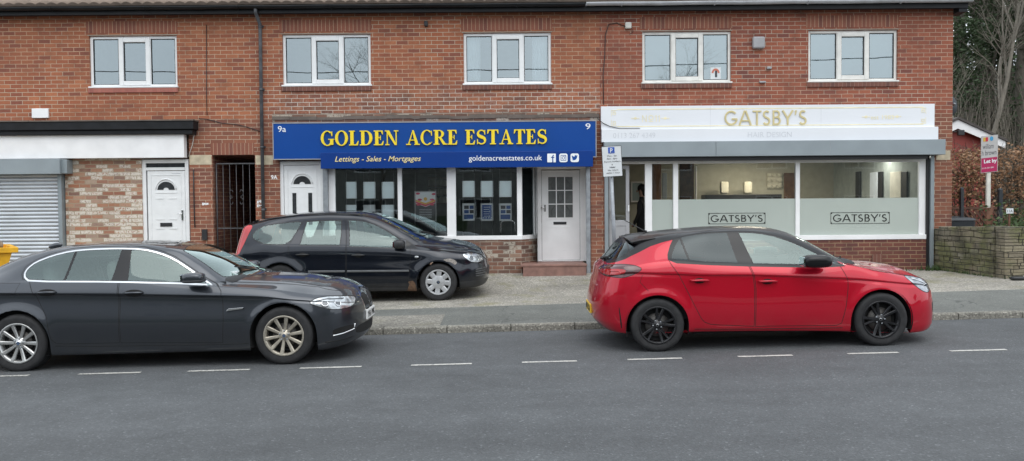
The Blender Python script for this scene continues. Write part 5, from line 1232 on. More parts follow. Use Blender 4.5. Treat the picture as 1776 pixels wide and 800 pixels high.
def cut_regions(bm, regs):
    """regs: list of (key, poly, axis, cond(center, normal)); cuts the surface along each outline, marks faces"""
    lay = bm.faces.layers.int.new('reg')
    for idx, (key, poly, axis, cond) in enumerate(regs):
        i0, i1, i2 = AX[axis]; us = [p[0] for p in poly]; vs = [p[1] for p in poly]; u0, u1, v0, v1 = min(us) - .02, max(us) + .02, min(vs) - .02, max(vs) + .02
        mirror = axis in 'x' or axis == 'z'
        for sgn in ((1, -1) if mirror else (1,)):
            pl = [((p[0] * sgn, p[1]) if axis == 'x' else (p[0], p[1] * sgn) if axis == 'z' else p) for p in poly]
            n = len(pl)
            for k in range(n):
                a, b = Vector(pl[k]), Vector(pl[(k + 1) % n]); e = b - a
                if e.length < 1e-5: continue
                ex0, ex1, ey0, ey1 = min(a.x, b.x) - 1e-4, max(a.x, b.x) + 1e-4, min(a.y, b.y) - 1e-4, max(a.y, b.y) + 1e-4
                fs = []
                for f in bm.faces:
                    c = f.calc_center_median()
                    if abs(c[i0] - (ex0 + ex1) / 2) > (ex1 - ex0) / 2 + .09 or abs(c[i1] - (ey0 + ey1) / 2) > (ey1 - ey0) / 2 + .09: continue
                    cu = [v.co[i0] for v in f.verts]; cv = [v.co[i1] for v in f.verts]
                    if max(cu) < ex0 or min(cu) > ex1 or max(cv) < ey0 or min(cv) > ey1: continue
                    if cond(c, f.normal): fs.append(f)
                if not fs: continue
                co = [0, 0, 0]; co[i0], co[i1] = a.x, a.y; no = [0, 0, 0]; no[i0], no[i1] = -e.y, e.x
                geom = list({x for f in fs for x in (*f.verts, *f.edges)}) + fs
                bmesh.ops.bisect_plane(bm, geom=geom, dist=1e-5, plane_co=co, plane_no=no)
            for f in bm.faces:
                c = f.calc_center_median()
                if not cond(c, f.normal): continue
                if pip(c[i0], c[i1], pl): f[lay] = idx + 1
    return lay
def make_wheel(kind, car, loc, r, w, side, mats, spin=0.0, proto=None):
    """side=-1 street side (faces -y). The wheel's centre is loc (outer face at loc.y)."""
    if proto:
        o = proto.copy(); COL.objects.link(o); o.parent = car; o.location = loc; o.rotation_euler = (0, spin, 0) if side < 0 else (0, spin, PI)
        for ch in proto.children: c = ch.copy(); COL.objects.link(c); c.parent = o
        return o
    rr = r * S_RIM[kind]
    mb = MB(); pr = [(rr - .012, .012), (rr + .004, .004), (rr + .018, .002), (r - .045, -.006), (r - .022, .0), (r - .008, .014), (r, .032), (r, .055), (r - .006, .057), (r - .006, .064), (r, .066), (r, w / 2 - .008), (r - .006, w / 2 - .006), (r - .006, w / 2 + .002), (r, w / 2 + .004), (r, w - .03), (r - .012, w - .012), (r - .04, w - .002), (rr - .01, w - .01)]
    mb.lathe_y(pr, 0, 0, 0, 72); o = mb.build('wheel', M['tyre'], car, local=True); o.location = loc
    b = MB(); b.lathe_y([(rr - .012, .004), (rr + .003, -.002), (rr + .005, .004), (rr - .004, .008), (rr - .022, .02), (rr - .026, w - .02)], 0, 0, 0, 64, 0)
    b.lathe_y([(rr - .03, .085), (.001, .085)], 0, 0, 0, 32, 2); b.lathe_y([(.0, .062), (.135, .062), (.137, .075), (.0, .075)], 0, 0, 0, 32, 3)
    def spoke(a, r0, r1, w0, w1, y0, y1, d=.022, mi=0, twist=0.0):
        ca, sa = math.cos(a), math.sin(a)
        def P(rad, off, y): return (rad * ca - off * sa, y, rad * sa + off * ca)
        secs = 5; base = len(b.v)
        for i in range(secs + 1):
            t_ = i / secs; rad = r0 + (r1 - r0) * t_; ww = w0 + (w1 - w0) * t_; y = y0 + (y1 - y0) * t_ ** 1.8; of = twist * t_
            for (o_, yy_) in ((-ww / 2, y + d), (-ww / 2, y + .007), (-ww * .3, y), (ww * .3, y), (ww / 2, y + .007), (ww / 2, y + d)): b.v.append(P(rad, o_ + of, yy_))
        for i in range(secs):
            for j in range(5): b.f.append((base + i * 6 + j, base + (i + 1) * 6 + j, base + (i + 1) * 6 + j + 1, base + i * 6 + j + 1)); b.m.append(mi); b.s.append(False)
    if kind == 'ten':
        for k in range(10): a = 2 * PI * k / 10 + .16; spoke(a, .055, rr - .012, .030, .044, .028, .010)
        b.lathe_y([(.0, .020), (.030, .020), (.034, .026), (.062, .030), (.072, .045)], 0, 0, 0, 32, 0); b.lathe_y([(0, .0165), (.026, .018), (.028, .021)], 0, 0, 0, 24, 4)
        for k in range(5): a = 2 * PI * k / 5 + .3; b.lathe_y([(.0, .022), (.009, .022), (.010, .034)], .052 * math.cos(a), 0, .052 * math.sin(a), 10, 1)
        b.lathe_y([(0, .0155), (.019, .0155)], 0, 0, 0, 16, 5)
    if kind == 'twin':
        for k in range(5):
            a = 2 * PI * k / 5 + .35
            spoke(a - .10, .04, rr - .006, .036, .034, .032, .006, twist=-.022); spoke(a + .10, .04, rr - .006, .036, .026, .036, .010, twist=.020)
            b.lathe_y([(.0, .030), (.009, .030), (.010, .045)], .050 * math.cos(a + .6), 0, .050 * math.sin(a + .6), 10, 1)
        b.lathe_y([(.0, .024), (.030, .024), (.036, .030), (.060, .034), (.068, .05)], 0, 0, 0, 32, 0); b.lathe_y([(0, .021), (.020, .021), (.022, .024)], 0, 0, 0, 24, 4); b.lathe_y([(.012, .0195), (.015, .0195), (.015, .021)], 0, 0, 0, 20, 5)
    if kind == 'cover':
        for k in range(8): spoke(2 * PI * k / 8 + .02, .06, rr - .004, .072, .088, .018, .008)
        b.lathe_y([(.0, .012), (.10, .014), (.118, .022), (.12, .03)], 0, 0, 0, 40, 0); b.lathe_y([(.0, .0095), (.026, .0095), (.028, .013)], 0, 0, 0, 24, 4); b.lathe_y([(rr - .016, .006), (rr + .004, -.001)], 0, 0, 0, 48, 0)
        b.sell((0, .0085, 0), (.018, .002, .010), (1, 1), 14, 6, 5)
    ro = b.build('rim' if kind != 'cover' else 'hubcap', mats, o, local=True)
    o.rotation_euler = (0, spin, 0) if side < 0 else (0, spin, PI)
    return o
S_RIM = {'ten': .685, 'twin': .695, 'cover': .66}

def make_car(S):
    root = empty(S['name'], S['loc'], S['label'], 'car', 'cars parked outside the shops', rot=S['rot'])
    G = body_grid(S); nv, nc, _ = G.shape; AXL = (0.0, S['wb']); rw = S['rw']
    # wheel-arch flare
    for ax in AXL:
        d = np.hypot(G[:, :, 0] - ax, G[:, :, 2] - rw); a, ww = S['flare']
        bump = a * np.exp(-np.clip((d - S['arch']) / ww, -1.5, 9) ** 2) * (G[:, :, 2] < .95) * (G[:, :, 1] > .5) * (G[:, :, 2] > .12)
        G[:, :, 1] += bump
    for (pl, amp, ww) in S.get('creases', ()):
        zc = pchip([p[0] for p in pl], [p[1] for p in pl], G[:, :, 0]); dz = (G[:, :, 2] - zc) / ww; m = (G[:, :, 0] > pl[0][0]) & (G[:, :, 0] < pl[-1][0])
        fade = np.clip((G[:, :, 0] - pl[0][0]) / .25, 0, 1) * np.clip((pl[-1][0] - G[:, :, 0]) / .25, 0, 1)
        G[:, :, 1] += np.where(dz < 0, -amp * np.exp(-dz ** 2 * .8) * fade, 0) * (G[:, :, 1] > .5)
    bm = bmesh.new(); V = {}
    for sgn in (1, -1):
        for j in range(nv):
            for c in range(nc):
                p = G[j, c]
                if sgn == -1 and p[1] < 1e-6: V[sgn, j, c] = V[1, j, c]; continue
                V[sgn, j, c] = bm.verts.new((p[0], -sgn * p[1], p[2]))
        for j in range(nv - 1):
            for c in range(nc - 1):
                q = [V[sgn, j, c], V[sgn, j, c + 1], V[sgn, j + 1, c + 1], V[sgn, j + 1, c]]
                if sgn == -1: q = q[::-1]
                u = []
                for v in q:
                    if v not in u: u.append(v)
                if len(u) > 2:
                    try: bm.faces.new(u)
                    except ValueError: pass
    bmesh.ops.remove_doubles(bm, verts=bm.verts[:], dist=1e-4)
    bm.normal_update()
    regs = []; info = []
    side = lambda c, n: abs(c.y) > .28 and abs(n.y) > .12
    for r in S['regions']:
        key, poly, axis, part, mat = r[:5]; cond = r[5] if len(r) > 5 else side
        regs.append((key, poly, axis, cond)); info.append((key, part, mat))
    lay = cut_regions(bm, regs)
    bm.normal_update()
    dl = [f for f in bm.faces if f[lay] and info[f[lay] - 1][1] == 'DELETE']
    bmesh.ops.delete(bm, geom=dl, context='FACES')
    bm.normal_update(); bm.verts.index_update()
    # vertex normals of the whole shell keep neighbouring panels smooth
    vn = {v: v.normal.copy() for v in bm.verts}
    groups = {}
    for f in bm.faces:
        ky = info[f[lay] - 1] if f[lay] else ('body', 'body', S['paint'])
        sd = 0
        part = ky[1]
        if part not in ('body',): sd = 1 if f.calc_center_median().y > 0 else -1
        if part in S.get('single', ()): sd = 0
        groups.setdefault((part, sd), []).append((f, ky[2]))
    made = {}
    order = ['body'] + [p for p in S['partorder']]
    for part in order:
        for sd in (0, -1, 1):
            fs = groups.get((part, sd))
            if not fs: continue
            mats = []; vi = {}; vs = []; nl = []; F = []; mi = []
            for f, m_ in fs:
                if m_ not in mats: mats.append(m_)
                idx = []
                for v in f.verts:
                    if v not in vi: vi[v] = len(vs); vs.append(tuple(v.co)); nl.append(tuple(vn[v]))
                    idx.append(vi[v])
                F.append(idx); mi.append(mats.index(m_))
            me = bpy.data.meshes.new(part.split('#')[0]); me.from_pydata(vs, [], F)
            for m_ in mats: me.materials.append(M[m_])
            me.polygons.foreach_set('material_index', mi); me.polygons.foreach_set('use_smooth', [True] * len(F)); me.update()
            me.normals_split_custom_set_from_vertices(nl)
            par = S['parents'].get(part); po = root
            if par: po = made.get((par, sd)) or made.get((par, 0)) or root
            made[part, sd] = link(part.split('#')[0], me, po, local=True)
    bm.free()
    hw = S['hw']
    # underbody, arch liners, cabin tub
    x0, x1 = S['tub']
    mb = MB(); mb.box(S['xr'] + .25, S['xf'] - .25, -.52, .52, .19, .5); mb.box(S['arch'] + .06, S['wb'] - S['arch'] - .06, -hw + .09, -.52, .19, .4); mb.box(S['arch'] + .06, S['wb'] - S['arch'] - .06, .52, hw - .09, .19, .4); mb.build('underbody', M['liner'], root, local=True)
    mb = MB()
    for ax in AXL:
        for sy in (-1, 1):
            b = len(mb.v); n = 20; ra = S['arch'] + .012
            for i in range(n + 1):
                a = -.35 + (PI + .7) * i / n
                for y in (hw - .03, .50): mb.v.append((ax + ra * math.cos(a), sy * y, rw + ra * math.sin(a)))
            for i in range(n): mb.f.append((b + 2 * i, b + 2 * i + 1, b + 2 * i + 3, b + 2 * i + 2)); mb.m.append(0); mb.s.append(True)
    mb.build('wheel_arch_liner', M['liner'], root, local=True)
    mb = MB(); zb_ = S['zbelt']; yt = hw - .17
    for sy in (-1, 1): mb.quad((x0, sy * yt, .35), (x1, sy * yt, .35), (x1, sy * (yt - .01), zb_ - .02), (x0, sy * (yt - .01), zb_ + .01))
    mb.quad((x0, -yt, .36), (x1, -yt, .36), (x1, yt, .36), (x0, yt, .36)); mb.quad((x0, -yt, .35), (x0, yt, .35), (x0, yt, zb_), (x0, -yt, zb_)); mb.build('cabin', M['dash'], root, local=True)
    hx = S['headlining']; mb = MB(); n = 14
    for i in range(n + 1):
        x = hx[0] + (hx[1] - hx[0]) * i / n; z = float(pchip([p[0] for p in S['top']], [p[1] for p in S['top']], [x])[0]) - .055
        for y in (-.52, -.3, 0, .3, .52): mb.v.append((x, y, z - .10 * (abs(y) / .52) ** 3))
    for i in range(n):
        for j in range(4): mb.f.append((i * 5 + j, i * 5 + j + 1, (i + 1) * 5 + j + 1, (i + 1) * 5 + j)); mb.m.append(0); mb.s.append(True)
    mb.build('headlining', M['headliner'], root, local=True)
    sx, rx = S['seats']; zs = S['seatz']
    for (xx, ys_) in ((sx, (-.38, .38)), (rx, (-.40, .0, .40))):
        for yy in ys_:
            mb = MB(); wd = .23 if xx == sx else .19; Mx = Matrix.Rotation(R(-14), 3, 'Y')
            mb.sell((xx + .22, yy, zs), (.27, wd, .11), (.5, .5), 20, 10); mb.sell((xx - .07, yy, zs + .36), (.085, wd, .33), (.5, .6), 20, 10, 0, Mx); mb.sell((xx - .16, yy, zs + (.76 if xx == sx else S.get('hz', .70))), (.055, .13, .085 if xx == sx else .06), (.6, .6), 16, 8, 0, Mx)
            for s in (-.04, .04): mb.tube([(xx - .14, yy + s, zs + .66), (xx - .155, yy + s, zs + .74)], .006, 5)
            mb.build('seat', M['seat_cloth'], root, local=True)
    dx = S['dashx']; mb = MB(); mb.sell((dx + .16, 0, zb_ - .09), (.30, yt - .02, .13), (.45, .3), 24, 10); mb.build('dashboard', M['dash'], root, local=True)
    mb = MB(); Mx = Matrix.Rotation(R(-68), 3, 'Y'); cw = Vector((dx - .24, -.37, zb_ - .055))   # street side = driver's side
    pts = [tuple(cw + Mx @ Vector((.185 * math.cos(2 * PI * k / 24), .185 * math.sin(2 * PI * k / 24), 0))) for k in range(25)]; mb.tube(pts, .015, 8, caps=False); mb.sell(cw, (.05, .07, .05), (1, 1), 14, 8)
    for a in (0, PI * .75, -PI * .75): mb.tube([tuple(cw), tuple(cw + Mx @ Vector((.18 * math.cos(a), .18 * math.sin(a), 0)))], .014, 5)
    mb.build('steering_wheel', M['dash'], root, local=True)
    # wheels
    mk = S['wheel']; yo = hw - S['inset']
    p = make_wheel(mk[0], root, (0, -yo, rw), rw, S['ww'], -1, [M[m_] for m_ in mk[1]], .2)
    if len(mk) > 2:
        fw = make_wheel(mk[0], root, (S['wb'], -yo, rw), rw, S['ww'], -1, [M[m_] for m_ in mk[2]], .0); fw['label'] = mk[3]
    else: make_wheel(mk[0], root, (S['wb'], -yo, rw), rw, S['ww'], -1, None, .9, p)
    make_wheel(mk[0], root, (0, yo, rw), rw, S['ww'], 1, None, .4, p); make_wheel(mk[0], root, (S['wb'], yo, rw), rw, S['ww'], 1, None, 1.4, p)
    # mirrors
    mx, my, mz, ml, mh = S['mirror']
    for sy in (-1, 1):
        mb = MB(); mb.sell((mx, sy * (my + .10), mz), (ml / 2, .105, mh / 2), (.62, .62), 24, 14); mb.tube([(mx + .06, sy * (my - .07), mz - mh * .32), (mx + .03, sy * (my + .04), mz - mh * .25)], .022, 8)
        mo = mb.build('door_mirror', M[S['mirrormat']], root, local=True)
        g = MB(); g.box(mx - ml / 2 - .006, mx - ml / 2 + .012, sy * my + (.02 if sy > 0 else -.18), sy * my + (.18 if sy > 0 else -.02), mz - mh * .36, mz + mh * .36); g.build('mirror_glass', M['mirror_glass'], mo, local=True, bevel=.01)
        if S.get('mirrorlow'): g = MB(); g.sell((mx, sy * (my + .10), mz - mh * .30), (ml / 2 * 1.01, .107, mh * .2), (.6, .6), 24, 8); g.build('mirror_base', M['plastic_black'], mo, local=True)
    # door handles as raised pulls over a dark cup
    for (hx0, hx1, hz, par) in S['handles']:
        for sy in (-1, 1):
            yl_ = float(pchip([q[0] for q in S['ysill']], [q[1] for q in S['ysill']], [(hx0 + hx1) / 2])[0])
            cxh = (hx0 + hx1) / 2; L = hx1 - hx0; po = made.get((par, sy), root)
            mb = MB(); mb.sell((cxh, sy * (yl_ - .001), hz - .004), (L * S.get('cupl', .30), .007, S['cup']), (1, 1), 20, 8); mb.build('handle_cup', M['seam'], po, local=True)
            mb = MB(); pts = [(hx0, sy * (yl_ + .004), hz + S['htilt'] * -.5), (hx0 + .03, sy * (yl_ + .026), hz), (cxh, sy * (yl_ + .032), hz + .002), (hx1 - .03, sy * (yl_ + .026), hz), (hx1, sy * (yl_ + .004), hz + S['htilt'] * .5)]
            mb.tube(pts, [.008, .0125, .0125, .0125, .008], 10); mb.build('handle', M[S['handlemat']], po, local=True)
    return root, made

def circ(cx, cz, r, a0, a1, n=26): return [(cx + r * math.cos(R(a0 + (a1 - a0) * i / n)), cz + r * math.sin(R(a0 + (a1 - a0) * i / n))) for i in range(n + 1)]
def arch_poly(cx, cz, r, low=-.4): return [(cx - r, cz + low)] + circ(cx, cz, r, 180, 0)[0:] + [(cx + r, cz + low)]
top_ = lambda c, n: n.z > .12
front_ = lambda c, n: n.x > .15 and c.x > 2.6
rear_ = lambda c, n: n.x < -.15 and c.x < .2

# ---------------------------------------------------------------- dark grey saloon (left)
hw = .93
cr = [(-.75, .915), (-.17, .891), (1.244, .839), (1.95, .808), (2.653, .775), (3.3, .70)]
def sh(l, d): return [(a, b + d) for a, b in l]
c9 = [(-.95, 1.02), (-.728, 1.043), (-.586, 1.14), (-.374, 1.248), (-.143, 1.322), (.067, 1.361), (.431, 1.396), (.7, 1.406), (1.045, 1.411), (1.386, 1.388), (1.659, 1.352), (1.841, 1.315), (2.067, 1.228), (2.247, 1.135), (2.38, 1.055), (2.46, 1.005), (2.53, .978), (2.718, .972), (3.008, .948), (3.3, .895)]
L = [
 ([(-.95, .78), (3.3, .76)], [(-.95, .24), (.4, .19), (3.3, .17)], (-1.0, .26), (3.58, .17)),
 ([(-.95, .84), (0, .88), (3.0, .88), (3.3, .85)], [(-.95, .26), (.4, .176), (2.57, .172), (3.3, .145)], (-1.07, .28), (3.70, .185)),
 ([(-.95, .875), (0, .905), (3.0, .905), (3.3, .885)], [(-.95, .36), (.4, .29), (2.5, .268), (3.3, .25)], (-1.11, .40), (3.77, .26)),
 ([(-.95, .89), (0, .928), (3.0, .928), (3.3, .90)], [(-.95, .62), (.4, .53), (3.3, .46)], (-1.12, .64), (3.785, .45)),
 ([(-.95, .872), (0, .893), (2.2, .896), (3.0, .913), (3.3, .885)], sh(cr, -.032), (-1.09, .84), (3.78, .575)),
 ([(-.95, .885), (0, .928), (2.2, .93), (3.0, .922), (3.3, .875)], cr, (-1.09, .88), (3.77, .62)),
 ([(-.95, .84), (0, .875), (1.1, .885), (2.2, .872), (2.8, .86), (3.3, .80)], [(-.95, .965), (.13, 1.0), (1.1, .975), (1.83, .93), (2.23, .90), (2.8, .85), (3.3, .765)], (-1.08, .95), (3.745, .68)),
 ([(-.95, .74), (-.4, .735), (-.1, .70), (.1, .67), (.3, .64), (.7, .62), (1.32, .62), (1.7, .67), (2.07, .76), (2.2, .785), (2.5, .74), (3.0, .70), (3.3, .65)],
  [(-.95, .99), (-.4, 1.055), (-.1, 1.16), (.1, 1.235), (.3, 1.295), (.5, 1.34), (.72, 1.357), (1.03, 1.357), (1.32, 1.34), (1.53, 1.285), (1.7, 1.215), (1.9, 1.085), (2.07, .975), (2.2, .922), (2.5, .90), (2.8, .88), (3.05, .86), (3.3, .815)], (-1.06, .985), (3.715, .715)),
 ([(-.95, .60), (-.4, .60), (.1, .56), (.5, .54), (1.3, .545), (1.7, .60), (2.2, .70), (2.4, .66), (3.0, .58), (3.3, .52)],
  [(-.95, 1.005), (-.62, 1.06), (-.40, 1.14), (-.14, 1.245), (.07, 1.31), (.43, 1.372), (.7, 1.387), (1.3, 1.375), (1.5, 1.345), (1.7, 1.295), (1.95, 1.145), (2.2, .985), (2.3, .955), (2.5, .937), (3.0, .90), (3.3, .848)], (-1.05, 1.0), (3.70, .735)),
 ([(-.95, .30), (3.3, .27)], [(-.95, 1.015), (-.70, 1.05), (-.55, 1.12), (-.374, 1.215), (-.143, 1.298), (.067, 1.345), (.43, 1.392), (1.04, 1.402), (1.386, 1.378), (1.66, 1.342), (1.84, 1.298), (2.07, 1.195), (2.25, 1.095), (2.36, 1.025), (2.43, .985), (2.52, .968), (2.7, .96), (3.0, .934), (3.3, .882)], (-1.045, 1.015), (3.665, .765)),
 ([(-.95, 0), (3.3, 0)], c9, (-1.04, 1.02), (3.64, .785))]
win = [(.135, 1.004), (.06, 1.045), (.035, 1.10), (.05, 1.156), (.119, 1.222), (.291, 1.290), (.505, 1.336), (.716, 1.350), (1.035, 1.351), (1.321, 1.336), (1.53, 1.282), (1.697, 1.213), (1.903, 1.082), (2.067, .973), (2.15, .924), (2.20, .90), (1.834, .934), (1.103, .974)]
win = smooth_poly(win, 1); wi = offset_poly(win, -.022)
def clip(poly, xa_, xb_):
    """part of a polygon between two (slanted) lines x = xa(z) and x = xb(z)"""
    def cutp(pl, f, keep):
        out = []
        for i in range(len(pl)):
            p, q = pl[i], pl[(i + 1) % len(pl)]; a, b = (p[0] - f(p[1])) * keep, (q[0] - f(q[1])) * keep
            if a >= 0: out.append(p)
            if (a >= 0) != (b >= 0): t_ = a / (a - b); out.append((p[0] + (q[0] - p[0]) * t_, p[1] + (q[1] - p[1]) * t_))
        return out
    if xa_: poly = cutp(poly, xa_, 1)
    if xb_: poly = cutp(poly, xb_, -1)
    return poly
def ln(x0, z0, x1, z1): return lambda z: x0 + (x1 - x0) * (z - z0) / (z1 - z0)
rd = [(.135, 1.03), (.20, .893), (.277, .742), (.342, .615), (.383, .362), (.43, .315), (.52, .302), (1.143, .298), (1.153, .706), (1.146, .976), (1.143, 1.37), (.72, 1.372), (.5, 1.36), (.28, 1.31), (.11, 1.245), (.02, 1.17), (.01, 1.09), (.05, 1.03)]
fd = [(1.151, .298), (2.292, .266), (2.313, .513), (2.310, .681), (2.296, .845), (2.255, .90), (2.17, .94), (2.06, 1.0), (1.9, 1.105), (1.7, 1.235), (1.53, 1.305), (1.32, 1.357), (1.151, 1.371), (1.154, .976), (1.161, .706)]
hl = smooth_poly([(3.255, .683), (3.335, .728), (3.46, .742), (3.64, .715), (3.70, .69), (3.70, .605), (3.60, .590), (3.48, .604), (3.36, .642)], 2)
kid = smooth_poly([(.025, .69), (.10, .715), (.26, .695), (.295, .655), (.245, .535), (.19, .505), (.05, .505), (.022, .53)], 2)
regs = [
 ('seam', rd, 'y', 'body', 'seam'), ('seam', fd, 'y', 'body', 'seam'),
 ('rdoor', offset_poly(rd, -.007), 'y', 'rear_door', 'paint_grey'), ('fdoor', offset_poly(fd, -.007), 'y', 'front_door', 'paint_grey'),
 ('chrome', win, 'y', 'window_trim', 'chrome'),
 ('pil', offset_poly(win, -.016), 'y', 'window_trim', 'gloss_black'),
 ('q', clip(wi, None, ln(.515, 1.0, .555, 1.33)), 'y', 'quarter_window', 'car_glass'),
 ('w2', clip(wi, ln(.545, 1.0, .585, 1.33), ln(1.055, 1.0, 1.09, 1.34)), 'y', 'rear_window', 'car_glass'),
 ('w1', clip(wi, ln(1.24, .98, 1.20, 1.34), None), 'y', 'front_window', 'car_glass'),
 ('arch', arch_poly(0, .325, .372), 'y', 'DELETE', ''), ('arch', arch_poly(2.968, .325, .372), 'y', 'DELETE', ''),
 ('fuel', offset_poly([(-.19, 1.003), (.05, .998), (.005, .87), (-.19, .87)], .0), 'y', 'body', 'seam'), ('fuel2', offset_poly([(-.19, 1.003), (.05, .998), (.005, .87), (-.19, .87)], -.004), 'y', 'fuel_flap', 'paint_grey'),
 ('hls', offset_poly(hl, .008), 'y', 'body', 'seam', lambda c, n: abs(c.y) > .2 and c.x > 3 and (abs(n.y) > .05 or n.x > .3)),
 ('hl', hl, 'y', 'headlight', 'lamp_clear', lambda c, n: abs(c.y) > .2 and c.x > 3 and (abs(n.y) > .05 or n.x > .3)),
 ('ws', offset_poly([(1.70, 0), (1.71, .30), (1.76, .545), (2.24, .655), (2.40, .50), (2.46, .3), (2.485, 0), (2.46, -.3), (2.40, -.5), (2.24, -.655), (1.76, -.545), (1.71, -.3)], .012), 'z', 'windscreen', 'seam', top_),
 ('ws2', [(1.70, 0), (1.71, .30), (1.76, .545), (2.24, .655), (2.40, .50), (2.46, .3), (2.485, 0), (2.46, -.3), (2.40, -.5), (2.24, -.655), (1.76, -.545), (1.71, -.3)], 'z', 'windscreen', 'car_glass', top_),
 ('rs', [(-.60, .50), (-.20, .50), (-.12, 0), (-.20, -.50), (-.60, -.50), (-.66, 0)], 'z', 'rear_screen', 'privacy_glass', top_),
 ('kid', offset_poly(kid, .026), 'x', 'grille', 'chrome', front_), ('kid2', kid, 'x', 'grille', 'liner', front_),
 ('lowg', smooth_poly([(-.50, .26), (.50, .26), (.55, .33), (.44, .375), (-.44, .375), (-.55, .33)], 2), 'x', 'grille', 'liner', front_),
 ('fogs', smooth_poly([(3.50, .375), (3.70, .40), (3.71, .31), (3.50, .295)], 2), 'y', 'fog_surround', 'liner', lambda c, n: abs(c.y) > .30 and c.x > 3.3),
]
car1, mk1 = make_car(dict(crease=5, creased=.010, belt=6, cab=(-.1, 2.2), name='parked_car', label='dark grey saloon with chrome window trim, cut by the left frame edge', loc=(-5.5145, 9.274 + .905, -.142), rot=(0, -R(1.19), 0),
 xa=-.95, xb=3.3, nr=2.6, nf=2.25, lines=L, wb=2.968, rw=.325, hw=hw, arch=.372, flare=(.012, .05), regions=regs, paint='paint_grey',
 partorder=['rear_door', 'front_door', 'window_trim', 'quarter_window', 'rear_window', 'front_window', 'fuel_flap', 'headlight', 'windscreen', 'rear_screen', 'grille', 'fog_surround'],
 parents={'rear_window': 'rear_door', 'front_window': 'front_door', 'quarter_window': 'rear_door'}, single=('windscreen', 'rear_screen', 'grille'),
 tub=(-.45, 2.3), zbelt=.96, headlining=(-.05, 1.68), top=c9, seats=(1.05, .30), hz=.62, seatz=.52, dashx=2.0, xr=-1.1, xf=3.8, ww=.225, inset=.022,
 wheel=('ten', ['alloy_silver', 'galvanised', 'liner', 'brake', 'chrome', 'badge_blue'], ['alloy_dusty', 'galvanised', 'liner', 'brake', 'alloy_dusty', 'badge_blue'], 'front wheel with rim browned by brake dust'),
 mirror=(2.03, .90, 1.01, .235, .115), mirrormat='paint_grey', mirrorlow=True, handles=[(.26, .47, .888, 'rear_door'), (1.225, 1.435, .856, 'front_door')], cup=.040, cupl=.52, htilt=0, handlemat='paint_grey', ysill=[(0, .925), (2.2, .93)]))
mb = MB(); mb.prism([(2.345, .622), (2.375, .650), (2.545, .660), (2.53, .642), (2.40, .628)], -.934, -.920); mb.prism([(2.345, .622), (2.375, .650), (2.545, .660), (2.53, .642), (2.40, .628)], .920, .934); mb.build('wing_vent', M['chrome'], car1, local=True, bevel=.002)
from mathutils.bvhtree import BVHTree
def skin_of(root):
    vs, fs = [], []
    for o in [c for c in root.children_recursive if c.type == 'MESH' and c.name.split('.')[0] in ('body', 'headlight', 'fog_surround', 'grille', 'front_door', 'rear_door', 'tail_light', 'bumper_slot', 'roof')]:
        b = len(vs); vs += [v.co.copy() for v in o.data.vertices]; fs += [tuple(b + i for i in p.vertices) for p in o.data.polygons]
    return BVHTree.FromPolygons(vs, fs)
def on_skin(bvh, x, z, sy, out=.004):
    h = bvh.ray_cast(Vector((x, sy * 3, z)), Vector((0, -sy, 0)));
    if h[0] is None: return None
    n = h[1] if h[1].y * sy > 0 else -h[1]
    return h[0] + n * out, n
def skin_line(root, bvh, name, pts, r, mat, out=.003, par=None):
    for sy in (-1, 1):
        q = []
        for i in range(len(pts) - 1):
            for t_ in [k / 6 for k in range(6 + (i == len(pts) - 2))]:
                h = on_skin(bvh, pts[i][0] + (pts[i + 1][0] - pts[i][0]) * t_, pts[i][1] + (pts[i + 1][1] - pts[i][1]) * t_, sy, out)
                if h: q.append(tuple(h[0]))
        if len(q) > 2: mb = MB(); mb.tube(q, r, 6); mb.build(name, M[mat], par or root, local=True)
def skin_disc(root, bvh, name, x, z, rad, mats, par=None, ring=.006):
    for sy in (-1, 1):
        h = on_skin(bvh, x, z, sy, .002)
        if not h: continue
        c, n = h; u = n.cross(Vector((0, 0, 1))).normalized(); v = u.cross(n); mb = MB()
        mb.tube([tuple(c + (u * math.cos(2 * PI * k / 20) + v * math.sin(2 * PI * k / 20)) * rad) for k in range(21)], ring, 6, 0, caps=False)
        b = len(mb.v); mb.v.append(tuple(c + n * .002))
        for k in range(20): mb.v.append(tuple(c - n * .001 + (u * math.cos(2 * PI * k / 20) + v * math.sin(2 * PI * k / 20)) * rad))
        for k in range(20): mb.f.append((b, b + 1 + k, b + 1 + (k + 1) % 20)); mb.m.append(1); mb.s.append(True)
        mb.build(name, [M[mats[0]], M[mats[1]]], par or root, local=True)
bv1 = skin_of(car1)
skin_line(car1, bv1, 'fog_trim', [(3.50, .300), (3.60, .312), (3.69, .335), (3.70, .395)], .009, 'chrome')
skin_line(car1, bv1, 'bumper_crease', [(3.42, .235), (3.55, .235), (3.68, .25)], .006, 'seam', 0)
skin_disc(car1, bv1, 'lamp_ring', 3.43, .668, .036, ('chrome', 'lens_dark')); skin_disc(car1, bv1, 'lamp_ring', 3.555, .66, .038, ('chrome', 'lens_dark'))
skin_line(car1, bv1, 'lamp_brow', [(3.33, .70), (3.45, .716), (3.60, .702)], .006, 'lens_dark')
skin_line(car1, bv1, 'bonnet_gap', [(2.37, .930), (2.45, .921), (2.81, .897), (3.05, .874), (3.30, .832), (3.55, .775)], .004, 'seam', -.001)
for sy in (-1, 1):
    for k in range(1, 7):
        h0 = bv1.ray_cast(Vector((5, sy * (.03 + k * .034), .52)), Vector((-1, 0, 0))); h1 = bv1.ray_cast(Vector((5, sy * (.03 + k * .034), .69)), Vector((-1, 0, 0)))
        if h0[0] and h1[0]: mb = MB(); mb.tube([tuple(h0[0] + Vector((.002, 0, .01))), tuple((h0[0] + h1[0]) / 2 + Vector((.006, 0, 0))), tuple(h1[0] + Vector((.002, 0, -.01)))], .005, 5); mb.build('grille_bar', M['galvanised'], car1, local=True)
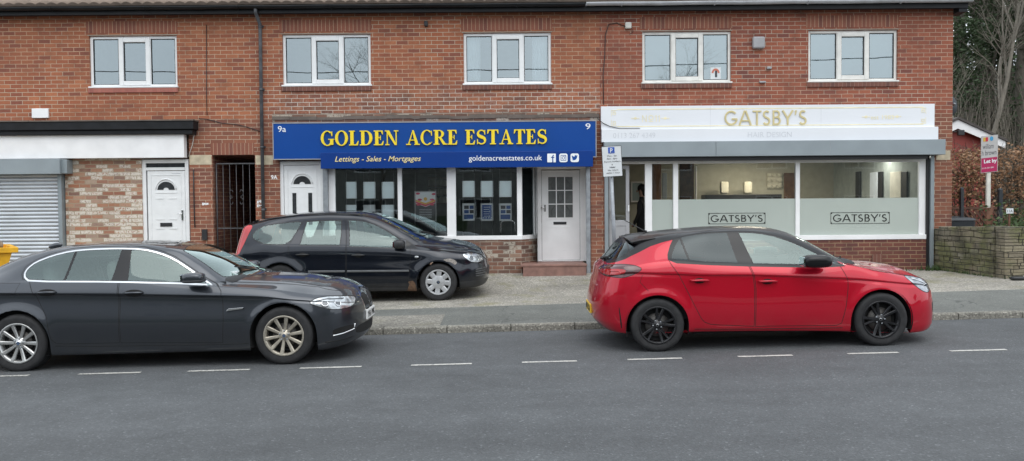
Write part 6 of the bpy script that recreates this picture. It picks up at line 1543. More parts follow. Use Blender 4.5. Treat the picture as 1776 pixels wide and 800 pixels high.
mb = MB(); mb.box(3.775, 3.798, -.26, .26, .40, .51); pl_ = mb.build('number_plate', M['plate_white'], car1, local=True, bevel=.003)
def plate_text(s, x, y0, y1, z0, h, mat, par, flip=1):
    t_ = MB(); textmesh(t_, s, 0, 1, 0, h, 0, .001, bold=.02); t_.v = [(x + flip * (.001 - q[1]), y0 + (y1 - y0) * q[0], z0 + q[2]) for q in t_.v]; t_.build('plate_characters', M[mat], par, local=True)
plate_text('YF61 PNK', 3.7995, -.24, .24, .42, .072, 'black_letter', pl_)
mb = MB(); mb.sell((3.675, 0, .775), (.035, .04, .012), (1, 1), 20, 8); mb.build('badge', M['badge_blue'], car1, local=True)
for sy in (-1, 1):   # wipers
    mb = MB(); mb.tube([(2.46, sy * .1 + .2, 1.0), (2.36, sy * .1 - .2, 1.055), (2.30, sy * .1 - .35, 1.085)], .008, 5); mb.build('wiper', M['rubber'], car1, local=True)
mb = MB(); mb.sell((-.02, 0, 1.372), (.09, .022, .035), (1, 1), 16, 8, 0, Matrix.Rotation(R(-10), 3, 'Y')); mb.build('roof_aerial', M['paint_grey'], car1, local=True)
mb = MB(); mb.box(2.26, 2.33, -.50, -.36, .968, 1.03); mb.build('tax_disc', M['board_white'], car1, local=True)

# ---------------------------------------------------------------- red hatchback (right)
hw = .8825
cr = [(-.32, .915), (.234, .885), (.5, .868), (1.063, .852), (1.833, .806), (2.3, .772), (2.9, .70)]
c9 = [(-.26, 1.300), (-.1, 1.325), (.161, 1.352), (.596, 1.375), (.9, 1.386), (1.131, 1.386), (1.3, 1.38), (1.451, 1.365), (1.664, 1.317), (1.877, 1.226), (2.089, 1.109), (2.3, .99), (2.42, .935), (2.52, .922), (2.7, .91), (2.9, .88)]
L = [
 ([(-.26, .72), (2.9, .70)], [(-.26, .23), (.4, .225), (2.9, .17)], (-.46, .22), (3.14, .15)),
 ([(-.26, .78), (0, .82), (2.5, .825), (2.9, .78)], [(-.26, .21), (.4, .215), (1.8, .19), (2.9, .135)], (-.56, .22), (3.30, .16)),
 ([(-.26, .82), (0, .85), (2.5, .85), (2.9, .81)], [(-.26, .33), (.4, .27), (1.8, .25), (2.9, .22)], (-.68, .34), (3.36, .22)),
 ([(-.26, .845), (0, .872), (2.5, .872), (2.9, .825)], [(-.26, .62), (.4, .50), (2.9, .42)], (-.705, .50), (3.37, .40)),
 ([(-.26, .83), (0, .862), (1.0, .862), (2.5, .862), (2.9, .80)], sh(cr, -.05), (-.66, .72), (3.355, .54)),
 ([(-.26, .835), (0, .868), (1.0, .876), (2.5, .862), (2.9, .79)], cr, (-.625, .84), (3.33, .60)),
 ([(-.26, .80), (0, .825), (1.0, .828), (2.1, .815), (2.5, .805), (2.9, .72)], [(-.26, .985), (-.1, 1.01), (.18, 1.03), (.6, .99), (1.03, .965), (1.85, .925), (2.12, .935), (2.5, .862), (2.9, .775)], (-.60, .945), (3.29, .665)),
 ([(-.26, .66), (-.1, .645), (.15, .62), (.33, .60), (.66, .585), (.93, .58), (1.23, .585), (1.63, .64), (1.83, .68), (2.1, .73), (2.35, .72), (2.6, .66), (2.9, .58)],
  [(-.26, 1.075), (-.17, 1.12), (-.03, 1.185), (.13, 1.24), (.27, 1.285), (.44, 1.322), (.66, 1.347), (.93, 1.350), (1.23, 1.331), (1.43, 1.286), (1.63, 1.208), (1.83, 1.103), (2.02, .998), (2.15, .945), (2.35, .91), (2.6, .862), (2.9, .812)], (-.52, 1.0), (3.22, .695)),
 ([(-.26, .55), (.1, .53), (.6, .505), (1.2, .505), (1.6, .56), (2.1, .67), (2.3, .64), (2.6, .55), (2.9, .47)],
  [(-.26, 1.17), (-.1, 1.25), (.1, 1.30), (.35, 1.335), (.66, 1.362), (.93, 1.370), (1.2, 1.362), (1.4, 1.333), (1.6, 1.272), (1.85, 1.14), (2.1, 1.0), (2.25, .94), (2.4, .915), (2.6, .885), (2.9, .835)], (-.44, 1.09), (3.18, .715)),
 ([(-.26, .28), (2.9, .24)], [(-.26, 1.265), (-.1, 1.305), (.1, 1.335), (.6, 1.370), (.9, 1.382), (1.131, 1.382), (1.3, 1.374), (1.451, 1.356), (1.664, 1.302), (1.877, 1.205), (2.089, 1.083), (2.25, .985), (2.35, .94), (2.5, .915), (2.7, .90), (2.9, .866)], (-.34, 1.20), (3.15, .735)),
 ([(-.26, 0), (2.9, 0)], c9, (-.28, 1.27), (3.12, .75))]
win = [(.165, 1.045), (.175, 1.10), (.23, 1.20), (.285, 1.275), (.33, 1.305), (.438, 1.325), (.657, 1.345), (.935, 1.347), (1.233, 1.328), (1.431, 1.283), (1.629, 1.206), (1.826, 1.103), (2.02, .998), (2.13, .935), (1.846, .927), (1.034, .963), (.602, .990), (.23, 1.022)]
win = smooth_poly(win, 1); wi = offset_poly(win, -.02)
rd = [(.139, 1.049), (.165, .99), (.253, .86), (.33, .70), (.404, .545), (.49, .37), (.53, .325), (.60, .298), (.70, .288), (1.097, .262), (1.108, .695), (1.094, .834), (1.047, .965), (.915, 1.36), (.65, 1.362), (.43, 1.342), (.31, 1.318), (.26, 1.285), (.2, 1.20), (.15, 1.10)]
fd = [(1.105, .262), (2.03, .248), (2.09, .275), (2.14, .48), (2.166, .673), (2.168, .76), (2.13, .85), (2.08, .95), (2.02, 1.018), (1.83, 1.122), (1.63, 1.225), (1.43, 1.301), (1.23, 1.345), (.923, 1.362), (1.055, .965), (1.102, .834), (1.116, .695)]
hl = smooth_poly([(2.855, .788), (2.94, .778), (3.08, .742), (3.17, .70), (3.20, .62), (3.13, .585), (3.03, .62), (2.94, .697)], 2)
tl = smooth_poly([(-.62, .95), (-.507, .985), (-.378, 1.003), (-.239, .990), (-.155, .950), (-.241, .893), (-.381, .851), (-.50, .862), (-.58, .868)], 2)
ffc = lambda c, n: abs(c.y) > .2 and c.x > 2.4 and (abs(n.y) > .04 or n.x > .3)
rrc = lambda c, n: abs(c.y) > .30 and c.x < .2
roofp = [(-.40, .9), (-.30, 1.065), (-.17, 1.125), (-.03, 1.192), (.10, 1.232), (.215, 1.258), (.28, 1.27), (.33, 1.306), (.438, 1.328), (.657, 1.349), (.935, 1.351), (1.233, 1.332), (1.431, 1.287), (1.629, 1.21), (1.826, 1.107), (2.02, 1.002), (2.2, .935), (2.3, .95), (2.2, 1.6), (-.6, 1.6), (-.6, .99)]
regs = [
 ('roofb', [(-.60, 1.01), (-.50, 1.0), (-.33, 1.055)] + roofp[2:-3] + [(2.22, 1.0), (2.22, 1.6), (-.7, 1.6), (-.7, 1.05)], 'y', 'roof', 'gloss_black', lambda c, n: True),
 ('seam', rd, 'y', 'body', 'seam'), ('seam', fd, 'y', 'body', 'seam'),
 ('rdoor', offset_poly(rd, -.007), 'y', 'rear_door', 'paint_red'), ('fdoor', offset_poly(fd, -.007), 'y', 'front_door', 'paint_red'),
 ('frame', [(.139, 1.052), (.165, 1.03), (.23, 1.003), (.602, .972), (1.034, .946), (1.846, .910), (2.15, .918), (2.06, 1.01), (1.83, 1.13), (1.63, 1.235), (1.43, 1.31), (1.23, 1.355), (.92, 1.372), (.65, 1.372), (.43, 1.352), (.30, 1.328), (.245, 1.285), (.19, 1.20), (.145, 1.10)], 'y', 'window_trim', 'gloss_black'),
 ('q', clip(wi, None, ln(.375, 1.01, .30, 1.30)), 'y', 'quarter_window', 'privacy_glass'),
 ('w2', clip(wi, ln(.40, 1.01, .325, 1.30), ln(.935, .98, .86, 1.34)), 'y', 'rear_window', 'privacy_glass'),
 ('w1', clip(wi, ln(1.118, .968, 1.005, 1.32), None), 'y', 'front_window', 'car_glass'),
 ('arch', arch_poly(0, .30, .352), 'y', 'DELETE', ''), ('arch', arch_poly(2.538, .30, .352), 'y', 'DELETE', ''),
 ('hls', offset_poly(hl, .008), 'y', 'body', 'seam', ffc), ('hl', hl, 'y', 'headlight', 'lamp_smoky', ffc),
 ('tls', offset_poly(tl, .006), 'y', 'body', 'seam', rrc), ('tl', tl, 'y', 'tail_light', 'tail_dark', rrc),
 ('tl2', smooth_poly([(-.60, .935), (-.45, .955), (-.34, .945), (-.36, .90), (-.45, .878), (-.60, .885)], 2), 'y', 'tail_light', 'tail_red', rrc),
 ('bpr', smooth_poly([(-.437, .52), (-.424, .51), (-.395, .28), (-.412, .265)], 1), 'y', 'bumper_slot', 'seam', rrc),
 ('rsg', smooth_poly([(-.52, 1.03), (-.47, 1.035), (-.30, 1.12), (-.19, 1.18), (-.24, 1.24), (-.40, 1.2), (-.62, 1.05)], 1), 'y', 'rear_screen', 'privacy_glass', lambda c, n: c.x < -.15 and c.z > 1.0 and n.x < -.1),
 ('dif', [(-.45, .28), (.45, .28), (.40, .19), (-.40, .19)], 'x', 'diffuser', 'plastic_black', rear_),
 ('ws', [(1.66, 0), (1.67, .3), (1.72, .50), (2.17, .615), (2.32, .46), (2.38, .25), (2.40, 0), (2.38, -.25), (2.32, -.46), (2.17, -.615), (1.72, -.5), (1.67, -.3)], 'z', 'windscreen', 'car_glass', top_),
 ('grl', smooth_poly([(-.42, .52), (.42, .52), (.46, .42), (.36, .34), (-.36, .34), (-.46, .42)], 2), 'x', 'grille', 'plastic_black', front_),
 ('slot', smooth_poly([(3.20, .47), (3.27, .46), (3.26, .36), (3.22, .34)], 1), 'y', 'bumper_slot', 'seam', ffc),
]
car2, mk2 = make_car(dict(crease=5, creased=.011, belt=6, cab=(0, 2.1), name='parked_car', label='glossy red hatchback with a black roof and black wheels parked at the kerb', loc=(1.6523, 9.449 + .862, -.0025), rot=(0, -R(1.023), 0),
 xa=-.26, xb=2.9, nr=2.7, nf=2.3, lines=L, wb=2.538, rw=.305, hw=hw, arch=.352, flare=(.014, .06), regions=regs, paint='paint_red',
 partorder=['roof', 'rear_door', 'front_door', 'window_trim', 'quarter_window', 'rear_window', 'front_window', 'headlight', 'tail_light', 'bumper_slot', 'rear_screen', 'diffuser', 'windscreen', 'grille'],
 parents={'rear_window': 'rear_door', 'front_window': 'front_door', 'quarter_window': 'rear_door'}, single=('roof', 'windscreen', 'rear_screen', 'grille', 'diffuser'),
 tub=(-.2, 2.25), zbelt=.95, headlining=(.0, 1.62), top=c9, seats=(1.05, .30), seatz=.50, dashx=1.92, xr=-.7, xf=3.3, ww=.205, inset=.018,
 wheel=('twin', ['alloy_black', 'galvanised', 'liner', 'brake', 'alloy_black', 'chrome']),
 mirror=(1.775, .865, .995, .33, .145), mirrormat='gloss_black', handles=[(.37, .59, .806, 'rear_door'), (1.14, 1.36, .777, 'front_door')], cup=.030, htilt=-.012, handlemat='paint_red', ysill=[(0, .87), (1, .873), (2.2, .87)]))
# roof spoiler, wiper, aerial, plate
mb = MB(); n = 12
for i in range(n + 1):
    y = -.56 + 1.12 * i / n; bx = .05 * (abs(y) / .56) ** 2.5; bz = .05 * (abs(y) / .56) ** 2.2
    for (x, z) in ((.0 + bx, 1.338 - bz), (-.18 + bx, 1.318 - bz), (-.285 + bx, 1.296 - bz), (-.28 + bx, 1.276 - bz), (-.16 + bx, 1.262 - bz), (-.02 + bx, 1.27 - bz)): mb.v.append((x, y, z))
for i in range(n):
    for j in range(6): mb.f.append((i * 6 + j, i * 6 + (j + 1) % 6, (i + 1) * 6 + (j + 1) % 6, (i + 1) * 6 + j)); mb.m.append(0); mb.s.append(False)
mb.f += [tuple(range(5, -1, -1)), tuple(n * 6 + k for k in range(6))]; mb.m += [0, 0]; mb.s += [False, False]
for sy in (): mb.add([(-.22, sy * .53, 1.26), (-.06, sy * .60, 1.245), (-.20, sy * .60, 1.15), (-.30, sy * .56, 1.15), (-.22, sy * .50, 1.26), (-.06, sy * .57, 1.245), (-.20, sy * .57, 1.15), (-.30, sy * .53, 1.15)], BX)
mb.build('roof_spoiler', M['gloss_black'], car2, local=True, bevel=.006)
mb = MB(); mb.tube([(.02, -.08, 1.345), (-.02, -.08, 1.36), (-.26, -.08, 1.50)], [.016, .008, .004], 8); mb.build('roof_aerial', M['rubber'], car2, local=True)
mb = MB(); mb.sell((-.515, -.05, 1.035), (.04, .05, .022)); mb.tube([(-.52, -.05, 1.045), (-.49, -.25, 1.06), (-.46, -.38, 1.07)], .009, 6); mb.build('rear_wiper', M['rubber'], car2, local=True)
mb = MB(); mb.box(-.712, -.69, -.26, .26, .385, .495); pl_ = mb.build('number_plate', M['plate_yellow'], car2, local=True, bevel=.003)
plate_text('MJ71 KXB', -.7135, .24, -.24, .405, .072, 'black_letter', pl_, -1)
for sy in (-1, 1): mb = MB(); mb.tube([(2.40, sy * .1 + .2, .945), (2.30, sy * .1 - .2, .985), (2.24, sy * .1 - .35, 1.01)], .008, 5); mb.build('wiper', M['rubber'], car2, local=True)

# ---------------------------------------------------------------- black estate (behind)
hw = .92
cr = [(-.55, .80), (.15, .80), (1.1, .785), (2.18, .755), (2.6, .74), (3.0, .69)]
c9 = [(-.72, 1.33), (-.219, 1.449), (.11, 1.483), (.40, 1.506), (.8, 1.518), (1.239, 1.514), (1.455, 1.486), (1.608, 1.443), (1.782, 1.38), (2.108, 1.24), (2.35, 1.125), (2.456, 1.075), (2.542, 1.045), (2.739, 1.012), (2.9, .99), (3.0, .965)]
L = [
 ([(-.55, .76), (3.0, .72)], [(-.55, .25), (.4, .19), (3.0, .22)], (-.78, .27), (3.25, .20)),
 ([(-.55, .81), (0, .86), (2.6, .86), (3.0, .80)], [(-.55, .25), (.4, .175), (2.1, .17), (3.0, .20)], (-.88, .28), (3.40, .22)),
 ([(-.55, .86), (0, .895), (2.6, .895), (3.0, .85)], [(-.55, .38), (.4, .27), (2.1, .255), (3.0, .30)], (-.93, .40), (3.455, .31)),
 ([(-.55, .88), (0, .912), (2.6, .912), (3.0, .865)], [(-.55, .60), (.4, .52), (3.0, .50)], (-.93, .60), (3.475, .48)),
 ([(-.55, .87), (0, .908), (2.6, .905), (3.0, .85)], cr, (-.86, .80), (3.45, .64)),
 ([(-.55, .84), (0, .875), (1.1, .882), (2.2, .878), (2.6, .865), (3.0, .80)], [(-.55, .93), (-.3, .955), (.13, .95), (1.1, .93), (1.86, .90), (2.25, .865), (2.6, .835), (3.0, .785)], (-.83, .92), (3.42, .70)),
 ([(-.55, .80), (-.3, .79), (0, .74), (.6, .70), (1.1, .69), (1.5, .72), (1.9, .77), (2.15, .80), (2.5, .76), (3.0, .70)],
  [(-.55, 1.10), (-.3, 1.16), (0, 1.18), (.6, 1.20), (1.1, 1.20), (1.5, 1.15), (1.8, 1.06), (2.15, .93), (2.5, .90), (3.0, .835)], (-.78, 1.08), (3.39, .745)),
 ([(-.55, .69), (-.2, .66), (.3, .64), (1.1, .63), (1.37, .65), (1.6, .68), (1.85, .72), (2.1, .76), (2.3, .75), (2.6, .68), (3.0, .60)],
  [(-.55, 1.285), (-.198, 1.370), (.292, 1.424), (.78, 1.439), (1.073, 1.427), (1.366, 1.398), (1.57, 1.315), (1.778, 1.208), (2.064, 1.035), (2.25, .94), (2.6, .90), (3.0, .855)], (-.72, 1.26), (3.37, .77)),
 ([(-.55, .60), (0, .58), (.8, .57), (1.3, .575), (1.6, .61), (2.2, .70), (2.4, .66), (3.0, .53)],
  [(-.55, 1.31), (-.2, 1.395), (.29, 1.452), (.78, 1.472), (1.1, 1.465), (1.35, 1.44), (1.55, 1.385), (1.8, 1.272), (2.1, 1.10), (2.3, .985), (2.45, .955), (2.7, .93), (3.0, .89)], (-.70, 1.28), (3.36, .785)),
 ([(-.55, .30), (3.0, .26)], [(-.55, 1.345), (-.2, 1.435), (.2, 1.48), (.7, 1.508), (1.2, 1.505), (1.43, 1.48), (1.6, 1.432), (1.8, 1.355), (2.1, 1.215), (2.33, 1.095), (2.45, 1.045), (2.6, 1.015), (2.8, .985), (3.0, .94)], (-.71, 1.31), (3.34, .81)),
 ([(-.55, 0), (3.0, 0)], [(-.55, 1.375)] + c9[1:], (-.70, 1.33), (3.33, .825))]
wA = smooth_poly([(-.485, 1.10), (-.475, 1.15), (-.385, 1.235), (-.287, 1.277), (.0, 1.315), (.316, 1.345), (.27, 1.24), (.125, .975), (-.15, .975), (-.273, .985), (-.418, 1.04)], 1)
wB = [(.412, 1.335), (.7, 1.350), (.985, 1.352), (.989, .955), (.335, .965), (.36, 1.15)]
wC = [(1.115, 1.352), (1.25, 1.348), (1.382, 1.332), (1.585, 1.267), (1.792, 1.154), (1.976, 1.035), (2.06, .97), (2.075, .897), (1.163, .935)]
wD = [(2.095, .965), (2.105, 1.01), (2.2, .95), (2.285, .888), (2.105, .888)]
rd = [(.139, .96), (.145, .80), (.25, .72), (.36, .62), (.44, .48), (.46, .35), (.50, .262), (1.098, .255), (1.103, .774), (1.102, .948), (1.05, 1.372), (.7, 1.372), (.36, 1.357), (.31, 1.30), (.22, 1.13)]
fd = [(1.106, .255), (2.114, .243), (2.15, .343), (2.166, .529), (2.184, .755), (2.18, .88), (2.30, .876), (2.1, 1.03), (1.976, 1.06), (1.792, 1.178), (1.585, 1.29), (1.382, 1.355), (1.25, 1.37), (1.058, 1.374), (1.110, .948), (1.111, .774)]
hl = smooth_poly([(3.03, .775), (3.12, .79), (3.28, .775), (3.36, .725), (3.39, .66), (3.30, .628), (3.18, .65)], 2)
tl = smooth_poly([(-.60, 1.30), (-.49, 1.285), (-.55, 1.15), (-.60, 1.02), (-.66, .90), (-.70, .80), (-.86, .80), (-.84, .95), (-.75, 1.15)], 2)
ffc = lambda c, n: abs(c.y) > .2 and c.x > 2.4 and (abs(n.y) > .04 or n.x > .3)
rrc = lambda c, n: abs(c.y) > .45 and c.x < -.2
strip = [(-.0, .0)]
regs = [
 ('seam', rd, 'y', 'body', 'seam'), ('seam', fd, 'y', 'body', 'seam'),
 ('rdoor', offset_poly(rd, -.007), 'y', 'rear_door', 'paint_black'), ('fdoor', offset_poly(fd, -.007), 'y', 'front_door', 'paint_black'),
 ('fr', offset_poly(wA, .018), 'y', 'window_trim', 'plastic_black'), ('fr', offset_poly(wB, .018), 'y', 'window_trim', 'plastic_black'), ('fr', offset_poly(wC, .018), 'y', 'window_trim', 'plastic_black'), ('fr', offset_poly(wD, .012), 'y', 'window_trim', 'plastic_black'),
 ('wA', wA, 'y', 'quarter_window', 'car_glass'), ('wB', wB, 'y', 'rear_window', 'car_glass'), ('wC', wC, 'y', 'front_window', 'car_glass'), ('wD', wD, 'y', 'front_window', 'gloss_black'),
 ('bump', [(-1.0, .60), (-.45, .60), (-.42, .1), (-1.0, .1)], 'y', 'body', 'paint_black'),
 ('arch', arch_poly(0, .315, .355), 'y', 'DELETE', ''), ('arch', arch_poly(2.64, .315, .355), 'y', 'DELETE', ''),
 ('hls', offset_poly(hl, .008), 'y', 'body', 'seam', ffc), ('hl', hl, 'y', 'headlight', 'lamp_clear', ffc),
 ('tls', offset_poly(tl, .006), 'y', 'body', 'seam', rrc), ('tl', tl, 'y', 'tail_light', 'tail_red', rrc),
 ('sill', [(.42, .24), (2.12, .228), (2.16, .10), (.38, .10)], 'y', 'sill', 'plastic_black'),
 ('lip', [(3.0, .32), (3.6, .345), (3.6, .1), (3.0, .1)], 'y', 'front_lip', 'plastic_black', lambda c, n: c.x > 2.98 and c.z < .4),
 ('fog', smooth_poly([(3.26, .535), (3.42, .56), (3.44, .47), (3.40, .395), (3.27, .385)], 1), 'y', 'bumper_vent', 'plastic_black', ffc),
 ('grl', smooth_poly([(-.45, .55), (.45, .55), (.40, .38), (-.40, .38)], 2), 'x', 'grille', 'plastic_black', front_),
 ('ws', [(1.60, 0), (1.62, .3), (1.66, .54), (2.22, .66), (2.38, .5), (2.47, .28), (2.50, 0), (2.47, -.28), (2.38, -.5), (2.22, -.66), (1.66, -.54), (1.62, -.3)], 'z', 'windscreen', 'car_glass', top_),
 ('rust', smooth_poly([(2.135, .34), (2.24, .35), (2.275, .25), (2.285, .14), (2.12, .14), (2.13, .22), (2.16, .28)], 1), 'y', 'body', 'rust'),
 ('scr', smooth_poly([(2.72, .70), (2.83, .715), (2.90, .70), (2.96, .65), (2.93, .60), (2.85, .655), (2.78, .665)], 1), 'y', 'body', 'scrape'),
 ('fls', circ(-.25, .80, .085, 0, 340, 16), 'y', 'body', 'seam'), ('fl', circ(-.25, .80, .081, 0, 340, 16), 'y', 'fuel_flap', 'paint_black'),
]
car3, mk3 = make_car(dict(crease=4, creased=.004, belt=5, cab=(-.5, 2.2), name='parked_car', label='black estate car with silver wheel covers parked on the forecourt behind the grey saloon', loc=(-3.883, 13.964 + .90, .092), rot=(R(.6), 0, 0),
 xa=-.55, xb=3.0, nr=3.4, nf=2.3, lines=L, wb=2.64, rw=.316, hw=hw, arch=.355, flare=(.030, .085), regions=regs, paint='paint_black',
 partorder=['rear_door', 'front_door', 'window_trim', 'quarter_window', 'rear_window', 'front_window', 'headlight', 'tail_light', 'sill', 'front_lip', 'bumper_vent', 'grille', 'windscreen', 'fuel_flap'],
 parents={'rear_window': 'rear_door', 'front_window': 'front_door'}, single=('windscreen', 'grille', 'front_lip'),
 tub=(-.6, 2.3), zbelt=.94, headlining=(-.5, 1.55), top=c9, seats=(1.05, .12), seatz=.56, dashx=1.95, xr=-.9, xf=3.42, ww=.205, inset=.02,
 wheel=('cover', ['hubcap_silver', 'galvanised', 'liner', 'brake', 'plastic_black', 'badge_blue']),
 mirror=(2.01, .90, .965, .19, .15), mirrormat='plastic_black', handles=[(.27, .49, .80, 'rear_door'), (1.20, 1.42, .783, 'front_door')], cup=.036, htilt=0, handlemat='plastic_black', ysill=[(0, .908), (2.6, .905)]))
for sy in (-1, 1):
    for (a, b) in ((.47, 1.085), (1.12, 2.155)):
        mb = MB(); mb.box(a, b, sy * .915 - .012, sy * .915 + .012, .498, .532); mb.build('rubbing_strip', M['trim_strip'], car3, local=True, bevel=.008)
    mb = MB(); mb.sell((2.285, sy * .908, .745), (.035, .012, .018), (.6, .6), 16, 8); mb.build('side_indicator', M['lamp_clear'], car3, local=True)
    mb = MB()
    for k in range(4): mb.tube([(3.27, sy * .80, .41 + k * .036), (3.36, sy * .715, .415 + k * .038), (3.42, sy * .60, .42 + k * .038)], .006, 5)
    mb.build('vent_slat', M['trim_strip'], car3, local=True)
    mb = MB(); mb.tube([(2.46, sy * .1 + .25, 1.075), (2.36, sy * .1 - .15, 1.12), (2.28, sy * .1 - .3, 1.16)], .009, 5); mb.build('wiper', M['rubber'], car3, local=True)
    mb = MB(); mb.tube([(x, sy * .605, z + .012) for x, z in ((-.45, 1.325), (-.2, 1.39), (.29, 1.448), (.78, 1.468), (1.1, 1.46), (1.35, 1.432))], .011, 6); mb.build('roof_gutter', M['plastic_black'], car3, local=True)

bv2 = skin_of(car2); bv3 = skin_of(car3)
skin_line(car2, bv2, 'bonnet_gap', [(2.22, .935), (2.35, .905), (2.47, .862), (2.62, .835), (2.84, .797), (3.0, .765)], .004, 'seam', -.001)
skin_line(car2, bv2, 'lamp_blade', [(2.93, .755), (3.02, .725), (3.10, .69)], .006, 'chrome'); skin_disc(car2, bv2, 'lamp_ring', 3.10, .665, .028, ('chrome', 'lens_dark'), ring=.004)
skin_line(car2, bv2, 'tail_light_bar', [(-.52, .925), (-.42, .93), (-.40, .895), (-.50, .885)], .007, 'tail_red', 0)
skin_line(car2, bv2, 'bumper_gap', [(-.16, .88), (-.19, .80), (-.10, .70)], .003, 'seam', -.001)
skin_line(car2, bv2, 'sill_gap', [(.42, .25), (.8, .24), (1.4, .23), (2.1, .222)], .004, 'seam', -.001)
skin_line(car1, bv1, 'sill_gap', [(.42, .285), (.8, .27), (1.4, .262), (2.3, .25), (2.58, .25)], .004, 'seam', -.001)
skin_line(car3, bv3, 'bonnet_gap', [(2.38, .93), (2.461, .89), (2.55, .862), (2.707, .848), (2.9, .82), (3.05, .80)], .004, 'seam', -.001)
skin_line(car3, bv3, 'bumper_gap', [(3.02, .76), (3.05, .60), (3.02, .45), (2.99, .32)], .003, 'seam', -.001)
skin_disc(car3, bv3, 'lamp_ring', 3.20, .712, .045, ('chrome', 'lens_dark'), ring=.004)
skin_disc(car2, bv2, 'fuel_flap_ring', -.12, .78, .0001, ('seam', 'seam'), ring=.0001) if False else None
# ================================================================ PERSON in the salon doorway
def person(loc, face, label):
    me = bpy.data.meshes.new('person'); J = [((0, 0, .95), .135), ((0, 0, 1.15), .125), ((0, 0, 1.36), .155), ((0, 0, 1.47), .06), ((0, 0, 1.55), .055), ((0, .01, 1.64), .09), ((0, .01, 1.72), .075),
     ((-.19, 0, 1.40), .055), ((-.25, .02, 1.14), .043), ((-.22, .12, .92), .034), ((-.21, .17, .85), .03), ((.19, 0, 1.40), .055), ((.25, .02, 1.14), .043), ((.20, .16, .98), .034), ((.16, .22, .96), .03),
     ((-.09, 0, .85), .10), ((-.10, .01, .48), .065), ((-.10, 0, .09), .045), ((-.11, .13, .04), .038), ((.09, 0, .85), .10), ((.10, .01, .48), .065), ((.10, 0, .09), .045), ((.11, .13, .04), .038)]
    E = [(0, 1), (1, 2), (2, 3), (3, 4), (4, 5), (5, 6), (2, 7), (7, 8), (8, 9), (9, 10), (2, 11), (11, 12), (12, 13), (13, 14), (0, 15), (15, 16), (16, 17), (17, 18), (0, 19), (19, 20), (20, 21), (21, 22)]
    me.from_pydata([j[0] for j in J], E, []); o = bpy.data.objects.new('person', me); COL.objects.link(o); s = o.modifiers.new('s', 'SKIN')
    for i, j in enumerate(J): me.skin_vertices[0].data[i].radius = (j[1], j[1] * .85)
    me.skin_vertices[0].data[0].use_root = True; o.modifiers.new('b', 'SUBSURF').levels = 2; o.modifiers['b'].render_levels = 2
    bpy.context.view_layer.update(); nm = bpy.data.meshes.new_from_object(o.evaluated_get(bpy.context.evaluated_depsgraph_get())); bpy.data.objects.remove(o)
    nm.materials.clear(); nm.materials.append(M['clothes_black']); nm.materials.append(M['skin'])
    for p in nm.polygons:
        c = p.center; p.use_smooth = True
        if c.z > 1.50 or (c.y > .14 and .8 < c.z < 1.02): p.material_index = 1
    ob = bpy.data.objects.new('person', nm); COL.objects.link(ob); ob.location = loc; ob.rotation_euler = (0, 0, face); tag(ob, label, 'person')
    mb = MB(); mb.sell((0, -.012, 1.69), (.098, .105, .095), (1, 1), 20, 12); mb.sell((0, -.06, 1.62), (.085, .06, .10), (1, 1), 16, 10); mb.build('hair', M['hair_dark'], ob, local=True)
    mb = MB(); mb.sell((0, .10, 1.63), (.014, .02, .022), (1, 1), 10, 8)
    for s_ in (-1, 1): mb.sell((s_ * .082, .01, 1.635), (.012, .022, .03), (1, 1), 10, 8)
    mb.build('face', M['skin'], ob, local=True)
c = at(1113, 360, YF + 1.3); person((c.x, YF + 1.3, ZF + .02), R(70), 'person in black clothes standing just inside the open salon door')

# ================================================================ WEEDS, LITTER
mb = MB(); rnd = random.Random(31)
for i in range(260):
    x = rnd.gauss(8.55, .25); y = 16.72 - abs(rnd.gauss(0, .1)); z = zg(x, y); h = rnd.uniform(.03, .14); a = rnd.uniform(0, 6.3); w = .012
    mb.add([(x - w * math.cos(a), y - w * math.sin(a), z), (x + w * math.cos(a), y + w * math.sin(a), z), (x + rnd.uniform(-.05, .05), y + rnd.uniform(-.05, .05), z + h)], [(0, 1, 2)])
for i in range(260):
    u = rnd.random(); x = rnd.choice([8.56 + rnd.uniform(-.05, .03), rnd.uniform(8.6, 11)]); y = (16.8 - 2.0 * u) if x < 8.6 else 14.58 + rnd.uniform(-.05, .03); z = zg(x, y); h = rnd.uniform(.02, .07); a = rnd.uniform(0, 6.3); w = .012
    mb.add([(x - w * math.cos(a), y - w * math.sin(a), z - .01), (x + w * math.cos(a), y + w * math.sin(a), z - .01), (x + rnd.uniform(-.04, .04), y + rnd.uniform(-.04, .04), z + h)], [(0, 1, 2)])
tag(mb.build('weeds', M['leaf_green']), 'green weeds along the foot of the wall and gable corner', 'weeds', kind='stuff')
mb = MB(); c = at(1768, 483, 14.3); z = zg(c.x, 14.3)
mb.sell((c.x, 14.3, z + .035), (.16, .08, .035), (.6, .7), 16, 8, 0); mb.sell((c.x + .12, 14.27, z + .05), (.07, .05, .03), (.6, .7), 12, 6, 1); tag(mb.build('litter_bag', [M['plastic_black'], M['board_white']]), 'crumpled black and white litter at the foot of the pale stone wall', 'litter')

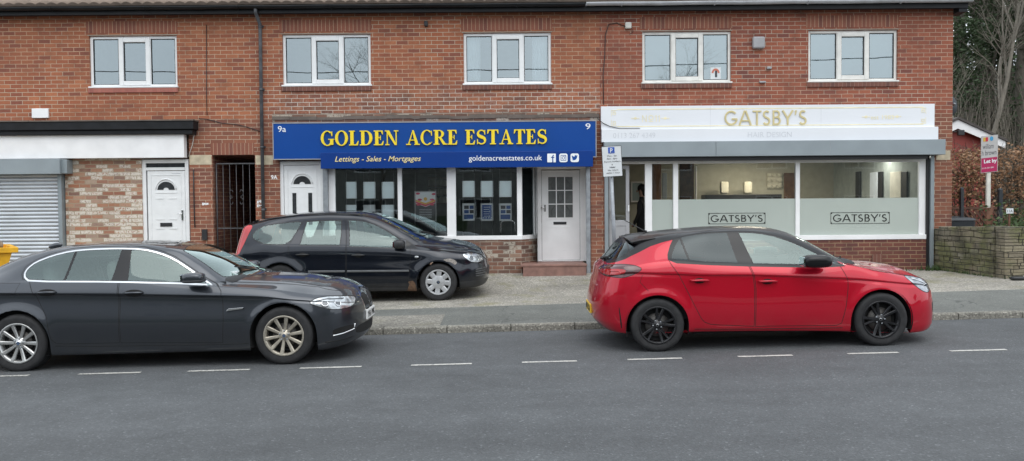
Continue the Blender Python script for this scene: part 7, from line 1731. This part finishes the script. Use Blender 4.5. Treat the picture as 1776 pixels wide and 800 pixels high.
# ================================================================ HEDGE AND TREES
def leaves(mb, pts, size, rnd, mi=0):
    for p in pts:
        a, b, c = rnd.uniform(0, 6.28), rnd.uniform(-1, 1), rnd.uniform(.6, 1.3) * size
        u = Vector((math.cos(a), math.sin(a), rnd.uniform(-.6, .6))).normalized() * c; v = u.cross(Vector((rnd.uniform(-1, 1), rnd.uniform(-1, 1), rnd.uniform(-1, 1)))).normalized() * c * .6
        p = Vector(p); mb.add([p - u, p + v, p + u, p - v], [(0, 1, 2, 3)], mi)
rnd = random.Random(17); yh = 19.3
hz = lambda x: 2.60 + .13 * (x - 9) + .06 * math.sin(x * 3.1)
r = empty('beech_hedge', (12, yh + .5, .25), 'tall hedge of russet winter beech leaves behind the board fence', 'hedge')
mb = MB()
for i in range(150):
    x = rnd.uniform(9, 16); pts = [(x, yh + rnd.uniform(.3, 1.0), .2)]
    for k in range(5): q = pts[-1]; pts.append((q[0] + rnd.uniform(-.12, .12), q[1] + rnd.uniform(-.12, .12), q[2] + rnd.uniform(.4, .62)))
    mb.tube(pts, [.022, .018, .014, .011, .008, .004], 4)
    for k in range(1, 6):
        for _ in range(5): q = pts[k]; mb.tube([q, (q[0] + rnd.uniform(-.35, .35), q[1] + rnd.uniform(-.5, .3), q[2] + rnd.uniform(.05, .3))], [.006, .002], 3, caps=False)
mb.build('stems', M['bark'], r)
mb = MB(); pts = []
while len(pts) < 15000:
    x = rnd.uniform(9, 16); y = yh + rnd.uniform(0, 1.1); z = rnd.uniform(.6, hz(x) + rnd.gauss(0, .05))
    dens = .45 + .55 * math.sin(x * 4.1 + 1.3 * math.sin(z * 3)) * math.sin(z * 3.7 + x) 
    lowk = 1.0 if z > 1.75 else .42
    if rnd.random() < (.55 + .45 * dens) * lowk: pts.append((x, y, z))
leaves(mb, pts, .045, rnd); mb.build('leaves', M['leaf_brown'], r)
mb = MB(); b = 0
for i in range(11): x = -45 + i; pass
# hillside behind the terrace
hx = [-90, -60, -30, -10, 0, 5, 9, 12, 15, 20, 25, 35, 50, 80, 120]; hy = [30, 36, 44, 54, 66, 80, 100, 130, 170]
def hillz(x, y):
    t_ = max(0, (y - 34) / 60); return .1 + 18.5 * min(1.0, t_) ** .85 * (1 + .08 * math.sin(x * .11) + .05 * math.sin(y * .2 + x * .07))
sheet('hillside', hy, M['hill_brown'], hx, f=hillz)
def tree(name, x, y, h, seed, label, ivy=0.0, lean=(0, 0), pale=False, spread=.5, group='bare woodland trees behind the hedge', fork=None, rr=None, twig=1.0):
    rnd = random.Random(seed); z0 = hillz(x, y) if y > 30 else .2; r = empty(name, (x, y, z0), label, 'tree', group)
    tb, cb = MB(), MB(); ivyp = []
    R0 = rr or h * .0115
    def grow(p, d, L, rad, lev, out):
        n = 5; pts = [p]; rs = [rad]; q = p; dd = d.copy()
        for i in range(n):
            dd = (dd + Vector((rnd.gauss(0, .10), rnd.gauss(0, .10), rnd.gauss(.02, .06))) * (1 if lev else .5)).normalized(); q = q + dd * L / n; pts.append(q); rs.append(rad * (1 - .62 * (i + 1) / n))
        out.tube(pts, rs, 7 if lev == 0 else 5 if lev == 1 else 3, caps=False)
        if ivy and lev <= 1: 
            for i in range(n):
                for _ in range(int(ivy * (90 if lev == 0 else 36))):
                    t_ = rnd.random(); c = pts[i].lerp(pts[i + 1], t_); w = rs[i] + abs(rnd.gauss(0, .22 if lev == 0 else .16)); a = rnd.uniform(0, 6.28); ivyp.append(c + Vector((math.cos(a) * w, math.sin(a) * w, rnd.uniform(-.15, .15))))
        if lev >= 4: return
        kids = (8, 7, 6, 5)[lev]
        for k in range(int(kids * (twig if lev > 1 else 1))):
            t_ = rnd.uniform(.3 if lev == 0 else .15, 1.0); i = min(n - 1, int(t_ * n)); c = pts[i].lerp(pts[i + 1], t_ * n - i)
            a = rnd.uniform(0, 6.28); sp = rnd.uniform(.5, 1.0) * spread * (1.0 + .25 * lev)
            nd = (dd * (1 - .3 * sp) + Vector((math.cos(a), math.sin(a), rnd.uniform(-.1, .35))) * sp).normalized()
            grow(c, nd, L * rnd.uniform(.42, .62), rs[i] * rnd.uniform(.5, .68), lev + 1, tb if lev < 1 else cb)
    base = Vector((x, y, z0 - .3)); d0 = Vector((lean[0], lean[1], 1)).normalized()
    if fork:
        q = base + d0 * h * .22; tb.tube([base, q], [R0 * 1.15, R0], 8)
        for f_ in fork: grow(q, Vector((f_[0], f_[1], 1)).normalized(), h * f_[2], R0 * .75, 0, tb)
    else: grow(base, d0, h * .8, R0, 0, tb)
    tb.build('trunk', M['bark_pale' if pale else 'bark'], r); cb.build('crown', M['twig_brown' if not ivy else 'twig_brown'], r)
    if ivyp: mb = MB(); leaves(mb, ivyp, .11, rnd); mb.build('ivy', M['leaf_ivy'], r)
    return r
T = at(1699, 205, 32)
def tx(px, y): return at(px, 200, y).x
tree('bare_tree', tx(1695, 33), 33, 10.5, 5, 'pale forked bare tree standing just beyond the red outbuilding', pale=True, fork=[(-.26, 0, .62), (.36, .05, .72)], spread=.42, twig=.8, rr=.15)
tree('ivy_tree', tx(1672, 38), 38, 16, 8, 'ivy clad bare tree closest to the gable corner', ivy=1.0, spread=.5)
tree('ivy_tree', tx(1725, 41), 41, 18, 12, 'ivy clad bare tree rising behind the pale forked tree', ivy=1.1, spread=.6)
tree('ivy_tree', tx(1772, 36), 36, 19, 15, 'thick bare tree with ivy at the right frame edge', ivy=1.6, rr=.30, spread=.6)
k = 0
for (px, y, h, iv, lb) in ((1650, 46, 18, .6, 'ivied bare tree half hidden by the brick gable'), (1690, 50, 17, .0, 'thin bare tree behind the ivied one nearest the gable'), (1708, 47, 18, .7, 'ivied bare tree seen between the forks of the pale tree'), (1745, 52, 19, .0, 'bare twiggy tree right of the forked tree, further up the bank'), (1765, 47, 17, .8, 'dark ivied tree right of the letting board, further back'), (1790, 55, 20, .0, 'bare tree on the bank beyond the right frame edge'), (1715, 60, 20, 0, 'slender bare tree highest on the bank behind the forked tree'), (1670, 58, 19, 0, 'slender bare tree highest on the bank by the gable')):
    k += 1; tree('ivy_tree' if iv else 'bare_tree', tx(px, y), y, h, 30 + k, lb, ivy=iv, spread=.6)
def evergreen(px, y, h, w, seed, label):
    x = tx(px, y); z0 = hillz(x, y) if y > 30 else .2; rnd = random.Random(seed); r = empty('holly_tree', (x, y, z0), label, 'tree', 'evergreens among the bare trees')
    mb = MB(); pts = [(x, y, z0 - .3)]; rs = [.12]
    for i in range(8): q = pts[-1]; pts.append((q[0] + rnd.gauss(0, .1), q[1] + rnd.gauss(0, .1), q[2] + h / 8)); rs.append(.12 * (1 - i / 8.5))
    mb.tube(pts, rs, 7); clumps = []
    for k in range(24):
        i = rnd.randint(2, 8); a = rnd.uniform(0, 6.28); t_ = i / 8; L_ = w * (1.15 - t_ * .8) * rnd.uniform(.35, 1); q = pts[i]; e = (q[0] + L_ * math.cos(a), q[1] + L_ * math.sin(a), q[2] + rnd.uniform(-.2, .7)); mb.tube([q, e], [.03, .008], 4, caps=False); clumps.append((e, rnd.uniform(.3, .75)))
    mb.build('trunk', M['bark'], r); lv = []
    for e, s in clumps:
        for _ in range(int(300 * s)): lv.append((e[0] + rnd.gauss(0, s * .6), e[1] + rnd.gauss(0, s * .6), e[2] + rnd.gauss(0, s * .5)))
    m2 = MB(); leaves(m2, lv, .085, rnd); m2.build('crown', M['leaf_ivy'], r)
evergreen(1664, 36, 7.5, 1.6, 91, 'dark evergreen standing against the brick gable corner')
evergreen(1722, 39, 9, 1.6, 92, 'dark evergreen rising between the forks of the pale tree')
evergreen(1762, 38, 8.5, 2.4, 93, 'dark evergreen at the right above the beech hedge')
# undergrowth of brambles and saplings at the foot of the wood
mb = MB(); rnd = random.Random(3)
for i in range(900):
    y = rnd.uniform(29, 46); x = at(rnd.uniform(1630, 1840), 240, y).x; z = hillz(x, y) if y > 30 else .2; a = rnd.uniform(-.5, .5); L_ = rnd.uniform(2.0, 6.5); c = rnd.uniform(-.8, .8)
    mb.tube([(x, y, z), (x + a * .4, y, z + L_ * .5), (x + a + c * .3, y, z + L_ * .85), (x + a + c, y, z + L_)], [.022, .016, .010, .004], 3, caps=False)
tag(mb.build('undergrowth', M['twig_brown']), 'tangle of thin bare saplings and brambles under the woodland trees', 'undergrowth', kind='stuff')
# the wood goes on up the bank to the right
mb = MB(); rnd = random.Random(44)
for i in range(150):
    y = rnd.uniform(32, 62); x = rnd.uniform(.56, 1.6) * y; z = hillz(x, y) if y > 30 else .2; h = rnd.uniform(8, 15); lx, ly = rnd.gauss(0, .5), rnd.gauss(0, .5); tr_ = [(x, y, z - .3), (x + lx * .4, y + ly * .4, z + h * .4), (x + lx, y + ly, z + h * .75), (x + lx * 1.4, y + ly * 1.4, z + h)]
    mb.tube(tr_, [.14, .10, .06, .02], 5, caps=False)
    for k in range(22):
        t_ = rnd.uniform(.25, 1); a = rnd.uniform(0, 6.28); L_ = h * rnd.uniform(.1, .26); c0 = Vector(tr_[0]).lerp(Vector(tr_[3]), t_); c1 = c0 + Vector((math.cos(a) * L_, math.sin(a) * L_, L_ * rnd.uniform(.3, .9))); mb.tube([c0, c0.lerp(c1, .5) + Vector((0, 0, -.1)), c1], [.035, .022, .006], 3, caps=False)
        for _ in range(2): c2 = c0.lerp(c1, rnd.uniform(.4, .9)); mb.tube([c2, c2 + Vector((rnd.gauss(0, .6), rnd.gauss(0, .6), rnd.uniform(.3, 1.2)))], [.014, .004], 3, caps=False)
tag(mb.build('woodland', M['twig_brown']), 'bare winter woodland covering the bank beyond the hedge', 'woodland', kind='stuff')
# small shrub by the number plate
r = empty('shrub', (tx(1764, 16), 16.0, .3), 'small green shrub behind the pale stone wall by the number plate', 'shrub')
mb = MB(); rnd = random.Random(8)
for i in range(14): a = rnd.uniform(0, 6.28); mb.tube([(r.location.x, 16, .3), (r.location.x + .3 * math.cos(a), 16 + .3 * math.sin(a), 1.2 + rnd.uniform(-.1, .35))], [.012, .004], 4)
mb.build('stems', M['bark'], r); mb = MB(); leaves(mb, [(r.location.x + rnd.gauss(0, .28), 16 + rnd.gauss(0, .25), 1.15 + rnd.gauss(0, .22)) for _ in range(900)], .04, rnd); mb.build('leaves', M['leaf_green'], r)

# ================================================================ THE OTHER SIDE OF THE STREET (seen only in the glass and paint)
r = empty('opposite_house', (0, -14, -.1), 'pale rendered house across the street seen only as a reflection in the glass', 'building')
mb = MB(); hs = [(x, x + 1.8, z, z + 1.2) for x in (-20, -14.5, -9, -3, 3, 8.5, 14, 19) for z in (.9, 3.6)]
wall_holes(mb, -24, 26, -.5, 5.6, hs, -14, -.15); mb.build('wall', M['opposite_render'], r)  # render tone picked to give neutral reflections in the shop glass
mb = MB()
for a, b, c, d in hs: mb.ring(a, b, c, d, .07, -14.1, -14.03); mb.box((a + b) / 2 - .03, (a + b) / 2 + .03, -14.1, -14.03, c, d)
mb.build('window_frames', M['white_pvc'], r)['kind'] = 'stuff'
mb = MB()
for a, b, c, d in hs: mb.box(a, b, -14.16, -14.12, c, d)
mb.build('window_panes', M['dark_item'], r)['kind'] = 'stuff'
mb = MB(); mb.add([(-24.3, -13.6, 5.5), (26.3, -13.6, 5.5), (26.3, -18, 7.3), (-24.3, -18, 7.3), (26.3, -22.4, 5.5), (-24.3, -22.4, 5.5)], [(0, 1, 2, 3), (3, 2, 4, 5), (0, 3, 5), (1, 4, 2)]); mb.build('roof', M['far_roof'], r)
mb = MB(); rnd = random.Random(5); r = empty('privet_hedge', (0, -3, 0), 'clipped green hedge across the street seen only as a reflection', 'hedge')
mb.box(-24, -2, -3.3, -2.5, -.2, 1.25); mb.box(3, 24, -3.3, -2.5, -.2, 1.35); mb.build('leaves', M['leaf_green'], r)
mb = MB(); mb.tube([(-30, -4.2, 8.3), (-20, -4.2, 7.9), (-8, -4.2, 7.75), (4, -4.2, 7.85), (16, -4.2, 8.2), (30, -4.2, 8.7)], .022, 5); tag(mb.build('overhead_cable', M['black_iron']), 'thin black telephone cable across the street, mirrored in the upper windows', 'cable')
for x, z in ((-30, 8.3), (30, 8.7)): mb = MB(); mb.tube([(x, -4.2, -.8), (x, -4.2, z + .3)], [.14, .10], 10); tag(mb.build('telegraph_pole', M['bark']), ('wooden telegraph pole at the left end of the cable' if x < 0 else 'wooden telegraph pole at the right end of the cable'), 'pole')
tree('bare_tree', 7.5, -9, 8, 71, 'bare tree across the street mirrored in the salon glass', spread=.7, group='trees across the street'); tree('bare_tree', -7, -10, 9, 72, 'bare tree across the street mirrored in the office glass', spread=.7, group='trees across the street')

# ================================================================ CAMERA, LIGHT
cd = bpy.data.cameras.new('camera'); cam = bpy.data.objects.new('camera', cd); COL.objects.link(cam); scene.camera = cam
cd.sensor_fit = 'HORIZONTAL'; cd.sensor_width = 36; cd.lens = 36 * CF / CW; cd.clip_start = .1; cd.clip_end = 1000
cam.matrix_world = Matrix.Translation((0, 0, HC)) @ Matrix.Rotation(PI / 2 - PITCH, 4, 'X') @ Matrix.Rotation(-ROLL, 4, 'Z')
w = bpy.data.worlds.new('World'); scene.world = w; w.use_nodes = True; nt = w.node_tree; nt.nodes.clear()
out = nt.nodes.new('ShaderNodeOutputWorld'); bg = nt.nodes.new('ShaderNodeBackground'); sky = nt.nodes.new('ShaderNodeTexSky'); sky.sky_type = 'NISHITA'; sky.sun_disc = False
SE, SR = R(60), R(165); sky.sun_elevation = SE; sky.sun_rotation = SR; sky.air_density = 1.0; sky.dust_density = 4.0; sky.ozone_density = 1.0
hs_ = nt.nodes.new('ShaderNodeHueSaturation'); hs_.inputs['Saturation'].default_value = .22; nt.links.new(sky.outputs[0], hs_.inputs['Color'])
tc = nt.nodes.new('ShaderNodeTexCoord'); nz = nt.nodes.new('ShaderNodeTexNoise'); nz.inputs['Scale'].default_value = 2.2; nz.inputs['Detail'].default_value = 5; nt.links.new(tc.outputs['Generated'], nz.inputs['Vector'])
cr_ = nt.nodes.new('ShaderNodeValToRGB'); cr_.color_ramp.elements[0].position = .3; cr_.color_ramp.elements[0].color = (8.3, 9.15, 10.1, 1); cr_.color_ramp.elements[1].position = .75; cr_.color_ramp.elements[1].color = (12.0, 12.8, 13.6, 1); nt.links.new(nz.outputs[0], cr_.inputs[0])
mx = nt.nodes.new('ShaderNodeMix'); mx.data_type = 'RGBA'; mx.inputs[0].default_value = .7; nt.links.new(hs_.outputs[0], mx.inputs[6]); nt.links.new(cr_.outputs[0], mx.inputs[7])
nt.links.new(mx.outputs[2], bg.inputs[0]); bg.inputs[1].default_value = .13; nt.links.new(bg.outputs[0], out.inputs[0])
sl = bpy.data.lights.new('sun', 'SUN'); sl.energy = .75; sl.angle = R(58); sl.color = (1, .97, .92); so = bpy.data.objects.new('sun', sl); COL.objects.link(so)
# sky sun_rotation is clockwise from +y; light comes from behind the camera, a little to the left
d = Vector((math.sin(SR) * math.cos(SE), math.cos(SR) * math.cos(SE), math.sin(SE))); so.rotation_euler = (-d).to_track_quat('-Z', 'Y').to_euler(); so.location = d * 40
vs_ = scene.view_settings; vs_.view_transform = 'Standard'; vs_.look = 'None'; vs_.exposure = 0.38; vs_.gamma = 1; vs_.use_curve_mapping = False
scene.render.engine = 'CYCLES'; cy = scene.cycles; cy.use_denoising = True; cy.max_bounces = 7; cy.diffuse_bounces = 3; cy.glossy_bounces = 4; cy.transparent_max_bounces = 12; cy.transmission_bounces = 3; cy.sample_clamp_indirect = 6
